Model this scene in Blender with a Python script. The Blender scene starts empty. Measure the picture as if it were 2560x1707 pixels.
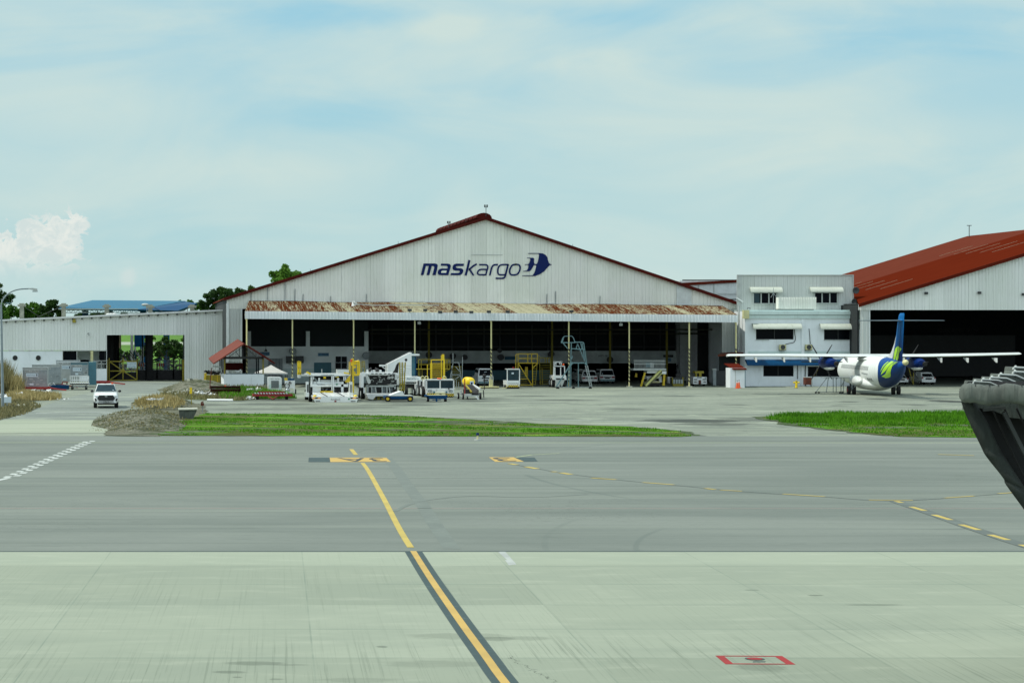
import bpy, math, random
from mathutils import Vector, Matrix
from mathutils.geometry import tessellate_polygon
R = math.radians
random.seed(7)
SC = bpy.context.scene
COL = SC.collection

# ---------------------------------------------------------------- camera, sky, sun, exposure
CAMZ, F, HX, HY = 6.5, 5500.0, 400.0, 815.0      # eye height; focal length, vanishing point and horizon in photo pixels
cd = bpy.data.cameras.new('camera'); cam = bpy.data.objects.new('camera', cd); COL.objects.link(cam)
cam.location = (0, 0, CAMZ); cam.rotation_euler = (R(90), 0, 0)
cd.sensor_width = 36; cd.lens = 36 * F / 2560
cd.shift_x = (1280 - HX) / 2560; cd.shift_y = -(853.5 - HY) / 2560
cd.clip_start = 0.5; cd.clip_end = 8000
SC.camera = cam
SC.view_settings.view_transform = 'Standard'; SC.view_settings.look = 'None'
SC.view_settings.exposure = 0.0; SC.view_settings.gamma = 1; SC.view_settings.use_curve_mapping = False

SUN_EL, SUN_AZ = 55, 266          # azimuth clockwise from +Y: the sun stands to the left, a little behind the camera
sd = bpy.data.lights.new('sun', 'SUN'); so = bpy.data.objects.new('sun', sd); COL.objects.link(so)
sd.energy = 3.5; sd.angle = R(0.6); sd.color = (1.0, 0.97, 0.86)
dv = Vector((math.sin(R(SUN_AZ)) * math.cos(R(SUN_EL)), math.cos(R(SUN_AZ)) * math.cos(R(SUN_EL)), math.sin(R(SUN_EL))))
so.rotation_euler = (-dv).to_track_quat('-Z', 'Y').to_euler(); so.location = (-60, -20, 90)


def s2l(c):
    c /= 255.0
    return c / 12.92 if c <= 0.04045 else ((c + 0.055) / 1.055) ** 2.4
def C(r, g, b, k=1.0): return (s2l(r) * k, s2l(g) * k, s2l(b) * k, 1.0)


class NG:
    """small node-graph helper"""
    def __init__(s, tree): s.t = tree
    def n(s, typ, **kw):
        o = s.t.nodes.new(typ)
        for k, v in kw.items(): setattr(o, k, v)
        return o
    def put(s, sock, v):
        if isinstance(v, bpy.types.NodeSocket): s.t.links.new(v, sock)
        elif v is not None: sock.default_value = v
    def math(s, op, a, b=None, c=None, clamp=False):
        o = s.n('ShaderNodeMath', operation=op, use_clamp=clamp)
        s.put(o.inputs[0], a); s.put(o.inputs[1], b)
        if c is not None: s.put(o.inputs[2], c)
        return o.outputs[0]
    def pos(s): return s.n('ShaderNodeNewGeometry').outputs['Position']
    def obj(s): return s.n('ShaderNodeTexCoord').outputs['Object']
    def sep(s, v):
        o = s.n('ShaderNodeSeparateXYZ'); s.put(o.inputs[0], v); return o.outputs
    def comb(s, x, y, z):
        o = s.n('ShaderNodeCombineXYZ')
        for i, a in enumerate((x, y, z)): s.put(o.inputs[i], a)
        return o.outputs[0]
    def map(s, v, scale=(1, 1, 1), loc=(0, 0, 0), rot=(0, 0, 0)):
        o = s.n('ShaderNodeMapping'); s.put(o.inputs['Vector'], v)
        o.inputs['Scale'].default_value = scale; o.inputs['Location'].default_value = loc; o.inputs['Rotation'].default_value = rot
        return o.outputs[0]
    def noise(s, v, scale=1.0, detail=4, rough=0.5, dist=0.0):
        o = s.n('ShaderNodeTexNoise'); s.put(o.inputs['Vector'], v)
        o.inputs['Scale'].default_value = scale; o.inputs['Detail'].default_value = detail
        o.inputs['Roughness'].default_value = rough; o.inputs['Distortion'].default_value = dist
        return o.outputs['Fac']
    def white(s, v):
        o = s.n('ShaderNodeTexWhiteNoise', noise_dimensions='1D'); s.put(o.inputs['W'], v); return o.outputs['Value']
    def rng(s, v, a, b, c=0.0, d=1.0, smooth=True):
        o = s.n('ShaderNodeMapRange', interpolation_type='SMOOTHSTEP' if smooth else 'LINEAR')
        for i, x in enumerate((v, a, b, c, d)): s.put(o.inputs[i], x)
        return o.outputs[0]
    def mix(s, f, a, b, mode='MIX'):
        o = s.n('ShaderNodeMix', data_type='RGBA', blend_type=mode)
        s.put(o.inputs[0], f); s.put(o.inputs[6], a); s.put(o.inputs[7], b); return o.outputs[2]
    def blob(s, u, v, cu, cv, ru, rv, warp=None, amt=0.0):
        a = s.math('MULTIPLY', s.math('SUBTRACT', u, cu), 1 / ru); b = s.math('MULTIPLY', s.math('SUBTRACT', v, cv), 1 / rv)
        d = s.math('SQRT', s.math('ADD', s.math('MULTIPLY', a, a), s.math('MULTIPLY', b, b)))
        if warp is not None: d = s.math('ADD', d, s.math('MULTIPLY', s.math('SUBTRACT', warp, 0.5), amt))
        return d


w = bpy.data.worlds.new('World'); SC.world = w; w.use_nodes = True
g = NG(w.node_tree); bg = w.node_tree.nodes['Background']
sky = g.n('ShaderNodeTexSky', sky_type='NISHITA'); sky.sun_disc = False
sky.sun_elevation = R(SUN_EL); sky.sun_rotation = R(SUN_AZ); sky.air_density = 1.0; sky.dust_density = 1.5; sky.ozone_density = 1.5
dirv = g.n('ShaderNodeTexCoord').outputs['Generated']
x_, y_, z_ = g.sep(dirv)
ys = g.math('MAXIMUM', y_, 0.12)
u_ = g.math('DIVIDE', x_, ys); v_ = g.math('DIVIDE', z_, ys)
def UV(px, py): return (px - HX) / F, (HY - py) / F
wv = g.comb(u_, v_, 0.0)
n1 = g.noise(g.map(wv, (7, 20, 1), rot=(0, 0, R(-14))), 1.0, 7, 0.52, 0.9)
n2 = g.noise(g.map(wv, (24, 60, 1), (3, 1, 0), rot=(0, 0, R(-18))), 1.0, 6, 0.6, 0.5)
n3 = g.noise(g.map(wv, (60, 90, 1)), 1.0, 6, 0.6, 0.3)
fac = g.math('ADD', .26, g.math('MULTIPLY', g.rng(n1, 0.30, 0.68, 0.0, 1.0), .62))
def add_blob(fac, px, py, rx, ry, k, amt=0.9):
    cu, cv = UV(px, py)
    d = g.blob(u_, v_, cu, cv, rx / F, ry / F, n2, amt)
    return g.math('ADD', fac, g.rng(d, 0.0, 1.0, k, 0.0))
for b in ((1120, 70, 170, 55, .5), (1400, 150, 420, 90, .3), (1850, 400, 800, 220, .35), (650, 430, 700, 130, .4), (200, 270, 500, 120, .3),
          (2350, 60, 520, 110, -.5), (830, 290, 300, 60, -.35), (760, 40, 420, 60, -.35), (400, 600, 420, 120, -.35), (1500, 40, 260, 40, -.3),
          (1700, 640, 900, 90, -.15), (2450, 330, 300, 90, .25)):
    fac = add_blob(fac, *b)
fac = g.math('MULTIPLY', fac, g.math('ADD', 0.62, g.math('MULTIPLY', n2, 0.64)), clamp=True)
SKB = 11.0                                          # the background runs at strength 0.1
def SK(r, gg, b, k=1.0): c = C(r, gg, b, SKB * k); return c
low = g.mix(g.rng(v_, 0.0, 0.16), SK(172, 209, 213), SK(150, 200, 218))
nis = g.mix(0.10, low, sky.outputs[0])
colr = g.mix(fac, nis, SK(195, 214, 210))
# white heap cloud low at the left
n5 = g.noise(g.map(wv, (110, 130, 1), (2, 5, 0)), 1.0, 9, 0.68, 0.6)
n6 = g.noise(g.map(wv, (40, 45, 1), (2, 8, 0)), 1.0, 3, 0.5)
hm = None
for px, py, rx, ry in ((10, 640, 110, 70), (95, 615, 85, 75), (150, 580, 60, 55), (185, 560, 40, 34), (150, 620, 60, 70), (60, 690, 150, 60)):
    cu, cv = UV(px, py); d_ = g.blob(u_, v_, cu, cv, rx / F, ry / F, n5, 3.2)
    k_ = g.rng(g.math('ADD', d_, g.math('MULTIPLY', g.math('SUBTRACT', n6, .5), 1.2)), 0.72, 1.0, 1.0, 0.0)
    hm = k_ if hm is None else g.math('MAXIMUM', hm, k_)
hm = g.math('MULTIPLY', hm, g.rng(v_, UV(0, 705)[1], UV(0, 620)[1], 0.1, 0.95))
colr = g.mix(hm, colr, g.mix(g.rng(n5, .38, .6), SK(202, 214, 212), SK(222, 226, 220)))
cu, cv = UV(320, 690)
colr = g.mix(g.rng(g.blob(u_, v_, cu, cv, 30 / F, 40 / F, n3, 1.2), 0.2, 0.9, 0.5, 0.0), colr, SK(205, 215, 212))
# below the horizon and behind: plain
hazy = g.mix(0.12, SK(212, 230, 238, 1.30), sky.outputs[0])          # bright thin overcast overhead and behind
colr = g.mix(g.math('MAXIMUM', g.rng(y_, 0.75, 0.2), g.rng(z_, 0.30, 0.62)), colr, hazy)
g.put(bg.inputs['Color'], colr); bg.inputs['Strength'].default_value = 0.1

# ---------------------------------------------------------------- materials
MATS = {}
def newmat(name):
    m = bpy.data.materials.new(name); m.use_nodes = True; MATS[name] = m
    return m, NG(m.node_tree), m.node_tree.nodes['Principled BSDF']
def bump(g, b, h, dist, strength=0.5):
    o = g.n('ShaderNodeBump'); g.put(o.inputs['Height'], h); o.inputs['Distance'].default_value = dist
    o.inputs['Strength'].default_value = strength; g.put(b.inputs['Normal'], o.outputs[0])
def pm(name, rgb, rough=0.6, var=0.18, scale=2.0, metal=0.0, dirt=0.0, dcol=(70, 62, 48), coat=0.0, spec=None):
    """weathered paint: base colour, soft mottling, streaky dirt"""
    if name in MATS: return MATS[name]
    m, g, b = newmat(name)
    p = g.obj(); base = C(*rgb)
    n = g.noise(p, scale, 5, 0.6)
    dark = tuple(c * (1 - var) for c in base[:3]) + (1,); lite = tuple(min(1, c * (1 + var * .6)) for c in base[:3]) + (1,)
    col = g.mix(g.rng(n, .3, .7), dark, lite)
    if dirt:
        st = g.noise(g.map(p, (4, 4, .7)), scale, 6, .7)
        col = g.mix(g.rng(st, .52, .75, 0, dirt), col, C(*dcol))
    g.put(b.inputs['Base Color'], col)
    g.put(b.inputs['Roughness'], g.rng(n, 0, 1, max(0, rough - .08), min(1, rough + .12)))
    b.inputs['Metallic'].default_value = metal
    if coat: b.inputs['Coat Weight'].default_value = coat
    if spec is not None: b.inputs['Specular IOR Level'].default_value = spec
    return m
def M(n): return MATS[n]

pm('white_paint', (206, 212, 210), .45, .1, 1.5, dirt=.3, dcol=(120, 118, 104))
pm('vehicle_white', (213, 217, 215), .3, .08, .8, dirt=.22, dcol=(130, 128, 118), coat=.4)
pm('plane_white', (208, 211, 207), .3, .04, .5, coat=.4)
pm('grey_paint', (132, 141, 142), .55, .15, 2, dirt=.3)
pm('light_grey', (168, 174, 170), .6, .12, 2, dirt=.3)
pm('dark_grey', (52, 56, 56), .6, .2, 2)
pm('black_rubber', (18, 19, 19), .8, .3, 4)
pm('black_metal', (12, 13, 13), .5, .3, 3)
pm('yellow_paint', (196, 168, 18), .45, .15, 2, dirt=.35, dcol=(90, 66, 20))
pm('yellow_bright', (224, 192, 20), .4, .1, 2, dirt=.2, dcol=(120, 80, 20))
pm('yellow_old', (140, 128, 26), .6, .2, 3, dirt=.4, dcol=(60, 56, 30))
pm('cream_paint', (196, 192, 142), .6, .15, 3, dirt=.35, dcol=(100, 88, 52))
pm('red_paint', (138, 26, 22), .5, .25, 2, dirt=.3, dcol=(50, 22, 16))
pm('red_trim', (72, 22, 16), .8, .25, .6, dirt=.3, dcol=(50, 18, 12), spec=.1)
pm('orange_paint', (214, 84, 22), .5, .1, 3)
pm('blue_paint', (0, 60, 98), .5, .2, 2, dirt=.3, dcol=(16, 28, 40), spec=.15)
pm('logo_blue', (0, 26, 84), .6, .1, 4, spec=.2)
pm('blue_metal', (20, 92, 120), .7, .12, .4)
pm('tail_teal', (26, 52, 62), .5, .2, 1)
pm('teal_paint', (58, 104, 116), .6, .12, 2)
pm('rust', (92, 44, 26), .85, .45, 3, dirt=.6, dcol=(38, 20, 14))
pm('rust_dark', (52, 30, 20), .9, .5, 2, dirt=.8, dcol=(20, 14, 10), spec=.1)
pm('steel', (150, 158, 158), .35, .12, 3, metal=.7)
pm('pole_grey', (118, 132, 136), .5, .1, 3)
pm('alu_blue', (96, 126, 130), .45, .1, 3, metal=.3)
pm('concrete', (160, 162, 146), .85, .25, 1.5, dirt=.5, dcol=(80, 82, 66))
pm('concrete_dark', (84, 90, 82), .9, .35, 2.5, dirt=.6, dcol=(34, 40, 30))
pm('tarp_white', (204, 207, 205), .7, .06, 3)
pm('wood_trunk', (74, 62, 46), .9, .3, 3)
pm('glass_dark', (4, 8, 14), .2, .2, 1, spec=.06)
pm('glass_blue', (26, 50, 58), .15, .25, 1.5, spec=.3)
pm('plate_black', (14, 14, 16), .5, .1, 3)
pm('lamp_lens', (190, 200, 200), .15, .1, 3)
pm('red_lens', (120, 10, 12), .2, .1, 3)
for nm_, c_ in (('fabric_grey', (88, 94, 88)), ('fabric_shaded', (44, 50, 46))):  # second copy darker: the side curtain's shade is put into its colour
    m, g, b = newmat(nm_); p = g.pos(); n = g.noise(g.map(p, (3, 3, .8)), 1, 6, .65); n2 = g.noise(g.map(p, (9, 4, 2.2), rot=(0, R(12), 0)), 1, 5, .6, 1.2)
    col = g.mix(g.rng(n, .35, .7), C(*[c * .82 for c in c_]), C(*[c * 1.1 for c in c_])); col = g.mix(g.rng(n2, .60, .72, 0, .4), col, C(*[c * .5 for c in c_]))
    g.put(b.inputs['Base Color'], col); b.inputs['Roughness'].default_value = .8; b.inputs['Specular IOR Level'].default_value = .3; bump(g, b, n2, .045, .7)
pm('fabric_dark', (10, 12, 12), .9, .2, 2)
pm('plaster', (222, 228, 230), .7, .06, .5, dirt=.22, dcol=(140, 148, 140))
pm('plaster_shade', (214, 222, 220), .8, .1, .6)
pm('pale_teal', (190, 208, 204), .6, .08, .6, dirt=.25, dcol=(112, 130, 122))
pm('awning', (178, 184, 172), .6, .08, 1, dirt=.5, dcol=(128, 134, 116))
pm('sign_white', (190, 206, 212), .5, .06, 3)
pm('sign_blue', (70, 120, 150), .5, .1, 3)
pm('ink_dark', (22, 34, 44), .6, .1, 3)
pm('ink_teal', (30, 92, 110), .6, .1, 3)
pm('green_badge', (30, 120, 80), .5, .1, 3)
pm('paint_yellow_mark', (172, 152, 74), .8, .12, .8, dirt=.35, dcol=(150, 140, 92))
pm('paint_orange_mark', (176, 146, 76), .8, .12, .8, dirt=.4, dcol=(120, 112, 84))
pm('paint_white_mark', (172, 178, 172), .8, .12, .8, dirt=.45, dcol=(150, 158, 150))
pm('paint_white_worn', (156, 161, 156), .9, .2, 2, dirt=.6, dcol=(142, 150, 138))
pm('paint_black_mark', (48, 66, 66), .85, .12, .8, dirt=.3, dcol=(96, 112, 106))
pm('paint_red_mark', (138, 26, 24), .8, .15, 1.5, dirt=.3, dcol=(140, 60, 50))
pm('paint_red_faint', (148, 128, 120), .9, .05, 1)
pm('paint_yellow_faint', (158, 168, 130), .9, .1, .3, dirt=.6, dcol=(140, 152, 138))
pm('skid_faint', (99, 107, 100), .9, .1, .6, dirt=.8, dcol=(112, 119, 111))
pm('skid_dark', (84, 92, 87), .9, .12, .5, dirt=.5, dcol=(128, 138, 132))
pm('roof_red', (84, 28, 16), .9, .2, .4, dirt=.3, dcol=(76, 30, 20), spec=.05)
pm('roof_pale', (150, 122, 98), .9, .1, 1)
pm('interior_wall', (196, 206, 202), .9, .15, .8)
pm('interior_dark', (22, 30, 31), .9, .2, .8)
pm('soil_dark', (64, 66, 54), .95, .3, 2)


def mat_corrugated(name, rgb, tint=.10, panel=0.40, seed=0.0):
    m, g, b = newmat(name)
    p = g.pos(); x, y, z = g.sep(p)
    pid = g.math('FLOOR', g.math('DIVIDE', g.math('ADD', x, seed), panel))
    r = g.white(g.math('FLOOR', g.math('DIVIDE', x, 1.9)))
    col = g.mix(r, C(*[c * .965 for c in rgb]), C(*[min(255, c * 1.03) for c in rgb]))
    n = g.noise(g.map(p, (.25, .25, .18)), 1, 4, .6)
    col = g.mix(g.rng(n, .35, .7, 0, .35), col, C(rgb[0] * .9, rgb[1] * .93, rgb[2] * .88))
    st = g.noise(g.map(p, (5, 5, .22)), 1, 6, .65)
    col = g.mix(g.rng(st, .56, .8, 0, .55), col, C(126, 132, 122))
    # thin dark lines at the laps: rib shading painted into the colour
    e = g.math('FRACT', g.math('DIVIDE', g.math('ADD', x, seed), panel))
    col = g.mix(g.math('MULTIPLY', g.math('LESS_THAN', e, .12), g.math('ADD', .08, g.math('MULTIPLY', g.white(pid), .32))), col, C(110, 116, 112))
    g.put(b.inputs['Base Color'], col); b.inputs['Roughness'].default_value = .5
    bump(g, b, g.noise(g.map(p, (1.2, 1, .5)), 1, 3), .05, .6)
    return m
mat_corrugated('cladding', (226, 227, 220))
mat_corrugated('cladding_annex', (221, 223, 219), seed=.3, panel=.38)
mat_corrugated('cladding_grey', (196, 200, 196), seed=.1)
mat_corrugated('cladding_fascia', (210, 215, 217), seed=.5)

def mat_rusty():
    m, g, b = newmat('rusty_sheet')
    p = g.pos(); x, y, z = g.sep(p)
    xs = g.math('SUBTRACT', x, g.math('MULTIPLY', g.math('SUBTRACT', y, 234.0), -.08))
    pid = g.math('FLOOR', g.math('DIVIDE', xs, 1.0)); r = g.white(pid)
    big = g.noise(g.map(p, (.10, .02, .1), (3.1, 0, 0)), 1, 3, .5)
    # heavy rust at both ends, thin in the middle
    ends = g.math('ADD', g.rng(x, 22, 29, .26, 0.0), g.rng(x, 39, 47, 0.0, .24))
    thr = g.math('ADD', g.math('ADD', g.math('MULTIPLY', r, .42), ends), g.math('MULTIPLY', big, .25))
    fine = g.noise(g.map(p, (7.5, 1.1, 1)), 1, 8, .75)
    patch = g.noise(g.map(p, (1.1, .5, 1), (1, 5, 0)), 1, 5, .6)
    f = g.math('ADD', g.math('ADD', g.math('MULTIPLY', fine, .85), g.math('MULTIPLY', patch, .45)), g.math('MULTIPLY', thr, .75))
    mask = g.rng(f, .90, 1.02)
    stk = g.noise(g.map(p, (11, .35, 1), (0, 3, 0)), 1, 4, .6)
    mask = g.math('MULTIPLY', mask, g.rng(stk, .40, .47, .12, 1.0))
    pale = g.mix(g.noise(g.map(p, (3, .8, 1)), 1, 5), C(124, 121, 96), C(170, 168, 144))
    rc = g.mix(g.noise(g.map(p, (9, 2, 1)), 1, 6, .7), C(46, 22, 12), C(104, 56, 32))
    col = g.mix(mask, pale, rc)
    e = g.math('FRACT', xs)
    col = g.mix(g.math('MULTIPLY', g.math('LESS_THAN', e, .07), .6), col, C(70, 66, 52))
    g.put(b.inputs['Base Color'], col); b.inputs['Roughness'].default_value = 1; b.inputs['Specular IOR Level'].default_value = 0
mat_rusty()

def mat_redroof():
    m, g, b = newmat('red_roof_big')
    p = g.pos(); x, y, z = g.sep(p)
    n = g.noise(g.map(p, (.25, 1.2, .25)), 1, 5, .6)
    new = g.mix(n, C(74, 24, 12), C(92, 33, 17))
    old = g.mix(g.noise(g.map(p, (.5, 1.5, .5)), 1, 6, .65), C(80, 36, 26), C(104, 54, 42))
    col = g.mix(g.rng(y, 261.5, 262.5), new, old)
    g.put(b.inputs['Base Color'], col); b.inputs['Roughness'].default_value = 1; b.inputs['Specular IOR Level'].default_value = .0
mat_redroof()

def stains_and_shade(g, x, y, col, items, warp, dark, soft=.38):
    for (px, py, rx, ry, k) in items:
        Y = CAMZ * F / (py - HY); X = (px - HX) * Y / F
        RX = rx * Y / F; RY = ry * Y * Y / (F * CAMZ)
        d = g.blob(x, y, X, Y, RX, RY, warp, 2.0)
        col = g.mix(g.rng(d, 1 - soft, 1.0, k, 0.0), col, dark)
    return col

def mat_concrete_apron():
    m, g, b = newmat('apron_concrete')
    p = g.pos(); x, y, z = g.sep(p)
    u = g.math('SUBTRACT', x, g.math('ADD', g.math('MULTIPLY', y, .0536), .69))
    uid = g.math('FLOOR', g.math('DIVIDE', u, 5.5)); yy = g.math('ADD', y, g.math('MULTIPLY', 0.0, x))
    vid = g.math('FLOOR', g.math('DIVIDE', g.math('ADD', yy, 2.0), 4.1))
    r = g.white(g.math('ADD', g.math('MULTIPLY', uid, 17.3), g.math('MULTIPLY', vid, 5.7)))
    rv = g.white(g.math('MULTIPLY', vid, 3.3))
    uvv = g.comb(u, y, 0)
    base = g.mix(g.math('ADD', g.math('MULTIPLY', r, .35), g.math('MULTIPLY', rv, .5)), C(125, 133, 117), C(146, 153, 136))
    n = g.noise(g.map(p, (.16, .30, 1)), 1, 6, .62, .6)
    base = g.mix(g.rng(n, .35, .7, 0, .5), base, C(121, 130, 116))
    n4 = g.noise(g.map(p, (.5, 1.4, 1), (5, 2, 0)), 1, 6, .6)
    base = g.mix(g.rng(n4, .5, .75, 0, .35), base, C(156, 161, 144))
    # brushed grooves holding dirt, running with the slabs
    br = g.noise(g.map(uvv, (16, .10, 1)), 1, 5, .75)
    big = g.noise(g.map(p, (.12, .12, 1), (7, 3, 0)), 1, 3, .5)
    near = g.rng(y, 38, 58, 1.0, .25)
    k = g.math('MULTIPLY', g.math('MULTIPLY', g.rng(br, .51, .66), g.rng(big, .38, .62, .25, 1.0)), near)
    base = g.mix(g.math('MULTIPLY', k, .75), base, C(88, 98, 84))
    hs = g.noise(g.map(p, (.25, 5, 1), (2, 2, 0)), 1, 5, .6)
    base = g.mix(g.rng(hs, .55, .8, 0, .35), base, C(126, 138, 124))
    # joints
    fu = g.math('ABSOLUTE', g.math('SUBTRACT', g.math('FRACT', g.math('DIVIDE', u, 5.5)), .5))
    fv = g.math('ABSOLUTE', g.math('SUBTRACT', g.math('FRACT', g.math('DIVIDE', g.math('ADD', yy, 2.0), 4.1)), .5))
    ju = g.math('GREATER_THAN', fu, .4968); jv = g.math('GREATER_THAN', fv, .493)
    jn = g.noise(g.map(p, (.5, .5, 1)), 1, 3)
    base = g.mix(g.math('MULTIPLY', g.math('MAXIMUM', g.math('MULTIPLY', ju, .6), jv), g.rng(jn, .35, .65, .25, .85)), base, C(98, 112, 100))
    wn = g.noise(g.map(p, (1.6, 5, 1), (4, 4, 0)), 1, 8, .8)
    base = stains_and_shade(g, x, y, base, ((640, 1658, 90, 6, .4), (575, 1680, 50, 4, .45), (594, 1693, 16, 2, .5), (690, 1698, 24, 2.5, .4), (720, 1662, 60, 3, .3), (955, 1617, 16, 3, .5),
                                  (1150, 1590, 150, 9, .26), (1240, 1597, 60, 6, .4), (1090, 1660, 150, 10, .2), (900, 1700, 120, 7, .2),
                                  (1320, 1596, 70, 6, .22), (2040, 1488, 22, 2, .6), (2180, 1512, 80, 2, .5), (1880, 1475, 20, 2, .4), (1900, 1668, 70, 12, .3)), wn, C(62, 72, 60))
    # crack
    cx = g.math('SUBTRACT', g.math('ADD', x, g.math('MULTIPLY', g.math('SUBTRACT', g.noise(g.map(p, (2.2, 2.2, 1)), 1, 5, .7), .5), .9)), g.math('MULTIPLY', g.math('SUBTRACT', 43.5, y), .11))
    ck = g.math('MULTIPLY', g.math('LESS_THAN', g.math('ABSOLUTE', g.math('SUBTRACT', cx, 6.85)), .013), g.math('LESS_THAN', y, 43.4))
    base = g.mix(g.math('MULTIPLY', ck, .8), base, C(50, 56, 48))
    # pale worn strip along the asphalt edge
    e = g.rng(y, 59.5, 60.3, 0.0, .18)
    base = g.mix(e, base, C(172, 180, 160))
    g.put(b.inputs['Base Color'], base); b.inputs['Roughness'].default_value = .9; b.inputs['Specular IOR Level'].default_value = .25
mat_concrete_apron()

def mat_asphalt(name, a, bcol, old=False, items=(), dark=(58, 66, 60), skids=()):
    m, g, b = newmat(name)
    p = g.pos(); x, y, z = g.sep(p)
    n = g.noise(g.map(p, (.05, .16, 1)), 1, 6, .6, .4)
    base = g.mix(g.rng(n, .32, .68), C(*a), C(*bcol))
    st = g.noise(g.map(p, (.012, 1.1, 1), (0, 3, 0)), 1, 5, .65)
    base = g.mix(g.rng(st, .52, .68, 0, .55), base, C(a[0] * .80, a[1] * .83, a[2] * .80))
    s2 = g.noise(g.map(p, (.02, .5, 1), (9, 1, 0)), 1, 4, .6)
    base = g.mix(g.rng(s2, .5, .7, 0, .5), base, C(bcol[0] * 1.06, bcol[1] * 1.06, bcol[2] * 1.04))
    s4 = g.noise(g.map(p, (.09, 2.6, 1), (9, 4, 0), rot=(0, 0, R(3))), 1, 5, .65)
    base = g.mix(g.rng(s4, .6, .74, 0, .45), base, C(a[0] * .72, a[1] * .76, a[2] * .72))
    gr = g.noise(g.map(p, (3, 12, 1)), 1, 4, .7)
    base = g.mix(g.rng(gr, .35, .75, 0, .22), base, C(a[0] * .75, a[1] * .78, a[2] * .75))
    # thin lane joints along the strip
    if not old:
        for yy, k in ((116.5, .5), (98.3, .45), (94, .3), (90.6, .4), (86.3, .35), (82.9, .25), (75.4, .5), (70.6, .5), (67.6, .3)):
            wv_ = g.math('MULTIPLY', g.math('SUBTRACT', g.noise(g.map(p, (.12, 0, 0), (yy, 0, 0)), 1, 3), .5), .5)
            dd = g.math('ABSOLUTE', g.math('SUBTRACT', g.math('ADD', y, wv_), yy))
            on = g.rng(g.noise(g.map(p, (.07, .1, 0), (yy * 3, 0, 0)), 1, 3), .38, .6, .2, 1)
            base = g.mix(g.math('MULTIPLY', g.rng(dd, .05, .22, k, 0.0), on), base, C(84, 94, 88))
    if old:
        pt = g.noise(g.map(p, (.16, .30, 1), (2, 2, 0)), 1, 7, .68, 1.0)
        base = g.mix(g.rng(pt, .52, .62, 0, .6), base, C(146, 153, 134))
        pt = g.noise(g.map(p, (.35, .5, 1), (8, 2, 0)), 1, 7, .7, .6)
        base = g.mix(g.rng(pt, .60, .66, 0, .5), base, C(*dark))
        ck = g.noise(g.map(p, (.28, .4, 1), (5, 5, 0)), 1, 5, .6, 1.5)
        base = g.mix(g.rng(g.math('ABSOLUTE', g.math('SUBTRACT', ck, .5)), .002, .008, .6, 0.0), base, C(70, 78, 68))
    vo = g.n('ShaderNodeTexVoronoi', feature='DISTANCE_TO_EDGE'); wq = g.n('ShaderNodeVectorMath', operation='ADD'); nv = g.n('ShaderNodeTexNoise'); g.put(nv.inputs['Vector'], g.map(p, (.35, .35, 1))); nv.inputs['Detail'].default_value = 6
    g.put(wq.inputs[0], g.map(p, (.07, .09, 0))); g.put(wq.inputs[1], nv.outputs['Color']); g.put(vo.inputs['Vector'], wq.outputs[0]); vo.inputs['Scale'].default_value = 1.0
    crk = g.math('MULTIPLY', g.rng(vo.outputs['Distance'], .0015, .006, 1.0, 0.0), g.rng(g.noise(g.map(p, (.05, .07, 1), (7, 7, 0)), 1, 4), .48, .6, 0, .55))
    base = g.mix(crk, base, C(a[0] * .55, a[1] * .58, a[2] * .55))
    ft = g.noise(g.map(p, (.22, .8, 1), (1, 9, 0)), 1, 7, .72)
    base = g.mix(g.rng(ft, .58, .72, 0, .4), base, C(a[0] * .7, a[1] * .73, a[2] * .7))
    wn = g.noise(g.map(p, (.5, 1.0, 1), (4, 4, 0)), 1, 7, .75)
    base = stains_and_shade(g, x, y, base, items, wn, C(*dark))
    for (x0, y0, rr, a0, wd, k) in skids:         # tyre arcs: centre, radius
        d = g.math('SQRT', g.math('ADD', g.math('POWER', g.math('SUBTRACT', x, x0), 2.0), g.math('POWER', g.math('SUBTRACT', y, y0), 2.0)))
        dd = g.math('ABSOLUTE', g.math('SUBTRACT', d, rr))
        on = g.rng(g.noise(g.map(p, (.08, .08, 1), (x0, a0, 0)), 1, 3), .45, .6)
        base = g.mix(g.math('MULTIPLY', g.rng(dd, wd * .4, wd, k, 0.0), on), base, C(82, 92, 86))
    g.put(b.inputs['Base Color'], base); b.inputs['Roughness'].default_value = .88; b.inputs['Specular IOR Level'].default_value = .3
    bump(g, b, gr, .01, .4)
    return m
mat_asphalt('taxiway_asphalt', (99, 106, 99), (115, 121, 113), skids=(
    (60, 95, 44, 0, .16, .5), (45, 60, 34, 3, .14, .4), (30, 110, 20, 6, .12, .35), (20, 130, 38, 2, .13, .35), (55, 140, 52, 8, .13, .35), (36, 60, 22.5, 5, .12, .4), (12, 66, 24, 9, .12, .35)))
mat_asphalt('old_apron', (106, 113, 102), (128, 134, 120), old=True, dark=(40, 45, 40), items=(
    (830, 1000, 190, 8, .35), (1000, 1003, 120, 7, .4), (640, 1000, 120, 6, .35), (1090, 998, 120, 6, .35), (720, 1022, 260, 4, .3), (1200, 996, 90, 5, .3),  # dark ground around the equipment: oil plus machine shadows painted in
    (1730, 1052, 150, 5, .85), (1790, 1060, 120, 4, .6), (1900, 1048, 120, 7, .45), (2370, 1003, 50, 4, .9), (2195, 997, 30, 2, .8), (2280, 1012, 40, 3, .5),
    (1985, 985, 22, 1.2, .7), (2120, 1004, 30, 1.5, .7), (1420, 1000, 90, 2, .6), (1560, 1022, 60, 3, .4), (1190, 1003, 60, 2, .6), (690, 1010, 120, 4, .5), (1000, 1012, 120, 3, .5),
    (860, 1018, 160, 4, .4), (1320, 990, 70, 2, .5), (520, 1012, 60, 3, .5), (1840, 1012, 40, 1.5, .6), (1700, 990, 50, 1.5, .5), (2380, 1025, 60, 3, .4), (1750, 1089, 22, 2.5, .9)))
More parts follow.
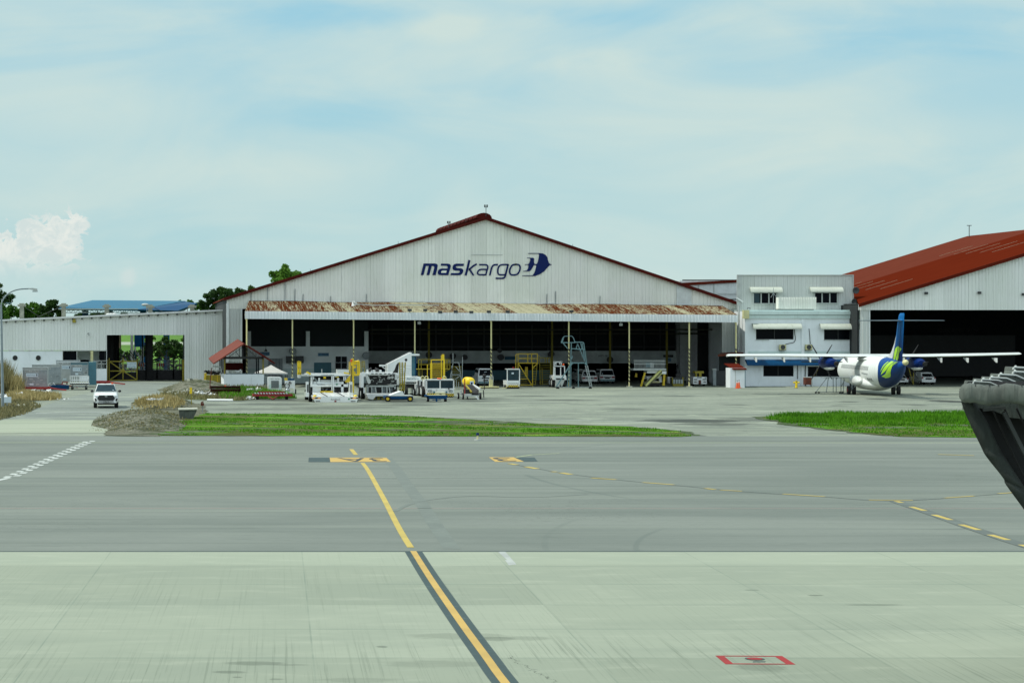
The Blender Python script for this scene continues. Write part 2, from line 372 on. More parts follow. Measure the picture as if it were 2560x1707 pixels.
mat_asphalt('road_asphalt', (104, 111, 105), (122, 129, 121), old=True, dark=(66, 72, 64))
mat_asphalt('patch_concrete', (136, 144, 126), (150, 156, 138), old=False)

def mat_mottled(name, cols, scales, rough=.95, bmp=0.0):
    m, g, b = newmat(name)
    p = g.pos(); col = C(*cols[0])
    for i, (c, s) in enumerate(zip(cols[1:], scales)):
        n = g.noise(g.map(p, (s, s * 1.4, s), (i * 7.3, i * 3.1, 0)), 1, 6, .65)
        col = g.mix(g.rng(n, .42, .62), col, C(*c))
    g.put(b.inputs['Base Color'], col); b.inputs['Roughness'].default_value = rough; b.inputs['Specular IOR Level'].default_value = .15
    if bmp: bump(g, b, g.noise(p, 6, 5, .7), bmp, .8)
    return m
mat_mottled('field_grass', [(72, 110, 34), (96, 138, 42), (64, 92, 34)], (.02, .08))
mat_mottled('verge_soil', [(86, 92, 62), (58, 74, 36), (104, 100, 74), (66, 80, 34)], (.25, .8, .4), bmp=.05)
mat_mottled('verge_dirt', [(70, 74, 56), (42, 44, 32), (98, 104, 86), (50, 76, 24)], (1.2, .5, .9), bmp=.03)
mat_mottled('gravel', [(108, 110, 98), (64, 66, 52), (132, 130, 112), (66, 72, 48)], (2.5, 4, .5), bmp=.2)
m, g, b = newmat('turf'); p = g.pos()
tn = g.noise(g.map(p, (.10, .42, 1), (3, 1, 0)), 1, 6, .62, .8); t2 = g.noise(g.map(p, (1.2, 1.6, 1)), 1, 6, .7)
tc = g.mix(t2, C(50, 92, 12), C(88, 138, 22)); tc = g.mix(g.rng(tn, .46, .53, 0, .92), tc, g.mix(t2, C(40, 46, 24), C(92, 92, 52)))
tc = g.mix(g.rng(g.noise(g.map(p, (.12, .5, 1), (9, 9, 0)), 1, 5, .6), .56, .68, 0, .7), tc, C(126, 132, 62))
g.put(b.inputs['Base Color'], tc); b.inputs['Roughness'].default_value = 1.0; b.inputs['Specular IOR Level'].default_value = .1; bump(g, b, t2, .12, .9)
def mat_leaf(name, a, b_, s=1.2, tr=.25):
    m, g, b = newmat(name)
    n = g.noise(g.pos(), s, 3, .6)
    r = g.n('ShaderNodeNewGeometry').outputs['Random Per Island']
    col = g.mix(g.math('ADD', g.math('MULTIPLY', g.rng(n, .3, .7), .5), g.math('MULTIPLY', r, .5)), C(*a), C(*b_))
    g.put(b.inputs['Base Color'], col); b.inputs['Roughness'].default_value = .7; b.inputs['Specular IOR Level'].default_value = .2
    tn = g.n('ShaderNodeBsdfTranslucent'); g.put(tn.inputs['Color'], col)
    mx = g.n('ShaderNodeMixShader'); mx.inputs[0].default_value = tr
    g.t.links.new(b.outputs[0], mx.inputs[1]); g.t.links.new(tn.outputs[0], mx.inputs[2])
    g.t.links.new(mx.outputs[0], g.t.nodes['Material Output'].inputs['Surface'])
mat_leaf('grass_green', (44, 88, 12), (98, 158, 26), .3, .4)
mat_leaf('grass_low', (62, 104, 18), (96, 146, 28), .5, .3)
mat_leaf('grass_dry', (122, 108, 60), (184, 170, 120), 1.0, .1)
mat_leaf('grass_straw', (84, 82, 50), (140, 134, 94), 1.0, .1)
mat_leaf('leaf_dark', (28, 52, 22), (60, 92, 34), .6)
mat_leaf('leaf_mid', (40, 76, 20), (84, 126, 36), .6)
mat_leaf('leaf_light', (52, 92, 28), (110, 152, 52), .8)

def mat_stripes(name, a, b_, per=.22, axis='d'):
    m, g, b = newmat(name)
    p = g.obj(); x, y, z = g.sep(p)
    if axis == 'spiral':
        ang = g.math('ARCTAN2', y, x); t = g.math('ADD', g.math('DIVIDE', z, per), g.math('DIVIDE', ang, 2 * math.pi))
        k = g.math('LESS_THAN', g.math('FRACT', t), .5)
        hi = g.math('MULTIPLY', g.math('LESS_THAN', z, 4.1), g.math('GREATER_THAN', z, .35))
        k = g.math('MULTIPLY', k, hi)
    else:
        t = g.math('DIVIDE', g.math('ADD', x, g.math('MULTIPLY', z, -1.0 if axis == 'd' else 1.0)), per); k = g.math('LESS_THAN', g.math('FRACT', t), .5)
    n = g.noise(g.map(p, (3, 3, 1)), 1, 5, .7)
    ca = g.mix(g.rng(n, .5, .75, 0, .4), C(*a), C(110, 92, 60))
    g.put(b.inputs['Base Color'], g.mix(k, ca, C(*b_))); b.inputs['Roughness'].default_value = .6
mat_stripes('hazard_orange', (240, 170, 90), (44, 20, 10), .5)
mat_stripes('hazard_yellow', (224, 196, 60), (22, 24, 22), .20)
mat_stripes('hazard_pale', (196, 196, 120), (90, 92, 60), .55)
mat_stripes('post_spiral', (200, 194, 140), (34, 36, 26), .42, 'spiral')

# ---------------------------------------------------------------- geometry helpers
class MB:
    def __init__(s): s.v = []; s.f = []; s.mi = []; s.cur = 0; s.sm = []
    def add(s, vs, fs, smooth=False):
        o = len(s.v); s.v += [tuple(v) for v in vs]
        for f in fs: s.f.append([o + i for i in f]); s.mi.append(s.cur); s.sm.append(smooth)
        return s
    def box(s, x0, x1, y0, y1, z0, z1):
        if x0 > x1: x0, x1 = x1, x0
        if y0 > y1: y0, y1 = y1, y0
        if z0 > z1: z0, z1 = z1, z0
        return s.add([(x0, y0, z0), (x1, y0, z0), (x1, y1, z0), (x0, y1, z0), (x0, y0, z1), (x1, y0, z1), (x1, y1, z1), (x0, y1, z1)],
                     [(0, 3, 2, 1), (4, 5, 6, 7), (0, 1, 5, 4), (1, 2, 6, 5), (2, 3, 7, 6), (3, 0, 4, 7)])
    def bar(s, p, q, wd, h=None):
        p, q = Vector(p), Vector(q); d = (q - p)
        if d.length < 1e-6: return s
        d.normalize(); h = wd if h is None else h
        up = Vector((0, 0, 1)) if abs(d.z) < .95 else Vector((0, 1, 0))
        a = d.cross(up).normalized() * wd / 2; b = a.cross(d).normalized() * h / 2
        vs = [p - a - b, p + a - b, p + a + b, p - a + b, q - a - b, q + a - b, q + a + b, q - a + b]
        return s.add(vs, [(0, 1, 2, 3), (7, 6, 5, 4), (0, 4, 5, 1), (1, 5, 6, 2), (2, 6, 7, 3), (3, 7, 4, 0)])
    def tube(s, p, q, r, r2=None, n=8, smooth=True):
        p, q = Vector(p), Vector(q); d = (q - p).normalized(); r2 = r if r2 is None else r2
        up = Vector((0, 0, 1)) if abs(d.z) < .9 else Vector((1, 0, 0))
        a = d.cross(up).normalized(); b = a.cross(d).normalized()
        vs = []
        for c, rr in ((p, r), (q, r2)):
            for i in range(n):
                t = 2 * math.pi * i / n; vs.append(c + a * math.cos(t) * rr + b * math.sin(t) * rr)
        s.add(vs, [(i, (i + 1) % n, n + (i + 1) % n, n + i) for i in range(n)], smooth)
        return s.add(vs, [tuple(range(n))[::-1], tuple(range(n, 2 * n))])
    def path(s, pts, r, n=6):
        for a, b in zip(pts, pts[1:]): s.tube(a, b, r, n=n)
        return s
    def prism(s, pts, y0, y1, axis='y'):
        """pts: outline in (x,z) [axis y], (y,z) [axis x] or (x,y) [axis z]"""
        def P(a, b, t): return (a, t, b) if axis == 'y' else ((t, a, b) if axis == 'x' else (a, b, t))
        n = len(pts); o = [P(a, b, y0) for a, b in pts] + [P(a, b, y1) for a, b in pts]
        tris = tessellate_polygon([[Vector((a, b, 0)) for a, b in pts]])
        fs = [tuple(t) for t in tris] + [tuple(i + n for i in t[::-1]) for t in tris] + [(i, (i + 1) % n, n + (i + 1) % n, n + i) for i in range(n)]
        return s.add(o, fs)
    def loft(s, secs, smooth=True, closed=True, caps=True):
        n = len(secs[0]); vs = [p for sec in secs for p in sec]; fs = []
        for k in range(len(secs) - 1):
            for i in range(n if closed else n - 1):
                j = (i + 1) % n; fs.append((k * n + i, k * n + j, (k + 1) * n + j, (k + 1) * n + i))
        s.add(vs, fs, smooth)
        if caps:
            s.add(secs[0], [tuple(range(n))[::-1]]); s.add(secs[-1], [tuple(range(n))])
        return s
    def ball(s, c, rx, ry=None, rz=None, nu=12, nv=8):
        ry = rx if ry is None else ry; rz = rx if rz is None else rz
        secs = []
        for k in range(nv + 1):
            t = math.pi * k / nv; rr = max(.001, math.sin(t))
            secs.append([(c[0] + rx * rr * math.cos(2 * math.pi * i / nu), c[1] + ry * rr * math.sin(2 * math.pi * i / nu), c[2] - rz * math.cos(t)) for i in range(nu)])
        return s.loft(secs)
    def wheel(s, c, r, wd, axis='x', n=16):
        d = Vector((1, 0, 0)) if axis == 'x' else Vector((0, 1, 0)); c = Vector(c)
        return s.tube(c - d * wd / 2, c + d * wd / 2, r, n=n)
    def build(s, name, mats, parent=None, world=False, kind=None, label=None, cat=None, group=None, loc=None):
        me = bpy.data.meshes.new(name); off = Vector((0, 0, 0))
        if world and parent is not None: off = Vector(parent.location)
        if loc is not None: off = Vector(loc)
        me.from_pydata([tuple(Vector(v) - off) for v in s.v], [], s.f)
        if not isinstance(mats, (list, tuple)): mats = [mats]
        for m in mats: me.materials.append(MATS[m])
        me.polygons.foreach_set('material_index', s.mi); me.polygons.foreach_set('use_smooth', s.sm)
        me.update()
        o = bpy.data.objects.new(name, me); COL.objects.link(o)
        if parent is not None: o.parent = parent
        if loc is not None: o.location = loc
        tag(o, label, cat, group, kind); return o


def tag(o, label=None, cat=None, group=None, kind=None):
    if label: o['label'] = label
    if cat: o['category'] = cat
    if group: o['group'] = group
    if kind: o['kind'] = kind
    return o

def thing(name, label, cat, loc=(0, 0, 0), group=None, rz=0.0):
    o = bpy.data.objects.new(name, None); COL.objects.link(o); o.location = loc; o.rotation_euler = (0, 0, rz); o.empty_display_size = .3
    return tag(o, label, cat, group)

def dup(root, loc, label, rz=None, group=None):
    def cp(o, par):
        c = o.copy(); COL.objects.link(c); c.parent = par
        for ch in list(o.children): cp(ch, c)
        return c
    r = cp(root, None); r.location = loc
    if rz is not None: r.rotation_euler = (0, 0, rz)
    r['label'] = label
    if group: r['group'] = group
    return r

def wx(px, Y): return (px - HX) * Y / F
def wz(py, Y): return CAMZ - (py - HY) * Y / F
def gy(py): return CAMZ * F / (py - HY)
def gp(px, py): Y = gy(py); return (wx(px, Y), Y)

class Fr:
    """frame of an enlarged crop: turns its coordinates into local metres about a thing's base"""
    def __init__(s, ox, oy, k, cx, cy, Y=None):
        s.ox, s.oy, s.k = ox, oy, k
        px, py = ox + cx / k, oy + cy / k
        s.Y = gy(py) if Y is None else Y
        s.s = F / s.Y; s.X = wx(px, s.Y); s.loc = (s.X, s.Y, 0.0)
    def x(s, cx, y=0.0): return (s.ox + cx / s.k - HX) * (s.Y + y) / F - s.X
    def z(s, cy, y=0.0): return CAMZ - (s.oy + cy / s.k - HY) * (s.Y + y) / F
    def p(s, cx, cy, y=0.0): return (s.x(cx, y), y, s.z(cy, y))
    def box(s, mb, x0, y0, x1, y1, d0, d1):
        return mb.box(s.x(x0, d0), s.x(x1, d0), d0, d1, s.z(y1, d0), s.z(y0, d0))
    def bar(s, mb, a, b, wd, d0=0.0, d1=None, h=None):
        d1 = d0 if d1 is None else d1
        return mb.bar(s.p(a[0], a[1], d0), s.p(b[0], b[1], d1), wd, h)
    def poly(s, mb, pts, d0, d1):
        return mb.prism([(s.x(a, d0), s.z(b, d0)) for a, b in pts], d0, d1)

def bx(fr, name, mat, parent, *boxes):
    mb = MB()
    for b in boxes: fr.box(mb, *b)
    return mb.build(name, mat, parent)

def text_mesh(body, x0, x1, z0, z1, y, name, mat, parent=None, flat=None, shear=0.0, thick=0.0, flip=False, world=False):
    """lettering fitted to a box on a wall facing the camera"""
    cu = bpy.data.curves.new(name + '_c', 'FONT'); cu.body = body; cu.resolution_u = 3; cu.shear = shear
    cu.align_x = 'LEFT'
    ob = bpy.data.objects.new(name + '_tmp', cu); COL.objects.link(ob)
    bpy.context.view_layer.update()
    me = bpy.data.meshes.new_from_object(ob.evaluated_get(bpy.context.evaluated_depsgraph_get()))
    bpy.data.objects.remove(ob)
    xs = [v.co.x for v in me.vertices]; ys = [v.co.y for v in me.vertices]
    a, b, c, d = min(xs), max(xs), min(ys), max(ys)
    off = Vector(parent.location) if (world and parent is not None) else Vector((0, 0, 0))
    for v in me.vertices:
        fx = (v.co.x - a) / (b - a); fz = (v.co.y - c) / (d - c)
        if flat is not None:            # lying on the ground: box is x0..x1, y z0..z1
            if flip: fx, fz = 1 - fx, 1 - fz
            v.co = Vector((x0 + fx * (x1 - x0), z0 + fz * (z1 - z0), flat)) - off
        else:
            v.co = Vector((x0 + fx * (x1 - x0), y, z0 + fz * (z1 - z0))) - off
    me.materials.clear(); me.materials.append(MATS[mat])
    o = bpy.data.objects.new(name, me); COL.objects.link(o); o.name = name
    if parent is not None: o.parent = parent
    return o

def inpoly(x, y, P):
    c = False; n = len(P); j = n - 1
    for i in range(n):
        xi, yi = P[i]; xj, yj = P[j]
        if (yi > y) != (yj > y) and x < (xj - xi) * (y - yi) / (yj - yi) + xi: c = not c
        j = i
    return c

# ---------------------------------------------------------------- ground
def sheet(name, pts, z, mat, parent=None, kind='structure'):
    mb = MB(); n = len(pts)
    tris = tessellate_polygon([[Vector((a, b, 0)) for a, b in pts]])
    ar = sum(pts[i][0] * pts[(i + 1) % n][1] - pts[(i + 1) % n][0] * pts[i][1] for i in range(n))
    fs = []
    for t in tris:
        a, b, c = [Vector(pts[i]).to_3d() for i in t]
        fs.append(tuple(t) if (b - a).cross(c - a).z > 0 else tuple(t[::-1]))
    mb.add([(a, b, z) for a, b in pts], fs)
    return mb.build(name, mat, parent, kind=kind if parent is None else None)
def wavy(pts, amp, step=1.2, seed=1):
    rnd = random.Random(seed); out = []
    n = len(pts)
    for i in range(n):
        a, b = Vector(pts[i]), Vector(pts[(i + 1) % n]); m = max(1, int((b - a).length / step))
        for k in range(m):
            q = a.lerp(b, k / m); j = amp if k else 0
            out.append((q.x + rnd.uniform(-j, j), q.y + rnd.uniform(-j, j)))
    return out

sheet('ground', [(-3000, -200), (3000, -200), (3000, 6000), (-3000, 6000)], -.02, 'field_grass')
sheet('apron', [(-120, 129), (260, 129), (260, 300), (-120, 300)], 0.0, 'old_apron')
taxi = sheet('taxiway', [(-150, 63.4), (300, 63.4), (300, 130.2), (-150, 130.2)], .004, 'taxiway_asphalt')
conc = sheet('concrete_apron', [(-80, -60), (120, -60), (120, 63.4), (-80, 63.4)], .008, 'apron_concrete')
road = sheet('access_road', [gp(-10, 1050), gp(283, 1050), gp(330, 1020), gp(388, 998), gp(446, 975), gp(468, 955), gp(262, 955), gp(225, 980), gp(150, 1000), gp(95, 1020)], .008, 'road_asphalt')
sheet('road_patch', [gp(-60, 1083), gp(268, 1082), gp(283, 1050), gp(-10, 1050)], .012, 'patch_concrete')

# pavement markings
def strip(name, pts, wd, z, mat, parent):
    """a painted line through ground points, width in metres"""
    mb = MB(); L = []
    for i, p in enumerate(pts):
        a = Vector(pts[max(0, i - 1)]); b = Vector(pts[min(len(pts) - 1, i + 1)]); d = (b - a).normalized(); nrm = Vector((-d.y, d.x)) * wd / 2
        L += [(p[0] + nrm.x, p[1] + nrm.y, z), (p[0] - nrm.x, p[1] - nrm.y, z)]
    mb.add(L, [(2 * i, 2 * i + 1, 2 * i + 3, 2 * i + 2) for i in range(len(pts) - 1)])
    return mb.build(name, mat, parent)
def smooth(pts, k=6):
    out = []
    for i in range(len(pts) - 1):
        p0 = Vector(pts[max(0, i - 1)]); p1 = Vector(pts[i]); p2 = Vector(pts[i + 1]); p3 = Vector(pts[min(len(pts) - 1, i + 2)])
        for j in range(k):
            t = j / k
            out.append(tuple(.5 * ((2 * p1) + (p2 - p0) * t + (2 * p0 - 5 * p1 + 4 * p2 - p3) * t * t + (3 * p1 - p0 - 3 * p2 + p3) * t ** 3)))
    return out + [tuple(pts[-1])]

lead = smooth([gp(*q) for q in ((906, 1157), (922, 1179), (960, 1248), (1000, 1325), (1033, 1378), (1080, 1452), (1150, 1553), (1215, 1642), (1262, 1706), (1420, 1900))])
strip('lead_in_line', [q for q in lead if q[1] > 63.6], .20, .012, 'paint_yellow_mark', taxi)
strip('lead_in_border', [q for q in lead if q[1] <= 64], .50, .012, 'paint_black_mark', conc)
strip('lead_in_line', [q for q in lead if q[1] <= 64], .175, .016, 'paint_orange_mark', conc)
strip('line_stub', [gp(878, 1123), gp(890, 1137)], .22, .012, 'paint_yellow_mark', taxi)
sheet('stand_number_panel', [gp(826, 1155), gp(977, 1154.5), gp(966, 1144), gp(824, 1144)], .012, 'paint_orange_mark', taxi)
sheet('panel_border', [gp(771, 1155), gp(826, 1155), gp(824, 1144), gp(772, 1144)], .012, 'paint_black_mark', taxi)
(xa, ya), (xb, yb) = gp(850, 1154), gp(965, 1145)
text_mesh('3A', wx(848, 107), wx(962, 107), gy(1154), gy(1145), 0, 'stand_number', 'ink_dark', taxi, flat=.016, flip=True)
sheet('stand_number_panel', [gp(1238, 1154.5), gp(1310, 1154), gp(1284, 1143), gp(1222, 1143)], .012, 'paint_orange_mark', taxi)
sheet('panel_border', [gp(1310, 1154), gp(1344, 1153.5), gp(1336, 1143.5), gp(1284, 1143)], .012, 'paint_black_mark', taxi)
text_mesh('3', wx(1238, 107), wx(1284, 107), gy(1153.5), gy(1144), 0, 'stand_number', 'ink_dark', taxi, flat=.016, flip=True)
for a, b, wd in (((1274, 1159), (1292, 1162), .3), ((1315, 1167), (1343, 1172), .3), ((1381, 1179), (1390, 1180), .3), ((1402, 1182), (1427, 1186), .3), ((1478, 1195), (1540, 1199), .25),
                 ((1607, 1206), (1685, 1212), .2), ((1763, 1221), (1788, 1224), .22), ((1800, 1225), (1855, 1228), .18), ((1957, 1235), (2062, 1241.5), .2), ((2172, 1250), (2282, 1251), .18),
                 ((2240, 1253), (2255, 1257), .2), ((2278, 1267), (2312, 1277), .22), ((2334, 1287), (2377, 1300), .22), ((2402, 1311.5), (2447, 1325), .22), ((2475, 1337), (2520, 1350), .22),
                 ((2553, 1362), (2600, 1376), .22), ((2362, 1245), (2435, 1240), .16), ((2495, 1234), (2565, 1229.5), .16), ((2345, 1136), (2435, 1139), .25)):
    strip('dashed_line', [gp(*a), gp(*b)], wd, .016, 'paint_yellow_mark', taxi)
cur = smooth([gp(*q) for q in ((1274, 1159), (1340, 1171), (1425, 1185), (1540, 1199), (1690, 1213), (1860, 1229), (2060, 1242), (2180, 1250.5), (2290, 1250), (2430, 1240), (2570, 1229))])
strip('old_line', cur, .12, .012, 'skid_dark', taxi)
strip('old_line', [gp(2240, 1253), gp(2330, 1284), gp(2420, 1317), gp(2530, 1354), gp(2620, 1382)], .5, .014, 'skid_dark', taxi)
strip('old_line', [gp(1290, 1143), gp(1330, 1137), gp(1400, 1133)], .15, .012, 'paint_yellow_faint', taxi)
strip('old_line', smooth([gp(948, 1127), gp(985, 1165), gp(1020, 1215), gp(1056, 1262), gp(1090, 1315), gp(1130, 1372)]), .50, .008, 'skid_faint', taxi)
strip('edge_line', [(-60, 122.9), (120, 122.4)], .22, .008, 'paint_yellow_faint', taxi)
strip('red_line', [(-60, 78.6), (120, 78.2)], .09, .008, 'paint_red_faint', taxi)
strip('tyre_mark', smooth([gp(988, 1278), gp(1020, 1262), gp(1075, 1249), gp(1180, 1240), (wx(1330, 83), 83.5), (wx(1480, 84), 85)]), .18, .010, 'skid_faint', taxi)
# checkered road edge and its solid start
a, b = Vector(gp(24, 1194)), Vector(gp(226, 1102)); d = (b - a); n = 34; mb = MB(); nrm = Vector((d.y, -d.x)).normalized() * .30
for i in range(n):
    p, q = a + d * (i / n), a + d * ((i + .96) / n); o = nrm if i % 2 else -nrm
    mb.add([(p.x, p.y, .012), (q.x, q.y, .012), (q.x + o.x, q.y + o.y, .012), (p.x + o.x, p.y + o.y, .012)], [(0, 1, 2, 3) if i % 2 == 0 else (3, 2, 1, 0)])
mb.build('checkered_line', 'paint_white_mark', taxi)
strip('road_edge_line', [gp(-30, 1206), gp(22, 1195)], .3, .012, 'paint_white_mark', taxi)
strip('stop_line', smooth([gp(88, 1033), gp(180, 1030.5), gp(250, 1031), gp(300, 1034)]), .32, .014, 'paint_white_mark', road)
# dark seam and pale worn strip where concrete meets asphalt
strip('seam', [(-80, 63.42), (120, 63.42)], .16, .014, 'paint_black_mark', conc)
# white arrowish patch and the boxed hydrant marking
sheet('white_mark', [gp(1245, 1380), gp(1262, 1378), gp(1291, 1411), gp(1272, 1413), gp(1262, 1400), gp(1268, 1400)], .012, 'paint_white_worn', conc)
(x1, y1), (x2, y2), (x3, y3), (x4, y4) = gp(1788, 1639), gp(1955, 1640), gp(1989, 1661.5), gp(1814, 1660.5)
def lerp2(a, b, t): return (a[0] + (b[0] - a[0]) * t, a[1] + (b[1] - a[1]) * t)
q1, q2, q3, q4 = (x1, y1), (x2, y2), (x3, y3), (x4, y4)
sheet('red_border', [q1, q2, lerp2(q2, q3, .09), lerp2(q1, q4, .09)][::-1], .012, 'paint_red_mark', conc)
sheet('red_border', [q4, q3, lerp2(q3, q2, .09), lerp2(q4, q1, .09)], .012, 'paint_red_mark', conc)
A, B = lerp2(q1, q4, .09), lerp2(q4, q1, .09); D, E = lerp2(q2, q3, .09), lerp2(q3, q2, .09)
sheet('red_border', [A, lerp2(A, D, .12), lerp2(B, E, .12), B], .012, 'paint_red_mark', conc)
sheet('red_border', [D, lerp2(D, A, .12), lerp2(E, B, .12), E], .012, 'paint_red_mark', conc)
cxm, cym = gp(1887, 1647.5)
mb = MB(); N = 24
mb.add([(cxm + .19 * math.cos(t * 2 * math.pi / N) , cym + .20 * math.sin(t * 2 * math.pi / N), .013) for t in range(N)], [tuple(range(N))]); mb.build('pit_lid', 'paint_black_mark', conc)
mb = MB()
mb.add([(cxm + .15 * math.cos(t * 2 * math.pi / N), cym + .155 * math.sin(t * 2 * math.pi / N), .017) for t in range(N)], [tuple(range(N))]); mb.build('pit_lid', 'paint_red_mark', conc)
sheet('pit_bar', [gp(1882, 1655.5), gp(1912, 1655.5), gp(1915, 1653.5), gp(1882, 1653.5)], .013, 'paint_black_mark', conc)
for q in (((1640, 1087), (1655, 1091)),):
    pass
# white lines on the far apron
apr = bpy.data.objects['apron']
strip('apron_line', [gp(1900, 1029), gp(2150, 1029)], .3, .006, 'paint_white_mark', apr)
strip('apron_line', [gp(2080, 1035), gp(2480, 1034)], .25, .006, 'paint_white_mark', apr)
strip('apron_line', [gp(1330, 1047), gp(1650, 1056)], .25, .006, 'paint_white_mark', apr)

# ---------------------------------------------------------------- grass islands, mound, verges
ISL_A = [gp(*q) for q in ((395, 1089), (800, 1090), (1300, 1091), (1700, 1092), (1728, 1090), (1690, 1078), (1560, 1066), (1330, 1060), (1200, 1052), (1000, 1041), (860, 1037), (620, 1035), (520, 1034), (470, 1046), (440, 1060))]
ISL_B = [gp(*q) for q in ((1905, 1044), (2000, 1038), (2200, 1036), (2700, 1037), (2800, 1097), (2440, 1094), (2250, 1092), (2160, 1083), (2090, 1075), (1995, 1064))]
def fringe(P, grow, seed):
    cx = sum(p[0] for p in P) / len(P); cy = sum(p[1] for p in P) / len(P)
    return wavy([(x + grow * (1 if x > cx else -1), min(y + grow * (1.6 if y > cy else -.0), 170) if y > cy else max(y - .1, 130.25)) for x, y in P], .35, .9, seed)
def bank(P, seed, h=.16):
    """low turf bank: wavy sheet with a raised middle"""
    W = wavy(P, .25, 1.0, seed); cx = sum(p[0] for p in W) / len(W); cy = sum(p[1] for p in W) / len(W)
    mb = MB(); rings = []
    sheet('soil_edge', fringe([p for p in P], .55, seed + 40), .02, 'verge_dirt')
    mb2 = sheet('grass_bank', W, .03, 'turf')
    return mb2
bank(ISL_A, 1); bank(ISL_B, 2)
BARE = []
for k_, (px, py, rx, ry) in enumerate(((500, 1079, 90, 2.2), (640, 1072, 120, 1.6), (880, 1046, 120, 2.6), (1080, 1055, 130, 3.5), (1190, 1060, 90, 2.5), (1320, 1068, 120, 1.6), (1000, 1075, 160, 1.5), (760, 1060, 60, 1.5), (1500, 1080, 90, 1.6), (1620, 1083, 60, 2.4), (420, 1085, 70, 2.5),
                                       (2010, 1061, 70, 3), (2100, 1056, 60, 2.5), (2230, 1070, 110, 2.2), (2380, 1064, 90, 2), (1960, 1052, 40, 2.5), (1270, 1057, 40, 3), (580, 1060, 40, 1.6))):
    Yc = gy(py); Xc = wx(px, Yc); RX = rx * Yc / F; RY = ry * Yc * Yc / (F * CAMZ); rnd = random.Random(k_ + 70); n_ = 30
    P_ = [(Xc + RX * math.cos(2 * math.pi * i / n_) * rnd.uniform(.6, 1.15), Yc + RY * math.sin(2 * math.pi * i / n_) * rnd.uniform(.5, 1.3)) for i in range(n_)]
    BARE.append((Xc, Yc, RX, RY)); sheet('bare_soil', P_, .034 + .001 * (k_ % 3), 'verge_dirt')
def bare(x, y): return any(((x - a) / c) ** 2 + ((y - b) / d) ** 2 < .8 for a, b, c, d in BARE)
sheet('mound_skirt', wavy([gp(*q) for q in ((258, 1089), (290, 1058), (335, 1030), (400, 1006), (500, 1010), (530, 1036), (470, 1072), (400, 1091))], .3, 1.0, 61), .024, 'gravel')
VERGE_L = [gp(*q) for q in ((-120, 1068), (-10, 1052), (60, 1035), (100, 1016), (70, 1004), (0, 1000), (-120, 1000))]
VERGE_M = [gp(*q) for q in ((-100, 1003), (20, 1006), (125, 1000), (150, 995), (130, 988), (60, 984), (-100, 984))]
VERGE_C = [gp(*q) for q in ((395, 990), (440, 965), (470, 955), (610, 955), (680, 975), (690, 993), (600, 1002), (500, 1000), (430, 998))]
sheet('verge', wavy(VERGE_L, .2, 1, 3), .03, 'gravel'); sheet('verge', wavy(VERGE_M, .2, 1, 4), .03, 'gravel'); sheet('verge', wavy(VERGE_C, .25, 1, 5), .03, 'verge_soil')

def heap(name, cx, cy, rx, ry, h, mat, seed, label=None, n=34, pw=1.2):
    rnd = random.Random(seed); mb = MB(); V = []
    ph = [rnd.uniform(0, 6.28) for _ in range(8)]
    for j in range(n + 1):
        for i in range(n + 1):
            u, v = -1 + 2 * i / n, -1 + 2 * j / n; r = math.hypot(u, v)
            a = math.atan2(v, u); edge = 1 + .10 * math.sin(3 * a + ph[0]) + .07 * math.sin(5 * a + ph[1])
            k = max(0, 1 - (r / edge) ** 2) ** pw
            z = h * k * (1 + .22 * math.sin(4 * u + ph[2]) * math.cos(5 * v + ph[3])) + rnd.uniform(-.06, .06) * min(1, k * 6) * min(1, h)
            V.append((cx + rx * u, cy + ry * v, z if k > 0 else -.05))
    F_ = [(j * (n + 1) + i, j * (n + 1) + i + 1, (j + 1) * (n + 1) + i + 1, (j + 1) * (n + 1) + i) for j in range(n) for i in range(n)]
    mb.add(V, F_)
    return mb.build(name, mat, kind='structure')
mx, my = gp(352, 1054)
heap('gravel_mound', mx, my, 3.2, 17, .72, 'gravel', 5, pw=1.5, n=60)
mx2, my2 = gp(410, 1012)
heap('earth_bank', mx2 , my2, 2.7, 10, .65, 'gravel', 6, n=44)
mx3, my3 = gp(480, 975)
heap('rubble_mound', mx3 + .5, my3 - 3, 4.2, 12, 1.0, 'gravel', 8)

def tufts(name, P, n, h, hv, mat, seed, label, z0=0.0, mask=None, wd=.05, spread=.12, zf=None):
    rnd = random.Random(seed); mb = MB()
    xs = [p[0] for p in P]; ys = [p[1] for p in P]; c = 0; tries = 0
    verts = []; faces = []
    while c < n and tries < n * 20:
        tries += 1
        x, y = rnd.uniform(min(xs), max(xs)), rnd.uniform(min(ys), max(ys))
        if not inpoly(x, y, P): continue
        k = 1.0 if mask is None else mask(x, y)
        if name == 'grass' and bare(x, y): k *= .12
        if rnd.random() > k: continue
        c += 1; zb = z0 if zf is None else zf(x, y)
        for _ in range(4):
            a = rnd.uniform(0, 6.28); bx_, by_ = x + rnd.uniform(-spread, spread), y + rnd.uniform(-spread, spread)
            hh = h * rnd.uniform(1 - hv, 1 + hv) * (.5 + .5 * k); ln = rnd.uniform(.1, .5) * hh; w_ = wd * rnd.uniform(.6, 1.4)
            o = len(verts); ca, sa = math.cos(a), math.sin(a); la = rnd.uniform(0, 6.28)
            verts += [(bx_ - ca * w_, by_ - sa * w_, zb), (bx_ + ca * w_, by_ + sa * w_, zb), (bx_ + math.cos(la) * ln, by_ + math.sin(la) * ln, zb + hh)]
            faces.append((o, o + 1, o + 2))
    mb.add(verts, faces)
    return mb.build(name, mat, kind='stuff', label=label, cat=None)
def nz(x, y, s, o=0.0):
    return .5 + .25 * math.sin(x * s + o) * math.cos(y * s * .7 + o * 1.7) + .25 * math.sin(x * s * 2.3 + y * s * 1.1 + o * 3.1)
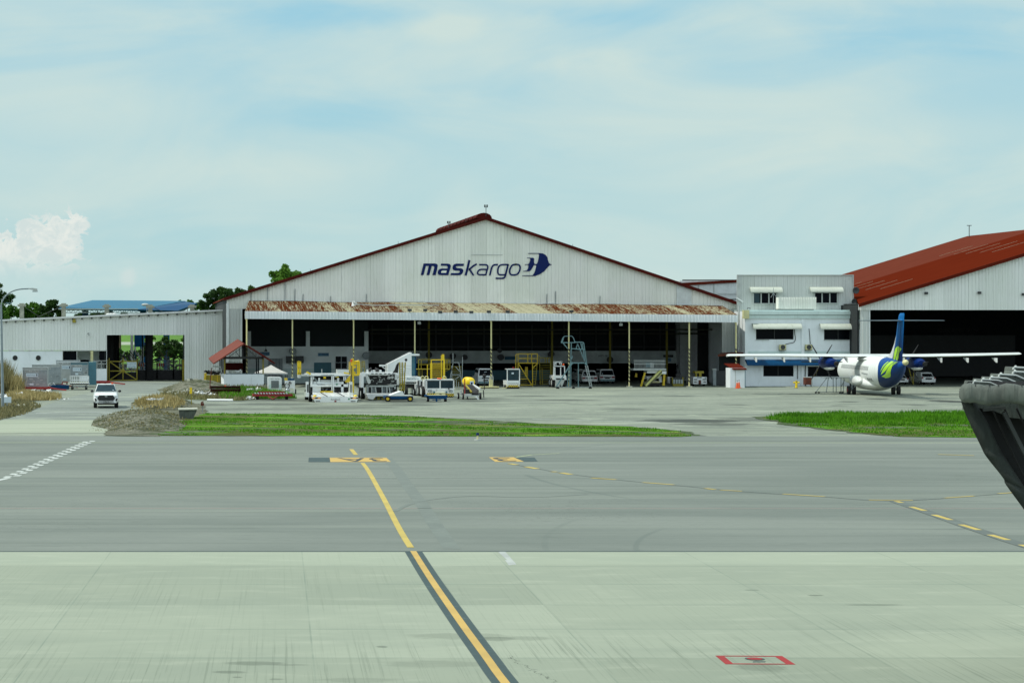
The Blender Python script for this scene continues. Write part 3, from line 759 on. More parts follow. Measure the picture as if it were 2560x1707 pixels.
tufts('grass', ISL_A, 4200, .09, .6, 'grass_green', 11, 'long strip of bright green grass beside the taxiway', mask=lambda x, y: min(1, max(.03, (nz(x, y * 2.2, .30) - .28) * 3.2)), wd=.05, spread=.22)
tufts('grass', ISL_A, 1500, .06, .5, 'grass_low', 12, 'short turf of the strip beside the taxiway', wd=.05, spread=.2, mask=lambda x, y: nz(x, y * 1.4, .5, 2))
tufts('grass', [(x, y) for x, y in ISL_B if True], 9000, .27, .7, 'grass_green', 13, 'tall bright green grass on the island under the aircraft', mask=lambda x, y: min(1, max(.04, (y - 141) / 7)) * min(1, max(.06, (nz(x, y * 1.6, .4) - .22) * 3.2)), wd=.05, spread=.2)
tufts('grass', ISL_B, 3500, .09, .5, 'grass_low', 14, 'short turf at the front of the grass island on the right', wd=.05, spread=.2)
DRY1 = [gp(*q) for q in ((322, 1030), (400, 1034), (458, 1026), (456, 1010), (420, 1004), (380, 1008), (345, 1018))]
dcx = sum(p[0] for p in DRY1) / 7; dcy = sum(p[1] for p in DRY1) / 7
def dk_(x, y): return max(0.0, 1 - ((x - dcx) / 2.6) ** 2 - ((y - dcy) / 9) ** 2)
tufts('dry_grass', DRY1, 700, .34, .8, 'grass_dry', 15, 'golden dry grass on top of the gravel mound', z0=.30, wd=.05, spread=.3, mask=lambda x, y: min(1, dk_(x, y) * 1.3) * (.35 + .65 * nz(x, y, 1.9)), zf=lambda x, y: .62 * dk_(x, y) ** .8)
DRY2 = [gp(*q) for q in ((30, 1004), (140, 1000), (150, 994), (60, 986), (20, 990))]
tufts('dry_grass', DRY2, 1500, .45, .5, 'grass_dry', 16, 'golden dry grass beside the red pallet dollies', wd=.05, spread=.25)
tufts('dry_grass', VERGE_L, 1700, .25, .6, 'grass_straw', 17, 'straw grass and gravel at the foot of the street lamp', wd=.05, spread=.25)
tufts('weeds', VERGE_C, 1600, .30, .6, 'grass_straw', 18, 'straw weeds on the rubble beside the red roofed shelter', wd=.05, spread=.25, z0=.05)
W1 = [gp(*q) for q in ((560, 998), (740, 996), (700, 985), (600, 972), (540, 982))]
tufts('weeds', W1, 1500, .40, .5, 'grass_green', 19, 'green weeds growing between rusty crates and shelter', wd=.05, spread=.25)
TALL = [gp(*q) for q in ((-60, 985), (48, 985), (55, 975), (30, 968), (-60, 968))]
tufts('reeds', TALL, 1300, 2.3, .5, 'grass_straw', 20, 'tall brown reeds against the white wall at the left edge', wd=.07, spread=.5, mask=lambda x, y: min(1, max(0.1, 1 - (x - wx(0, y)) / 1.5)))
tufts('reeds', TALL, 600, 1.3, .5, 'grass_dry', 21, 'dry tawny reeds mixed at the left edge', wd=.07, spread=.5)
GM = [(mx - 3, my - 14), (mx + 3.2, my - 14), (mx + 3.2, my + 12), (mx - 3, my + 12)]
def hz(x, y): return .72 * max(0, 1 - ((x - mx) / 3.2) ** 2 - ((y - my) / 16) ** 2) ** 1.0 - .05
tufts('dry_grass', GM, 500, .10, .6, 'grass_straw', 22, 'dead straw scattered over the gravel mound', wd=.04, spread=.3, zf=hz)

def litter(name, label, px, py, rx, ry, n, mat, seed, cat='debris', sz=(.1, .4), hh=.25, group=None):
    rnd = random.Random(seed); X, Y = gp(px, py); mb = MB()
    for _ in range(n):
        a = rnd.uniform(0, 6.28); r = math.sqrt(rnd.random()); x = rx * r * math.cos(a); y = ry * r * math.sin(a); s_ = rnd.uniform(*sz)
        z = rnd.uniform(0, hh) * (1 - r * .6); pts = []
        for k in range(7):
            v = Vector((rnd.gauss(0, 1), rnd.gauss(0, 1), rnd.gauss(0, .6))).normalized() * s_ * rnd.uniform(.6, 1.1)
            pts.append((x + v.x, y + v.y, max(0.02, z + s_ * .4 + v.z)))
        mb.add(pts, [(0, 1, 2), (0, 2, 3), (0, 3, 4), (1, 2, 5), (2, 5, 6), (3, 4, 6), (0, 4, 5), (1, 5, 6), (3, 6, 2)])
    o = mb.build(name, mat, label=label, cat=cat, group=group, kind='stuff'); o.location = (X, Y, .02); return o
litter('plastic_sheet', 'crumpled white plastic sheeting left of the dry grass', 36, 995, 1.6, 2.5, 46, 'tarp_white', 31, 'plastic sheet')
litter('plastic_sheet', 'white rubbish under the red pallet dolly', 108, 980, 1.1, .8, 16, 'tarp_white', 32, 'plastic sheet', (.1, .3), .1)
litter('plastic_sheet', 'small white scraps at the right tip of the dry grass', 158, 999, .7, 1.2, 12, 'tarp_white', 33, 'plastic sheet', (.06, .16), .06)
litter('plastic_sheet', 'white and grey stones on the verge beside the street lamp', 55, 1017, 1.2, 2.2, 30, 'concrete', 34, 'rubble', (.06, .2), .1)
litter('plastic_sheet', 'white torn sheet lying on the bank right of the yellow marker', 511, 990, .9, 1.5, 22, 'tarp_white', 35, 'plastic sheet')
litter('plastic_sheet', 'white bags heaped under the shelter wall beside the weeds', 636, 982, 1.0, 1.2, 30, 'tarp_white', 36, 'plastic sheet', (.1, .35), .4)
litter('plastic_sheet', 'small white bag in front of the red roller dolly', 624, 999, .5, .5, 9, 'tarp_white', 37, 'plastic sheet', (.15, .3), .2)
litter('plastic_sheet', 'white rubble on the crest of the gravel mound', 388, 1024, .8, 1, 16, 'tarp_white', 38, 'rubble', (.06, .18), .1).location.z = .75
litter('plastic_sheet', 'grey rubble stones on the slope by the road', 470, 985, 2.2, 6, 60, 'concrete', 39, 'rubble', (.08, .3), .5)
litter('plastic_sheet', 'broken grey slabs beside the yellow skip', 500, 962, 1.5, 4, 40, 'concrete', 40, 'rubble', (.15, .5), .6)
for o in list(bpy.data.objects):
    if o.name.startswith('plastic_sheet'):
        if o.get('category') == 'rubble': o.name = 'rubble'
        else: o.name = 'plastic_litter'
mb = MB(); mb.tube((0, 0, .1), (2.2, -.6, .1), .12); a_ = gp(518, 1003)
o = mb.build('white_pipe', 'tarp_white', label='long white pipe lying on the ground below the rusty crates', cat='pipe'); o.location = (a_[0], a_[1], 0)

# ---------------------------------------------------------------- corrugated cladding
def corr(mb, x0, x1, y, top, bot, pitch=.32, depth=.045, back=.08):
    """ribbed sheet on a wall facing the camera; top/bot are functions of x"""
    prof = [(0, 0), (.62, 0), (.70, -depth), (.92, -depth)]
    V = []; n = int((x1 - x0) / pitch) + 1
    for k in range(n):
        for fx, dy in prof:
            x = x0 + (k + fx) * pitch
            if x <= x1: V.append((x, dy))
    V.append((x1, 0))
    o = []
    for x, dy in V: o += [(x, y + dy, bot(x)), (x, y + dy, max(bot(x), top(x)))]
    mb.add(o, [(2 * i, 2 * i + 2, 2 * i + 3, 2 * i + 1) for i in range(len(V) - 1)])
    pts = [(x0, bot(x0)), (x1, bot(x1))] + [(x, top(x)) for x in reversed([x0 + (x1 - x0) * i / 40 for i in range(41)])]
    mb.prism(pts, y + .01, y + back)
    return mb
def pw(pts):
    def f(x):
        if x <= pts[0][0]: return pts[0][1]
        for (a, b), (c, d) in zip(pts, pts[1:]):
            if x <= c: return b + (d - b) * (x - a) / (c - a)
        return pts[-1][1]
    return f

# ---------------------------------------------------------------- the cargo hangar
HYF = 243.0; YR = 264.0
def hx(px, Y=HYF): return wx(px, Y)
def hzz(py, Y=HYF): return wz(py, Y)
hg = thing('cargo_hangar', 'wide white corrugated hangar with red gable trim and blue maskargo lettering', 'hangar', (hx(1213), HYF, 0))
AP = (hx(1213), hzz(546)); EL = (hx(567), hzz(746)); ER = (hx(1852), hzz(762))
rake = pw([EL, AP, ER])
BOT = hzz(772)
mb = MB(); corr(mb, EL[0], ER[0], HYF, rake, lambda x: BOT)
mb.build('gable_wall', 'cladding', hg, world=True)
mb = MB(); corr(mb, hx(570), hx(604), HYF + .02, lambda x: BOT, lambda x: 0); corr(mb, hx(1805), hx(1846), HYF + .02, lambda x: BOT, lambda x: 0)
mb.build('corner_panel', 'cladding_grey', hg, world=True)
mb = MB(); mb.box(EL[0] - .05, hx(572), HYF - .12, HYF + .2, 0, BOT + .6); mb.box(hx(603), hx(605.5), HYF - .1, HYF + .1, 0, BOT)
mb.build('corner_trim', 'white_paint', hg, world=True)
# louvre panel set into the cladding
mb = MB()
lx0, lx1, lz0, lz1 = hx(1691), hx(1728), hzz(763), hzz(722)
mb.prism([(lx0, lz0), (lx1, lz0), (lx1, hzz(726)), (lx0, hzz(712))], HYF - .10, HYF - .055)
for k in range(9): z = lz0 + (lz1 - lz0) * (k + .5) / 9; mb.bar((lx0, HYF - .12, z), (lx1, HYF - .12, z), .05, .14)
mb.build('louvre', 'white_paint', hg, world=True)
# a few loose or patched sheets on the gable
mb = MB()
for px, y0, y1, wd in ((712, 705, 752, 3), (737, 722, 752, 2.5), (627, 732, 752, 3), (668, 720, 750, 2.5), (757, 735, 752, 2), (1388, 728, 762, 2.5), (1366, 735, 762, 2), (826, 740, 756, 2), (915, 735, 756, 2), (1499, 740, 764, 2)):
    mb.bar((hx(px), HYF - .06, hzz(y1)), (hx(px + .8), HYF - .10, hzz(y0)), .07, .05)
mb.build('sheet_lap', 'grey_paint', hg, world=True)
mb = MB(); mb.bar((hx(1178), HYF - .05, hzz(637)), (hx(1256), HYF - .05, hzz(637.5)), .05, .05); mb.build('flashing', 'light_grey', hg, world=True)
# roof slabs and barge boards
RD = 51.0
def slab(a, b, y0, y1, t, mb):
    mb.add([(a[0], y0, a[1]), (b[0], y0, b[1]), (b[0], y0, b[1] + t), (a[0], y0, a[1] + t), (a[0], y1, a[1]), (b[0], y1, b[1]), (b[0], y1, b[1] + t), (a[0], y1, a[1] + t)],
           [(0, 1, 2, 3), (7, 6, 5, 4), (0, 4, 5, 1), (3, 2, 6, 7), (1, 5, 6, 2), (0, 3, 7, 4)])
for a, b in (((EL[0] - .3, EL[1] - .09), AP), (AP, (ER[0] + .3, ER[1] - .1))):
    mb = MB(); slab(a, b, HYF - .35, HYF + RD, .13, mb); mb.build('roof', 'roof_red', hg, world=True)
    mb = MB(); slab((a[0], a[1] - .18), (b[0], b[1] - .18), HYF - .50, HYF - .36, .36, mb); mb.build('barge_board', 'red_trim', hg, world=True)
for k in range(11):       # rounded ventilators along the ridge
    y = HYF + 1 + k * 3.3; mb = MB(); secs = []
    for yy in (y, y + 2.6):
        secs.append([(AP[0] - .9 * math.cos(t), yy, AP[1] + .05 + .62 * math.sin(t)) for t in [math.pi * i / 8 for i in range(9)]])
    mb.loft(secs, closed=True); mb.build('ridge_vent', 'red_trim', hg, world=True)
for px, y0, y1, yy in ((1215, 512, 541, 244), (1122, 553, 571, 262)):
    mb = MB(); X = wx(px, yy); z0, z1 = wz(y1, yy) - .6, wz(y0, yy)
    mb.tube((X, yy, z0), (X, yy, z1), .035); mb.bar((X - .18, yy, z1 - .28), (X + .18, yy, z1 - .28), .05)
    mb.box(X - .20, X - .08, yy - .05, yy + .05, z1 - .28, z1); mb.box(X + .08, X + .20, yy - .05, yy + .05, z1 - .28, z1)
    mb.build('beacon_mast', 'dark_grey', hg, world=True)
for px, py in ((777, 672), (997, 603), (1166, 545), (1434, 610)):
    mb = MB(); mb.tube((hx(px), HYF + .3, hzz(py + 10)), (hx(px - 1), HYF + .3, hzz(py)), .02, n=5); mb.build('lightning_rod', 'dark_grey', hg, world=True)
# shell of the hall
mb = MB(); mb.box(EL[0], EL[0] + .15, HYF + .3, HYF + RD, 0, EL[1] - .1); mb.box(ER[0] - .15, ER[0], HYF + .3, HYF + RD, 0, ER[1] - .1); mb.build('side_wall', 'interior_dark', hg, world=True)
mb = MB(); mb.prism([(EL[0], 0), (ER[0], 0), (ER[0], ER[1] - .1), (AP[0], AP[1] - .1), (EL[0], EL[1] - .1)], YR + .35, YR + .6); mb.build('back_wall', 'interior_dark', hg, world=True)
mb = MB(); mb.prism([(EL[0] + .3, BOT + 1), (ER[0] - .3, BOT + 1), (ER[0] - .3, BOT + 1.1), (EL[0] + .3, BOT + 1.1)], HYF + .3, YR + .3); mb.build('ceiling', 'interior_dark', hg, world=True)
# rear office wall: low pale wall with dark band above
mb = MB(); mb.box(wx(918, YR), wx(1800, YR), YR, YR + .3, 0, wz(877, YR)); mb.build('inner_wall', 'interior_wall', hg, world=True)
mb = MB(); mb.box(wx(918, YR), wx(1800, YR), YR - .06, YR, 0, wz(925, YR)); mb.build('wainscot', 'teal_paint', hg, world=True)
for a, b, c, d in ((1080, 906, 1198, 960), (1262, 905, 1307, 960), (1368, 892, 1466, 960), (1455, 908, 1505, 960), (1545, 893, 1603, 912), (1548, 934, 1600, 960), (1670, 910, 1690, 960), (1705, 893, 1716, 908), (1760, 893, 1778, 908), (1704, 910, 1778, 960)):
    mb = MB(); mb.box(wx(a, YR), wx(b, YR), YR - .14, YR - .07, wz(d, YR), wz(c, YR)); mb.build('doorway', 'interior_dark', hg, world=True)
for a, b, c, d in ((1157, 908, 1197, 955), (1485, 908, 1503, 950), (1512, 909, 1532, 950), (1410, 908, 1460, 925)):
    mb = MB(); mb.box(wx(a, YR), wx(b, YR), YR - .20, YR - .145, wz(d, YR), wz(c, YR)); mb.build('inner_door', 'teal_paint', hg, world=True)
for px, py, r in ((1072, 887, 8), (1132, 890, 8), (1162, 893, 7), (1249, 876, 6), (1252, 893, 8), (1378, 885, 8), (1525, 899, 8), (1696, 916, 5)):
    mb = MB(); X, Z, rr = wx(px, YR - .9), wz(py, YR - .9), r * (YR - .9) / F
    mb.tube((X, YR - 1.0, Z), (X, YR - .8, Z), rr, n=18); mb.tube((X, YR - .8, Z), (X, YR - .05, Z), .05); mb.build('wall_fan', 'dark_grey', hg, world=True)
def sign(hgr, px0, py0, px1, py1, Y, body, plate, ink, nm='sign_board', lab=None):
    mb = MB(); mb.box(wx(px0, Y), wx(px1, Y), Y - .05, Y, wz(py1, Y), wz(py0, Y)); o = mb.build(nm, plate, hgr, world=True)
    if body: text_mesh(body, wx(px0 + 1, Y), wx(px1 - 1, Y), wz(py1 - 1.2, Y), wz(py0 + 1.2, Y), Y - .056, 'lettering', ink, hgr, world=True)
    return o
sign(hg, 1494, 886, 1524, 893, YR - .05, 'SAFETY FIRST', 'interior_wall', 'ink_dark')
sign(hg, 1262, 891, 1290, 899, YR - .05, '', 'blue_metal', 'ink_dark')
sign(hg, 1658, 887, 1683, 893, YR - .05, '', 'dark_grey', 'ink_dark')
sign(hg, 1669, 895, 1677, 903, YR - .05, '', 'sign_blue', 'ink_dark')
# upper glazing band of the rear wall
mb = MB()
for k in range(22):
    X = wx(930 + k * 40, YR); mb.box(X - .06, X + .06, YR - .1, YR, wz(877, YR), wz(812, YR))
mb.box(wx(918, YR), wx(1800, YR), YR - .12, YR - .02, wz(868, YR), wz(865.5, YR)); mb.box(wx(918, YR), wx(1800, YR), YR - .12, YR - .02, wz(826, YR), wz(823, YR))
mb.build('glazing_bar', 'dark_grey', hg, world=True)
# nearer office block inside the left bay
YL = 251.0
mb = MB(); mb.box(wx(617, YL), wx(921, YL), YL, YL + 20, 0, wz(866, YL)); mb.build('inner_office', 'plaster_shade', hg, world=True)
for a, b in ((617, 627.5), (765, 774.5), (911, 921)):
    mb = MB(); mb.box(wx(a, YL), wx(b, YL), YL - .1, YL + .4, wz(866, YL), wz(828, YL)); mb.build('pier', 'plaster_shade', hg, world=True)
mb = MB(); mb.box(wx(617, YL), wx(921, YL), YL + .5, YL + .6, wz(866, YL), BOT + 1); mb.build('upper_glazing', 'interior_dark', hg, world=True)
mb = MB(); mb.box(wx(617, YL), wx(921, YL), YL - .04, YL - .005, 0, wz(921, YL)); mb.build('wainscot', 'pale_teal', hg, world=True)
mb = MB(); mb.box(wx(671, YL), wx(706, YL), YL - .09, YL - .045, 0, wz(896, YL)); mb.build('grey_door', 'grey_paint', hg, world=True)
mb = MB()
for px in (682, 690, 698): mb.box(wx(px, YL) - .02, wx(px, YL) + .02, YL - .11, YL - .09, 0, wz(897, YL))
mb.build('door_seam', 'dark_grey', hg, world=True)
mb = MB(); mb.box(wx(785, YL), wx(828, YL), YL - .09, YL - .045, 0, wz(906, YL)); mb.build('blue_door', 'teal_paint', hg, world=True)
mb = MB(); mb.box(wx(839, YL), wx(867, YL), YL - .09, YL - .045, wz(940, YL), wz(891, YL)); mb.build('inner_window', 'glass_dark', hg, world=True)
mb = MB(); X = wx(853, YL); mb.box(X - .05, X + .05, YL - .13, YL - .095, wz(940, YL), wz(891, YL)); mb.box(wx(839, YL), wx(867, YL), YL - .128, YL - .093, wz(906, YL) - .04, wz(906, YL) + .04); mb.build('mullion', 'grey_paint', hg, world=True)
for a, b in ((715, 735), (739, 758)):
    mb = MB(); mb.box(wx(a, YL), wx(b, YL), YL - .9, YL - .05, wz(907, YL), wz(890, YL)); mb.box(wx(a, YL) + .06, wx(b, YL) - .06, YL - .93, YL - .9, wz(905, YL), wz(893, YL)); mb.build('air_conditioner', 'dark_grey', hg, world=True)
for px, py in ((732, 878), (915, 889)):
    mb = MB(); X, Z = wx(px, YL - .8), wz(py, YL - .8); secs = []
    for yy, r in ((-.25, .38), (-.1, .42), (.1, .42), (.25, .36)): secs.append([(X + r * math.cos(t), YL - .8 + yy, Z + r * math.sin(t)) for t in [2 * math.pi * i / 18 for i in range(18)]])
    mb.loft(secs); mb.tube((X, YL - .6, Z), (X, YL, Z), .05); mb.build('wall_fan', 'grey_paint', hg, world=True)
sign(hg, 649, 880, 674, 888.5, YL - .05, 'SAFETY FIRST', 'sign_blue', 'ink_dark')
sign(hg, 795, 882, 822, 890, YL - .05, 'NO SMOKING', 'sign_blue', 'ink_dark')
mb = MB(); mb.bar((wx(664, YL), YL - .6, wz(866, YL)), (wx(664, YL), YL - .6, wz(872, YL)), .05); mb.tube((wx(664, YL), YL - .6, wz(878, YL)), (wx(664, YL), YL - .6, wz(872, YL)), .2, .05); mb.build('pendant_lamp', 'dark_grey', hg, world=True)
# inner yellow columns and roof girders
for px, y1 in ((1072, 800), (1380, 800), (1525, 800), (1667, 800), (1787, 800)):
    mb = MB(); X = wx(px, 257); mb.box(X - .11, X + .11, 256.9, 257.1, 0, 8.5); mb.box(X - .03, X + .03, 256.8, 257.2, 0, 8.5); mb.build('column', 'yellow_old', hg, world=True)
for zz, yy, x0, x1 in ((wz(824, 252), 252, 925, 1790), (wz(834, 258), 258, 925, 1800)):
    mb = MB(); mb.box(wx(x0, yy), wx(x1, yy), yy, yy + .15, zz - .08, zz + .08); mb.build('girder', 'soil_dark', hg, world=True)

# canopy on striped posts
YC = 234.0
cx0, cx1 = wx(612, YC), wx(1843, YC); wx0, wx1 = hx(622), hx(1805)
ctop = lambda t: (wz(779, YC) + t * (wz(788.5, YC) - wz(779, YC)))
wtop = lambda t: (hzz(752) + t * (hzz(764) - hzz(752)))
mb = MB(); V = []; n = 300
for i in range(n + 1):
    t = i / n
    for ft, dz in ((0, 0), (.6, 0), (.7, .035), (.9, .035)):
        tt = min(1, t + ft / n)
        sag = .05 * math.sin(tt * 23) * math.sin(tt * 7)
        V += [(cx0 + (cx1 - cx0) * tt, YC - .25, ctop(tt) + dz), (wx0 + (wx1 - wx0) * tt, HYF - .05, wtop(tt) + dz + sag)]
mb.add(V, [(2 * i, 2 * i + 2, 2 * i + 3, 2 * i + 1) for i in range(len(V) // 2 - 1)])
cr = mb.build('canopy_roof', 'rusty_sheet', hg, world=True)
mb = MB()
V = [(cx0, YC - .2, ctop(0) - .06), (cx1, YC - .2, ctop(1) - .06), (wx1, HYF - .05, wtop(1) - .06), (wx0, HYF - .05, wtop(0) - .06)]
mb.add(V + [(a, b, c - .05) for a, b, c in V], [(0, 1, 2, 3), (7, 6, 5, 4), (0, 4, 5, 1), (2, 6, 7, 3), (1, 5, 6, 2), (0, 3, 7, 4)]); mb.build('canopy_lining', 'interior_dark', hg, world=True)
mb = MB(); corr(mb, cx0, cx1, YC - .30, lambda x: ctop((x - cx0) / (cx1 - cx0)) + .05, lambda x: wz(797, YC) + (wz(806, YC) - wz(797, YC)) * (x - cx0) / (cx1 - cx0), pitch=.34, depth=.04, back=.06)
mb.build('canopy_fascia', 'cladding_fascia', hg, world=True)
# bent gutter lying across the canopy
pts = [(882, 757), (893, 763), (930, 766), (1000, 765), (1095, 766)]
mb = MB(); P3 = [(wx(a, 239), 239 - .2 * i, wz(b, 239) + .12) for i, (a, b) in enumerate(pts)]
for a, b in zip(P3, P3[1:]): mb.bar(a, b, .22, .10)
mb.build('bent_gutter', 'light_grey', hg, world=True)
mb = MB(); X, Z = wx(883, 239), wz(757, 239); mb.add([(X - .2, 239, Z - .4), (X + .5, 238.8, Z - .2), (X + .1, 239.1, Z + .2), (X - .1, 239.2, Z + .15), (X, 239.3, Z - .3)], [(0, 1, 2, 3), (0, 4, 3), (1, 4, 2)]); mb.build('torn_flashing', 'tarp_white', hg, world=True)
mb = MB(); rnd = random.Random(9)
for k in range(70):
    t = rnd.uniform(.28, .72); X = wx0 + (wx1 - wx0) * t; mb.bar((X, HYF - .12, wtop(t) + .03), (X + rnd.uniform(.2, .7), HYF - .16, wtop(t) + rnd.uniform(0, .12)), .06, .05)
mb.build('loose_flashing', 'tarp_white', hg, world=True)
for px, py in ((1024, 775), (1063, 775), (1100, 780), (1139, 779), (1178, 780), (1222, 779), (1269, 779), (1428, 778)):
    mb = MB(); yy = YC - .1; X, Z = wx(px, yy), wz(py, yy)
    mb.box(X - .20, X + .20, yy - .25, yy + .15, Z - .14, Z + .12); mb.bar((X, yy, Z - .1), (X, yy, Z - .38), .06); mb.box(X - .17, X + .17, yy - .27, yy - .25, Z - .11, Z + .09)
    mb.build('canopy_lamp', 'dark_grey', hg, world=True)
for px, py in ((1048, 807), (1552, 811)):
    mb = MB(); X, Z = wx(px, YC + .5), wz(py, YC + .5); mb.box(X - .16, X + .16, YC + .35, YC + .6, Z - .15, Z + .12); mb.bar((X, YC + .5, Z), (X, YC + .5, Z + .5), .05); mb.build('flood_lamp', 'light_grey', hg, world=True)
for i, px in enumerate((617, 731, 884, 1037, 1228, 1422, 1573, 1723, 1840)):
    X = wx(px, YC); t = (X - cx0) / (cx1 - cx0); zt = ctop(t) - .5
    p = MB(); r = .085 if i in (0, 4, 7, 8) else .07
    p.tube((0, 0, 0), (0, 0, zt), r, n=12)
    if i in (0, 2, 4, 6, 8): p.tube((0, 0, zt - .5), (-.12, 0, zt - .2), r * .8); p.tube((-.12, 0, zt - .2), (-.16, 0, zt + .25), r * .8)
    o = p.build('post', 'post_spiral' if i not in (3,) else 'cream_paint', hg); o.location = (X - hg.location.x, YC - HYF, 0)
    q = MB()
    if i in (1, 4): q.tube((0, 0, .0), (0, 0, 1.1), .30 if i == 1 else .26, .12 if i == 1 else .2, n=12)
    q.box(-.28, .28, -.28, .28, 0, .12); q2 = q.build('post_base', 'concrete', o)

# sign: lettering and emblem traced as shapes, set just proud of the ribs
def LX(cx): return hx(1040 + cx / 6.533)
def LZ(cy): return hzz(600 + cy / 6.533)
def stroke(mb, pts, wd, y0, y1, sm=True, butt=True):
    P = [Vector((LX(a), LZ(b))) for a, b in (smooth(pts, 5) if sm else pts)]; wd = wd / 6.533 * HYF / F
    Lf = []; Rt = []
    for i, p in enumerate(P):
        a = P[max(0, i - 1)]; b = P[min(len(P) - 1, i + 1)]; d = (b - a).normalized(); nn = Vector((-d.y, d.x)) * wd / 2
        Lf.append(p + nn); Rt.append(p - nn)
    for i in range(len(P) - 1):
        mb.prism([tuple(Lf[i]), tuple(Lf[i + 1]), tuple(Rt[i + 1]), tuple(Rt[i])], y0, y1)
y0, y1 = HYF - .085, HYF - .05
mb = MB()
def SS(pts, wd, sm=True): stroke(mb, pts, wd, y0, y1, sm)
def poly(pts): mb.prism([(LX(a), LZ(b)) for a, b in pts], y0, y1)
poly([(77, 575), (122, 384), (310, 384), (340, 392), (356, 415), (352, 440), (320, 575), (268, 575), (298, 450), (294, 432), (280, 425), (255, 425), (218, 575), (172, 575), (208, 425), (160, 425), (122, 575)])
poly([(400, 420), (408, 386), (520, 386), (555, 396), (568, 425), (562, 455), (525, 575), (400, 575), (368, 566), (352, 540), (362, 500), (385, 475), (420, 466), (512, 466), (518, 440), (505, 421)][:16])
# counter of the first a is laid over as a cream inset
mc = MB(); mc.prism([(LX(a), LZ(b)) for a, b in ((432, 500), (500, 500), (490, 538), (415, 538), (408, 525), (415, 508))], HYF - .092, HYF - .084)
poly([(785, 388), (775, 426), (665, 426), (650, 435), (652, 450), (670, 460), (735, 462), (765, 478), (772, 505), (758, 545), (735, 568), (705, 576), (562, 576), (572, 540), (690, 540), (712, 528), (714, 512), (700, 502), (635, 500), (602, 484), (594, 455), (604, 418), (625, 396), (655, 386)])
SS([(872, 330), (810, 580)], 35, False); SS([(992, 392), (935, 425), (868, 480)], 28, False); SS([(864, 472), (900, 520), (938, 580)], 28, False)
SS([(1032, 404), (1110, 404), (1155, 410), (1172, 440), (1160, 490), (1137, 578)], 25); SS([(1155, 482), (1060, 482), (1018, 503), (1004, 540), (1020, 563), (1060, 568), (1140, 568)], 25)
SS([(1203, 580), (1225, 490), (1245, 435), (1275, 408), (1336, 404)], 27)
SS([(1508, 403), (1400, 405), (1355, 430), (1336, 490), (1342, 550), (1370, 568), (1462, 568)], 25); SS([(1505, 396), (1470, 530), (1448, 605), (1410, 626), (1300, 626)], 27)
SS([(1640, 400), (1580, 408), (1545, 450), (1528, 515), (1545, 562), (1590, 572), (1650, 560), (1685, 515), (1699, 450), (1682, 410), (1640, 400), (1610, 401)], 26)
sg = mb.build('sign_lettering', 'logo_blue', hg, world=True)
mc.build('letter_counter', 'cladding', hg, world=True)
mb = MB()
poly([(1830, 216), (2010, 215), (2070, 220), (2115, 245), (2145, 285), (2155, 335), (2170, 375), (2190, 393), (2215, 398), (2213, 408), (2180, 415), (2140, 455), (2090, 515), (2020, 560), (1945, 589), (1735, 589), (1735, 579), (1905, 576), (1935, 530), (1952, 470),
      (1962, 425), (1950, 410), (1925, 411), (1905, 440), (1880, 490), (1850, 512), (1750, 517), (1750, 508), (1805, 500), (1830, 460), (1838, 420), (1830, 408), (1778, 407), (1778, 398), (1832, 396), (1850, 375), (1865, 330), (1860, 300), (1812, 298), (1812, 289),
      (1915, 291), (1930, 310), (1925, 350), (1930, 385), (1950, 395), (1970, 392), (1985, 370), (2000, 300), (2008, 240), (2000, 226), (1830, 225)])
mb.build('emblem', 'logo_blue', hg, world=True)

# ---------------------------------------------------------------- white hall between hangar and office
YB = 262.0
t = thing('rear_hall', 'low white hall with red roof behind the hangar, left of the office block', 'building', (wx(1780, YB), YB, 0))
mb = MB(); mb.box(wx(1700, YB), wx(1846, YB), YB, YB + 20, 0, wz(702, YB)); mb.prism([(wx(1690, YB), wz(713, YB)), (wx(1846, YB), wz(703, YB)), (wx(1846, YB), wz(735, YB)), (wx(1690, YB), wz(735, YB))], YB - .1, YB - .005)
mb.build('wall', 'white_paint', t, world=True)
mb = MB(); mb.add([(wx(1705, YB), YB - .3, wz(714, YB)), (wx(1843, YB), YB - .3, wz(706, YB)), (wx(1843, YB), YB - .3, wz(700, YB)), (wx(1705, YB), YB - .3, wz(707, YB)), (wx(1705, YB), YB + 20, wz(714, YB)), (wx(1843, YB), YB + 20, wz(706, YB)), (wx(1843, YB), YB + 20, wz(700, YB)), (wx(1705, YB), YB + 20, wz(700, YB))],
                  [(0, 1, 2, 3), (4, 7, 6, 5), (3, 2, 6, 7), (0, 4, 5, 1), (0, 3, 7, 4), (1, 5, 6, 2)]); mb.build('roof', 'roof_red', t, world=True)
mb = MB(); mb.box(wx(1707, YB + 8), wx(1843, YB + 8), YB + 8, YB + 8.3, wz(704, YB + 8), wz(699, YB + 8)); mb.build('parapet', 'dark_grey', t, world=True)
mb = MB()
for px in (1746, 1784): mb.box(wx(px, YB) - .06, wx(px, YB) + .06, YB - .16, YB - .1, wz(735, YB), wz(710, YB))
mb.build('pilaster', 'light_grey', t, world=True)

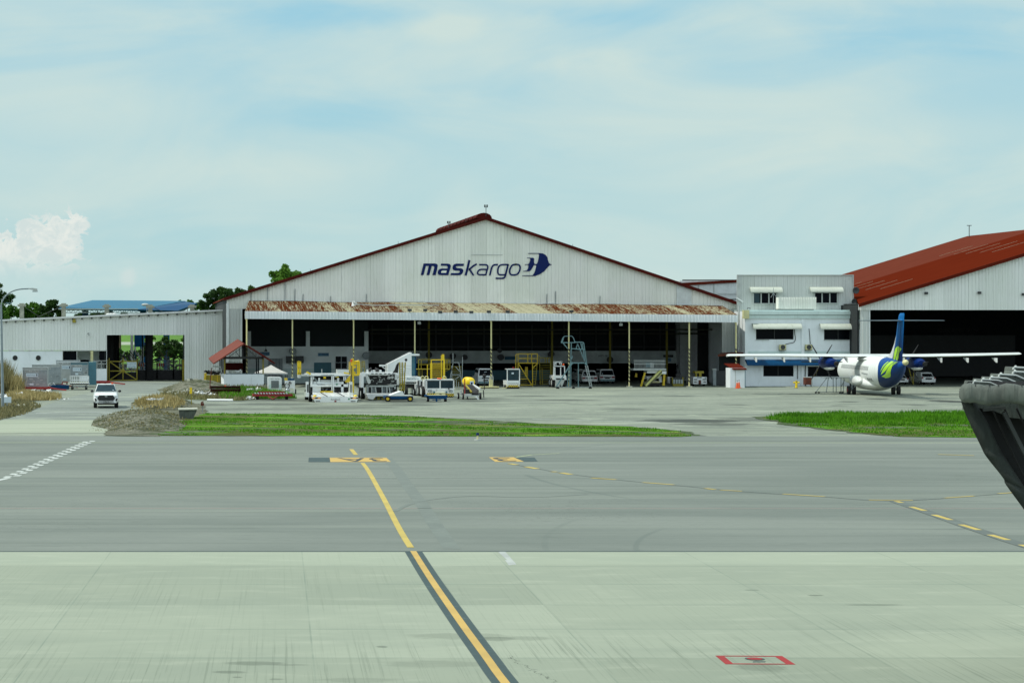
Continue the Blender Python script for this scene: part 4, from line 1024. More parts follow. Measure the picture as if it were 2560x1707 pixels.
# ---------------------------------------------------------------- office block
YO = 238.0; YU = 241.0
def ox(cx, Y=YO): return wx(1800 + cx / 4.6125, Y)
def oz(cy, Y=YO): return wz(660 + cy / 4.6125, Y)
of = thing('office_block', 'two storey white office with awnings between the two hangars', 'building', (ox(950), YO, 0))
def ob(name, mat, x0, y0, x1, y1, d0, d1, par=None, Y=YO):
    mb = MB(); mb.box(ox(x0, Y), ox(x1, Y), Y + d0, Y + d1, oz(y1, Y), oz(y0, Y)); return mb.build(name, mat, par or of, world=par is None)
mb = MB(); Yw = YO
def wallholes(mb, x0, x1, z0, z1, holes, ya, yb):
    """wall with rectangular openings (x0,x1,z0,z1)"""
    xs = sorted({x0, x1, *[h[0] for h in holes], *[h[1] for h in holes]})
    for a, b in zip(xs, xs[1:]):
        hs = sorted([h for h in holes if h[0] <= a + 1e-6 and h[1] >= b - 1e-6], key=lambda h: h[2]); z = z0
        for h in hs:
            if h[2] > z: mb.box(a, b, ya, yb, z, h[2])
            z = h[3]
        if z < z1: mb.box(a, b, ya, yb, z, z1)
LW = [(415, 750, 850, 870), (1200, 755, 1535, 873), (500, 1170, 850, 1295), (1012, 1180, 1400, 1298)]
wallholes(mb, ox(288), ox(1622), 0, oz(625), [(ox(a), ox(c), oz(d), oz(b)) for a, b, c, d in LW], YO, YO + .35)
mb.box(ox(288), ox(288) + .3, YO + .35, YO + 16, 0, oz(540)); mb.box(ox(1622) - .3, ox(1622), YO + .35, YO + 16, 0, oz(540)); mb.box(ox(288), ox(1622), YO + 15.7, YO + 16, 0, oz(540))
mb.build('wall', 'plaster', of, world=True)
mb = MB(); mb.box(ox(288), ox(1622), YO - .02, YO + 15.9, oz(545), oz(530)); mb.build('flat_roof', 'pale_teal', of, world=True)
for i, (a, b, c, d) in enumerate(LW):
    mb = MB(); mb.box(ox(a), ox(c), YO + .22, YO + .27, oz(d), oz(b)); gl = mb.build('window', 'glass_dark', of, world=True)
    mb = MB(); fr_ = .05
    mb.box(ox(a), ox(c), YO + .15, YO + .22, oz(d), oz(d) + fr_); mb.box(ox(a), ox(c), YO + .15, YO + .22, oz(b) - fr_, oz(b))
    for q in ((a, (a + c) / 2, c) if i != 3 else (a, 1120, 1260, c)): mb.box(ox(q) - .03, ox(q) + .03, YO + .16, YO + .215, oz(d), oz(b))
    o = mb.build('window_frame', 'dark_grey', gl); 
    for v in o.data.vertices: v.co -= of.location
ob('window_sill', 'light_grey', 410, 871, 565, 880, -.08, 0); ob('window_sill', 'light_grey', 1195, 874, 1540, 882, -.08, 0)
# cornice of three stepped bands
ob('cornice', 'pale_teal', 322, 545, 1612, 583, -.30, -.001); ob('cornice', 'pale_teal', 322, 588, 1615, 628, -.18, -.001); ob('cornice', 'light_grey', 322, 583, 1612, 588, -.12, -.001)
ob('pilaster', 'plaster', 935, 632, 970, 1425, -.12, -.001); ob('pilaster', 'plaster', 285, 632, 318, 1040, -.12, -.001); ob('pilaster', 'plaster', 1590, 632, 1622, 1420, -.12, -.001)
ob('string_course', 'pale_teal', 318, 1004, 935, 1040, -.08, -.001); ob('string_course', 'pale_teal', 970, 1004, 1590, 1040, -.08, -.001)
ob('meter_box', 'cream_paint', 257, 532, 322, 630, -.55, -.001)
def hood(name, mat, x0, x1, y0, y1, proj, Y=YO, par=None):
    """curved awning"""
    mb = MB(); zt, zb = oz(y0, Y), oz(y1, Y); secs = []
    for X in (ox(x0, Y), ox(x1, Y)):
        s_ = [(X, Y - proj * math.sin(t * math.pi / 2), zb + (zt - zb) * math.cos(t * math.pi / 2)) for t in [i / 8 for i in range(9)]]
        s_ += [(X, Y - proj + .04, zb + .02), (X, Y, zt - .12)]
        secs.append(s_)
    mb.loft(secs, smooth=False); return mb.build(name, mat, of, world=True)
hood('awning', 'awning', 367, 925, 683, 748, .8); hood('awning', 'awning', 1145, 1610, 685, 752, .8)
hood('blue_awning', 'blue_paint', 288, 1590, 1100, 1168, 1.0)
# upper storey, set back
mb = MB(); corr(mb, ox(195, YU), ox(1535, YU), YU, lambda x: oz(130, YU), lambda x: oz(540, YU), pitch=.2, depth=.03); mb.prism([(ox(195, YU), YU + .1), (ox(1535, YU), YU + .1), (ox(1535, YU), YU + 10), (ox(195, YU) * (YU + 10) / YU + .1, YU + 10)], oz(540, YU), oz(140, YU), 'z'); mb.build('upper_cladding', 'cladding_grey', of, world=True)
mb = MB(); mb.box(ox(195, YU), ox(250, YU), YU - .10, YU - .05, oz(530, YU), oz(128, YU)); mb.box(ox(195, YU), ox(1540, YU), YU - .12, YU + .02, oz(134, YU), oz(124, YU)); mb.box(ox(1522, YU), ox(1540, YU), YU - .10, YU - .05, oz(530, YU), oz(128, YU)); mb.build('edge_trim', 'light_grey', of, world=True)
for a, b, c, d in ((380, 330, 650, 452), (1085, 328, 1350, 448)):
    mb = MB(); mb.box(ox(a, YU), ox(c, YU), YU - .10, YU - .05, oz(d, YU), oz(b, YU)); fm = mb.build('window', 'glass_dark', of, world=True)
    for k in range(3):
        q0 = a + (c - a) * (k + .08) / 3; q1 = a + (c - a) * (k + .8) / 3
        mb = MB(); mb.box(ox(q0, YU), ox(q1, YU), YU - .13, YU - .101, oz(d - 6, YU), oz(b + 5, YU)); o = mb.build('pane', 'glass_blue' if (k == 0 and a < 500) else 'glass_dark', fm)
        for v in o.data.vertices: v.co -= of.location
    mb = MB()
    for k in range(4): q = a + (c - a) * k / 3; mb.box(ox(q, YU) - .06, ox(q, YU) + .06, YU - .15, YU - .10, oz(d, YU), oz(b, YU))
    mb.box(ox(a - 6, YU), ox(c + 8, YU), YU - .2, YU - .10, oz(d + 10, YU), oz(d, YU)); mb.box(ox(a, YU), ox(c, YU), YU - .15, YU - .101, oz(b + 6, YU), oz(b, YU))
    o = mb.build('window_frame', 'light_grey', fm)
    for v in o.data.vertices: v.co -= of.location
hood('awning', 'awning', 340, 705, 265, 328, .7, YU - .05); hood('awning', 'awning', 1030, 1405, 265, 325, .7, YU - .05)
mb = MB(); corr(mb, ox(697, YO + .6), ox(1107, YO + .6), YO + .5, lambda x: oz(382, YO + .6), lambda x: oz(520, YO + .6), pitch=.26, depth=.05, back=1.0); mb.box(ox(672, YO + .6), ox(697, YO + .6), YO + .47, YO + 1.5, oz(518, YO + .6), oz(384, YO + .6)); mb.build('plant_screen', 'cladding', of, world=True)
mb = MB(); mb.box(ox(680), ox(1100), YO + .55, YO + 1.4, oz(533), oz(520)); mb.build('screen_base', 'soil_dark', of, world=True)
for cx, cy in ((712, 958), (1013, 958)):
    mb = MB(); mb.box(ox(cx - 37), ox(cx + 37), YO - .45, YO - .12, oz(cy + 30), oz(cy - 30)); ac = mb.build('air_conditioner', 'cream_paint', of, world=True)
    mb = MB(); mb.tube((ox(cx), YO - .49, oz(cy)), (ox(cx), YO - .45, oz(cy)), .25, n=18); mb.box(ox(cx - 37) , ox(cx + 37), YO - .42, YO - .02, oz(cy + 36), oz(cy + 31)); o = mb.build('fan_grille', 'dark_grey', ac)
    for v in o.data.vertices: v.co -= of.location
mb = MB(); mb.path([(ox(a), YO - .05, oz(b)) for a, b in smooth([(857, 752), (862, 810), (868, 870), (845, 905), (790, 915), (752, 928)], 4)], .035, 5); mb.path([(ox(a), YO - .05, oz(b)) for a, b in ((1025, 745), (1032, 810), (1036, 870), (1040, 925))], .035, 5); mb.build('cable', 'dark_grey', of, world=True)
mb = MB(); mb.tube((ox(245), YO + 1, oz(480)), (ox(245), YO + 1, oz(1000)), .10); mb.build('downpipe', 'light_grey', of, world=True)
mb = MB(); mb.tube((ox(185, YU), YU - .3, oz(395, YU)), (ox(255, YU), YU - .3, oz(440, YU)), .09); mb.build('downpipe', 'white_paint', of, world=True)
mb = MB(); X = ox(628); mb.tube((X, YO + .4, oz(535)), (X, YO + .4, oz(272)), .03); mb.bar((X, YO + .4, oz(335)), (ox(598), YO + .4, oz(385)), .05); mb.bar((X, YO + .4, oz(335)), (ox(665), YO + .4, oz(385)), .05); mb.build('aerial', 'grey_paint', of, world=True)
for px, py in ((330, 512), (1605, 525)):
    mb = MB(); mb.path([(ox(px - 16), YO, oz(py + 12)), (ox(px - 12), YO, oz(py - 6)), (ox(px + 18), YO, oz(py - 6)), (ox(px + 14), YO, oz(py + 12))], .03, 5); mb.build('ladder_hoop', 'dark_grey', of, world=True)
for px, py, r in ((1560, 305, .38), (1540, 432, .3)):
    mb = MB(); X, Z = ox(px, YU), oz(py, YU); mb.loft([[(X + rr * math.cos(t), YU - .2 + dy, Z + rr * math.sin(t)) for t in [2 * math.pi * i / 14 for i in range(14)]] for rr, dy in ((.05, .12), (r * .7, .05), (r, -.06), (r * .9, -.06), (.04, .06))]); mb.bar((X, YU, Z), (X - .5, YU + .1, Z - .1), .06); mb.build('satellite_dish', 'dark_grey', of, world=True)
mb = MB(); mb.box(ox(1518, YU), ox(1585, YU), YU - .3, YU, oz(485, YU), oz(455, YU)); mb.box(ox(1524, YU), ox(1534, YU), YU - .25, YU, oz(560, YU), oz(485, YU)); mb.build('rain_head', 'light_grey', of, world=True)
mb = MB(); X, Z = ox(1655), oz(770); mb.bar((ox(1615), YO - .2, oz(748)), (ox(1650), YO - .2, oz(742)), .08); mb.ball((X, YO - .2, Z + .03), .14, .14, .13); cc = mb.build('dome_camera', 'white_paint', of, world=True)
mb = MB(); mb.ball((X, YO - .2, Z - .10), .11, .11, .12); mb.build('camera_dome', 'black_metal', of, world=True)
for q0, q1 in ((892, 1180), ):
    mb = MB(); mb.tube((ox(893), YO - .08, oz(1325)), (ox(893), YO - .08, oz(1170)), .04); mb.tube((ox(975), YO - .2, oz(1400)), (ox(978), YO - .2, oz(1170)), .05); mb.build('wall_pipe', 'dark_grey', of, world=True)
mb = MB(); mb.box(ox(20, YO + 6), ox(200, YO + 6), YO + 6, YO + 6.2, 0, oz(500, YO + 6)); mb.build('link_wall', 'cladding_grey', of, world=True)
mb = MB(); V = [(ox(-10), YO + .6, oz(1045)), (ox(300), YO + .6, oz(1018)), (ox(290, YO + 3), YO + 3, oz(1008, YO + 3)), (ox(15, YO + 3), YO + 3, oz(1022, YO + 3))]; mb.add(V + [(a, b, c - .22) for a, b, c in V], [(0, 1, 2, 3), (7, 6, 5, 4), (0, 4, 5, 1), (1, 5, 6, 2), (2, 6, 7, 3), (3, 7, 4, 0)]); mb.build('lean_to_roof', 'rust', of, world=True)
mb = MB(); mb.box(ox(-5, YO + 2.2), ox(280, YO + 2.2), YO + 2.2, YO + 2.4, 0, oz(1050, YO + 2.2)); mb.build('lean_to_wall', 'interior_dark', of, world=True)
mb = MB(); mb.box(ox(205, YO + 2), ox(288, YO + 2), YO + 2, YO + 2.2, 0, oz(1020, YO + 2)); mb.box(ox(205, YO + 5), ox(290, YO + 5), YO + 5, YO + 5.2, 0, oz(520, YO + 5)); mb.build('gap_wall', 'interior_dark', of, world=True)

# ---------------------------------------------------------------- second hangar on the right
YH = 235.0
def h2x(px): return wx(px, YH)
def h2z(py): return wz(py, YH)
h2 = thing('maintenance_hangar', 'big white hangar with broad red roof and dark open doorway at the right', 'hangar', (h2x(2856), YH, 0))
E2 = (h2x(2146), h2z(762)); A2 = (h2x(2856), h2z(544.5)); R2 = (A2[0] * 2 - E2[0], E2[1])
rk2 = pw([E2, A2, R2]); B2 = h2z(775)
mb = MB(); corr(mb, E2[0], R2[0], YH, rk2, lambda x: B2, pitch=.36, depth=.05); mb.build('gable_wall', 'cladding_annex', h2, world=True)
mb = MB(); corr(mb, h2x(2152), h2x(2172), YH + .1, lambda x: B2, lambda x: 0, pitch=.36, depth=.04); mb.build('jamb_panel', 'cladding_grey', h2, world=True)
mb = MB(); mb.box(h2x(2172.5), h2x(2176), YH + .05, YH + .3, 0, B2); mb.build('door_jamb', 'white_paint', h2, world=True)
slope = (A2[1] - E2[1]) / (A2[0] - E2[0])
for a, b in (((E2[0] - .1, E2[1] - .1 * slope), A2), (A2, (R2[0] + .4, R2[1] - .4 * slope))):
    mb = MB()
    if b is A2:          # the eave is cut back where it meets the office block
        PL = [(a[0], YH - .4), (a[0] + 1.9, YH + 6.2), (a[0] + 1.9, 286), (b[0], 286), (b[0], YH - .4)]; n_ = 5
        V = [(x, y, E2[1] + (x - E2[0]) * slope) for x, y in PL]; mb.add(V + [(x, y, z + .12) for x, y, z in V], [(0, 1, 2, 3, 4), (9, 8, 7, 6, 5)] + [(i, (i + 1) % 5, 5 + (i + 1) % 5, 5 + i) for i in range(5)])
    else: slab(a, b, YH - .4, 286, .12, mb)
    rf2 = mb.build('roof', 'red_roof_big', h2, world=True)
    mb = MB(); slab((a[0], a[1] - .22), (b[0], b[1] - .22), YH - .55, YH - .41, .36, mb); mb.build('barge_board', 'roof_red', h2, world=True)
def onroof(cx, cy):
    px, py = 2060 + cx / 4.612, 540 + cy / 4.612; u, v = (px - HX) / F, (HY - py) / F
    Y = (E2[1] + .13 - CAMZ - E2[0] * slope) / (v - u * slope); return Vector((u * Y, Y, CAMZ + v * Y))
for a, b in (((432, 762), (345, 785)), ((565, 755), (345, 822)), ((700, 745), (392, 848)), ((845, 740), (498, 851)), ((1020, 728), (680, 840)), ((1715, 345), (1380, 458)), ((1890, 325), (1530, 442)), ((2030, 315), (1680, 432)), ((2230, 290), (1845, 418)), ((2420, 270), (1998, 412))):
    p, q = onroof(*a), onroof(*b); q.y = p.y; q.x = q.x; q.z = E2[1] + .13 + (q.x - E2[0]) * slope; p.z = E2[1] + .13 + (p.x - E2[0]) * slope
    mb = MB(); mb.bar(p, q, .09, .05); mb.build('skylight_strip', 'roof_pale', h2, world=True)
mb = MB(); yy = 268; X = wx(2423, 283); mb.tube((X, 283, wz(590, 283) - .3), (X, 283, wz(563, 283)), .05); mb.bar((X - .3, 283, wz(564, 283)), (X + .3, 283, wz(564, 283)), .08); mb.build('beacon_mast', 'dark_grey', h2, world=True)
mb = MB(); X, Z = A2[0], A2[1]
for k in range(4): mb.tube((X, YH + 15 + k * 4, Z + .2), (X, YH + 18 + k * 4, Z + .2), .5, n=12)
mb.build('ridge_vent', 'red_trim', h2, world=True)
for px, py in ((2314, 733), (2447, 732), (2557, 736)):
    mb = MB(); X, Z = h2x(px), h2z(py); mb.box(X - .17, X + .17, YH - .3, YH - .1, Z - .13, Z + .13); mb.box(X - .12, X + .12, YH - .31, YH - .3, Z - .08, Z + .08); mb.bar((X, YH - .1, Z), (X, YH, Z), .06)
    mb.build('flood_lamp', 'dark_grey', h2, world=True)
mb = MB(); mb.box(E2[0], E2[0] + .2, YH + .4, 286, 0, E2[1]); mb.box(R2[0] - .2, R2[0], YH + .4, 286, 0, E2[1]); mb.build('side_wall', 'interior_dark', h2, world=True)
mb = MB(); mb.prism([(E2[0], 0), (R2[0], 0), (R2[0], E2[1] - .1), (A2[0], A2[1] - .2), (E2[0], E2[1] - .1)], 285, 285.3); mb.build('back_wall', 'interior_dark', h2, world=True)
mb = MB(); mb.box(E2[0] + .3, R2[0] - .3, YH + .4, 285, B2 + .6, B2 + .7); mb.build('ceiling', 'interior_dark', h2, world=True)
def h2t(s_, a, b, c, d): text_mesh(s_, wx(a, 284.8), wx(b, 284.8), wz(d, 284.8), wz(c, 284.8), 284.9, 'wall_lettering', 'black_metal', h2, world=True)
h2t('SAFETY', 2343, 2452, 822, 831); h2t('FIRST', 2360, 2440, 833, 842)
for a, b, c, d in ((2430, 912, 2450, 940), (2380, 915, 2420, 940), (2480, 918, 2510, 945), (2535, 830, 2560, 838)):
    mb = MB(); mb.box(wx(a, 280), wx(b, 280), 279.6, 280, wz(d, 280), wz(c, 280)); mb.build('wall_panel', 'dark_grey', h2, world=True)

# ---------------------------------------------------------------- low annex at the left
YA = 259.0
def ax(cx, Y=YA): return wx(cx / 4.127, Y)
def az(cy, Y=YA): return wz(680 + cy / 4.127, Y)
an = thing('low_warehouse', 'long low white corrugated warehouse with open gateway and sloping roof line', 'warehouse', (ax(1100), YA, 0))
def atop(x): t = (x - ax(0)) / (ax(2311) - ax(0)); return az(502) + t * (az(397) - az(502))
XL = ax(-160)
GX0, GX1, GZ = ax(1102), ax(1903), az(650)
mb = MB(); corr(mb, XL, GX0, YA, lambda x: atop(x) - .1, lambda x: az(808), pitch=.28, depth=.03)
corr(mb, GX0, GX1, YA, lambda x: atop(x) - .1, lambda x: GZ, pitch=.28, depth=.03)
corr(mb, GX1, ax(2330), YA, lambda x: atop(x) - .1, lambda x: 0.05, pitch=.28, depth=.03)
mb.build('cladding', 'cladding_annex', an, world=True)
mb = MB(); wallholes(mb, XL, GX0, 0, az(812), [(ax(645), ax(1098), az(997), az(815))], YA + .1, YA + .35); mb.build('wall', 'plaster', an, world=True)
mb = MB(); mb.box(ax(648), ax(1098), YA + 3, YA + 3.2, 0, az(812)); mb.build('inner_wall', 'interior_wall', an, world=True)
mb = MB(); mb.box(ax(648), ax(790), YA + .5, YA + .6, az(945), az(815)); mb.box(ax(820), ax(915), YA + .5, YA + .6, az(965), az(905)); mb.box(ax(1022), ax(1095), YA + .5, YA + .6, az(930), az(815)); mb.build('dark_window', 'glass_dark', an, world=True)
mb = MB(); mb.box(ax(790), ax(797), YA, YA + .3, az(960), az(812)); mb.build('frame_post', 'light_grey', an, world=True)
mb = MB(); mb.box(ax(934), ax(961), YA - .02, YA + .3, az(950), az(812)); mb.build('cream_column', 'cream_paint', an, world=True)
mb = MB()
for cy in (915, 947): mb.bar((ax(940), YA, az(cy)), (ax(1098), YA, az(cy)), .07)
for cx in (1000, 1045): mb.bar((ax(cx), YA, az(995)), (ax(cx), YA, az(910)), .07)
mb.build('railing', 'light_grey', an, world=True)
for cx in (156, 395):
    mb = MB(); X, Z = ax(cx), az(886); mb.tube((X, YA + .05, Z), (X, YA + .12, Z), .31, n=20); p = mb.build('porthole', 'black_metal', an, world=True)
    mb = MB(); secs = [[(X + r * math.cos(t), YA + y, Z + r * math.sin(t)) for t in [2 * math.pi * i / 20 for i in range(20)]] for r, y in ((.36, .1), (.36, .03), (.30, .03), (.30, .1))]
    mb.loft(secs, caps=False); o = mb.build('porthole_rim', 'plaster_shade', p)
    for v in o.data.vertices: v.co -= an.location
mb = MB(); mb.add([(XL, YA - .35, atop(XL) - .1), (ax(2330), YA - .35, atop(ax(2330)) - .1), (ax(2330), YA + 26, atop(ax(2330)) - .1), (XL, YA + 26, atop(XL) - .1)] + [(XL, YA - .35, atop(XL) + .08), (ax(2330), YA - .35, atop(ax(2330)) + .08), (ax(2330), YA + 26, atop(ax(2330)) + .08), (XL, YA + 26, atop(XL) + .08)],
                  [(0, 3, 2, 1), (4, 5, 6, 7), (0, 1, 5, 4), (1, 2, 6, 5), (2, 3, 7, 6), (3, 0, 4, 7)]); mb.build('roof', 'white_paint', an, world=True)
mb = MB(); mb.add([(XL, YA - .42, atop(XL) - .06), (ax(2330), YA - .42, atop(ax(2330)) - .06), (ax(2330), YA - .36, atop(ax(2330)) - .06), (XL, YA - .36, atop(XL) - .06)] + [(XL, YA - .42, atop(XL) + .13), (ax(2330), YA - .42, atop(ax(2330)) + .13), (ax(2330), YA - .36, atop(ax(2330)) + .13), (XL, YA - .36, atop(XL) + .13)],
                  [(0, 3, 2, 1), (4, 5, 6, 7), (0, 1, 5, 4), (1, 2, 6, 5), (2, 3, 7, 6), (3, 0, 4, 7)]); mb.build('roof_edge', 'tarp_white', an, world=True)
mb = MB()
for k in range(25):
    X = ax(-35 + k * 98); mb.box(X - .09, X + .09, YA - .34, YA - .05, atop(X) - .28, atop(X) - .11)
mb.build('purlin_end', 'dark_grey', an, world=True)
mb = MB()
for cx, cy in ((1120, 436), (1145, 440), (1180, 434)): mb.ball((ax(cx), YA, atop(ax(cx)) + .15), .3, .3, .14)
mb.build('roof_patch', 'tarp_white', an, world=True)
mb = MB(); mb.box(ax(750), ax(782), YA - .5, YA - .1, az(522), az(495)); mb.box(ax(755), ax(778), YA - .3, YA - .05, az(495), az(480)); mb.build('flood_lamp', 'yellow_old', an, world=True)
mb = MB(); mb.bar((ax(910), YA - .06, az(632)), (ax(920), YA - .3, az(632)), .07); mb.box(ax(912), ax(924), YA - .4, YA - .2, az(656), az(645)); mb.path([(ax(903), YA - .06, az(640)), (ax(906), YA - .06, az(630)), (ax(918), YA - .06, az(634))], .03, 5); mb.build('wall_camera', 'grey_paint', an, world=True)
# inside: side walls, back columns
mb = MB(); mb.box(GX0 - .3, GX0 - .1, YA + .4, YA + 9, 0, 7); mb.box(GX1 + .1, GX1 + .3, YA + .4, YA + 26, 0, 7.4); mb.build('side_wall', 'interior_dark', an, world=True)
mb = MB()
for cx, wd, yy in ((1130, .9, 3), (1190, .5, 6), (1218, .25, 9), (1510, .3, 5), (1548, .7, 3), (1470, .15, 14)): mb.box(ax(cx, YA + yy) - wd / 2, ax(cx, YA + yy) + wd / 2, YA + yy, YA + yy + .4, 0, az(640, YA + yy) + .3)
mb.build('inner_column', 'fabric_dark', an, world=True)
def eb(name, label, cat, cx0, cy0, cx1, cy1, dy, dep, mat):
    Y = YA + dy; X0, X1 = wx(250 + cx0 / 7.465, Y), wx(250 + cx1 / 7.465, Y); Z0, Z1 = wz(820 + cy1 / 7.465, Y), wz(820 + cy0 / 7.465, Y)
    return X0, X1, max(0, Z0), Z1, Y
# dark plinth crates and low storage in the shade
t = thing('storage_rack', 'dark steel storage rack standing in the gateway shade', 'rack', (ax(1690, YA + 8), YA + 8, 0))
mb = MB()
for cx in (1420, 1620, 1790, 1880): mb.box(ax(cx, YA + 8) - .08, ax(cx, YA + 8) + .08, YA + 8, YA + 9, 0, 2.6)
mb.build('upright', 'black_metal', t, world=True)
mb = MB(); mb.box(ax(1420, YA + 8), ax(1890, YA + 8), YA + 8, YA + 9, .0, 1.15); mb.build('plinth', 'black_metal', t, world=True)
mb = MB(); mb.box(ax(1120, YA + 8), ax(1420, YA + 8), YA + 8, YA + 9, .0, .9); mb.build('low_bench', 'black_metal', t, world=True)
# blue tank, barriers, white fence, seen through the gateway
X0, X1, Z0, Z1, Y = eb('', '', '', 640, 140, 808, 350, 30, 2, '')
t = thing('water_tank', 'bright blue square tank seen through the warehouse gateway', 'tank', ((X0 + X1) / 2, Y, 0))
mb = MB(); mb.box(X0, X1, Y, Y + 3, Z0, Z1 + .3); mb.build('tank_body', 'blue_paint', t, world=True)
mb = MB(); [mb.box(q - .12, q + .12, Y, Y + .2, 0, Z0) for q in (X0 + .1, X1 - .1)]; mb.box(X0 - .5, X0 - .15, Y, Y + .3, 0, Z1 + .5); mb.build('tank_stand', 'light_grey', t, world=True)
for i, (a, b) in enumerate(((690, 825), (1062, 1200))):
    X0, X1, Z0, Z1, Y = eb('', '', '', a, 655, b, 715, 10, 1, '')
    t = thing('road_barrier', ['orange and white barrier behind the yellow gate leaf', 'orange and white barrier behind the dark columns of the gateway'][i], 'barrier', ((X0 + X1) / 2, Y, 0), group='orange barriers in the gateway')
    mb = MB(); n = 7
    for k in range(n): mb.cur = k % 2; mb.box(X0 + (X1 - X0) * k / n, X0 + (X1 - X0) * (k + .98) / n, Y, Y + .3, Z0, Z1)
    mb.build('barrier_beam', ['orange_paint', 'tarp_white'], t, world=True)
    mb = MB(); mb.box(X0, X0 + .1, Y + .05, Y + .2, 0, Z0); mb.box(X1 - .1, X1, Y + .05, Y + .2, 0, Z0); mb.build('leg', 'tarp_white', t, world=True)
t = thing('picket_fence', 'white picket fence behind the warehouse gateway', 'fence', (ax(1500, YA + 12), YA + 12, 0)); mb = MB(); Y = YA + 12
for cx in range(1200, 1900, 12):
    if 1500 < cx < 1560: continue
    mb.box(ax(cx, Y) - .03, ax(cx, Y) + .03, Y, Y + .04, .9, 2.35 if cx > 1640 else 1.9)
mb.build('picket', 'tarp_white', t, world=True)
mb = MB(); mb.box(ax(1200, Y), ax(1890, Y), Y + .04, Y + .08, 1.0, 1.12); mb.box(ax(1200, Y), ax(1890, Y), Y + .04, Y + .08, 1.75, 1.83); mb.build('rail', 'tarp_white', t, world=True)
# a jumble of pale equipment behind
t = thing('yard_machinery', 'jumble of white and blue machinery in the yard behind the warehouse', 'machinery', (ax(1320, YA + 20), YA + 20, 0)); rnd = random.Random(4); Y = YA + 20
for nm, mat, n, rg in (('white_frame', 'vehicle_white', 26, (1230, 1480)), ('blue_frame', 'blue_metal', 14, (1380, 1800)), ('dark_frame', 'black_metal', 44, (1120, 1880))):
    mb = MB()
    for _ in range(n):
        a = Vector((ax(rnd.uniform(*rg), Y), Y + rnd.uniform(0, 3), rnd.uniform(.6, 2.4))); b = a + Vector((rnd.uniform(-1.2, 1.2), rnd.uniform(-.3, .3), rnd.uniform(-.5, 1.1))); mb.bar(a, b, rnd.uniform(.06, .22))
    mb.build(nm, mat, t, world=True)
sheet('yard_path', [(-80, 760), (60, 760), (60, 900), (-80, 900)], .01, 'patch_concrete')

# yellow gate leaf with notice, and gate posts
fr = Fr(250, 820, 7.465, 430, 985); D = -.6
t = thing('yellow_gate', 'yellow tubular gate leaf with cross braces half closing the warehouse gateway', 'gate', fr.loc)
mb = MB()
for a, b in (((172, 620), (172, 975)), ((690, 570), (690, 975)), ((430, 550), (430, 975)), ((165, 622), (690, 622)), ((172, 800), (690, 800)), ((172, 972), (690, 972)), ((185, 630), (430, 800)), ((680, 960), (430, 800)), ((185, 965), (430, 800)), ((172, 560), (172, 622))): fr.bar(mb, a, b, .11, D)
mb.build('gate_frame', 'yellow_old', t)
mb = MB(); mb.ball(fr.p(430, 798, D - .03), .22, .06, .22); mb.build('boss', 'yellow_old', t)
mb = MB(); fr.box(mb, 503, 635, 682, 742, D - .12, D - .07); nb = mb.build('notice_board', 'sign_white', t)
text_mesh('NO ENTRY FOR', fr.x(512), fr.x(672), fr.z(680), fr.z(650), D - .125, 'lettering', 'ink_teal', nb)
text_mesh('UNAUTHORISED', fr.x(512), fr.x(672), fr.z(728), fr.z(700), D - .125, 'lettering', 'ink_teal', nb)
for cx, lab in ((128, 'yellow gate post left of the gateway'), (1558, 'yellow gate post at the right side of the gateway')):
    f2 = Fr(250, 820, 7.465, cx, 965, fr.Y); f2.loc = (f2.X, f2.Y - .4, 0)
    mb = MB(); mb.box(-.16, .16, -.16, .16, 0, f2.z(600)); mb.box(-.2, .2, -.2, .2, f2.z(600), f2.z(590)); o = mb.build('gate_post', 'yellow_old', label=lab, cat='post', group='yellow gate posts'); o.location = f2.loc

# concrete poles with capitals behind the annex roof
labs = ['leftmost concrete pole rising behind the warehouse roof', 'concrete pole behind the roof at the left tip of the blue roof', 'concrete pole in front of the middle of the blue roof', 'concrete pole beside the dark blue gable end', 'rightmost concrete pole near the dark round trees']
proto = None
for i, (cx, cy) in enumerate(((225, 322), (657, 322), (1101, 332), (1550, 337), (1982, 335))):
    Y = 292.0; X = ax(cx, Y); H = az(cy, Y)
    if proto is None:
        proto = thing('concrete_pole', labs[0], 'pole', (X, Y, 0), 'concrete poles behind the warehouse roof')
        mb = MB(); mb.box(-.28, .28, -.28, .28, 0, H - .4); mb.build('shaft', 'concrete', proto)
        mb = MB(); mb.box(-.55, .55, -.3, .3, H - .45, H - .15); mb.box(-.32, .32, -.32, .32, H - .4, H); mb.build('capital', 'concrete', proto)
        H0 = H
    else:
        r = dup(proto, (X, Y, H - H0), labs[i])
t = thing('stay_cables', 'slack dark stay cables strung between the concrete poles', 'cable', (0, 292, 0)); mb = MB()
for a, b in (((657, 345), (380, 470)), ((1101, 350), (1080, 395)), ((1550, 350), (1680, 410)), ((1982, 350), (1880, 410)), ((225, 345), (420, 470))): mb.tube((ax(a[0], 292), 0, az(a[1], 292)), (ax(b[0], 292), 0, az(b[1], 292)), .04, n=5)
mb.build('cable', 'dark_grey', t)

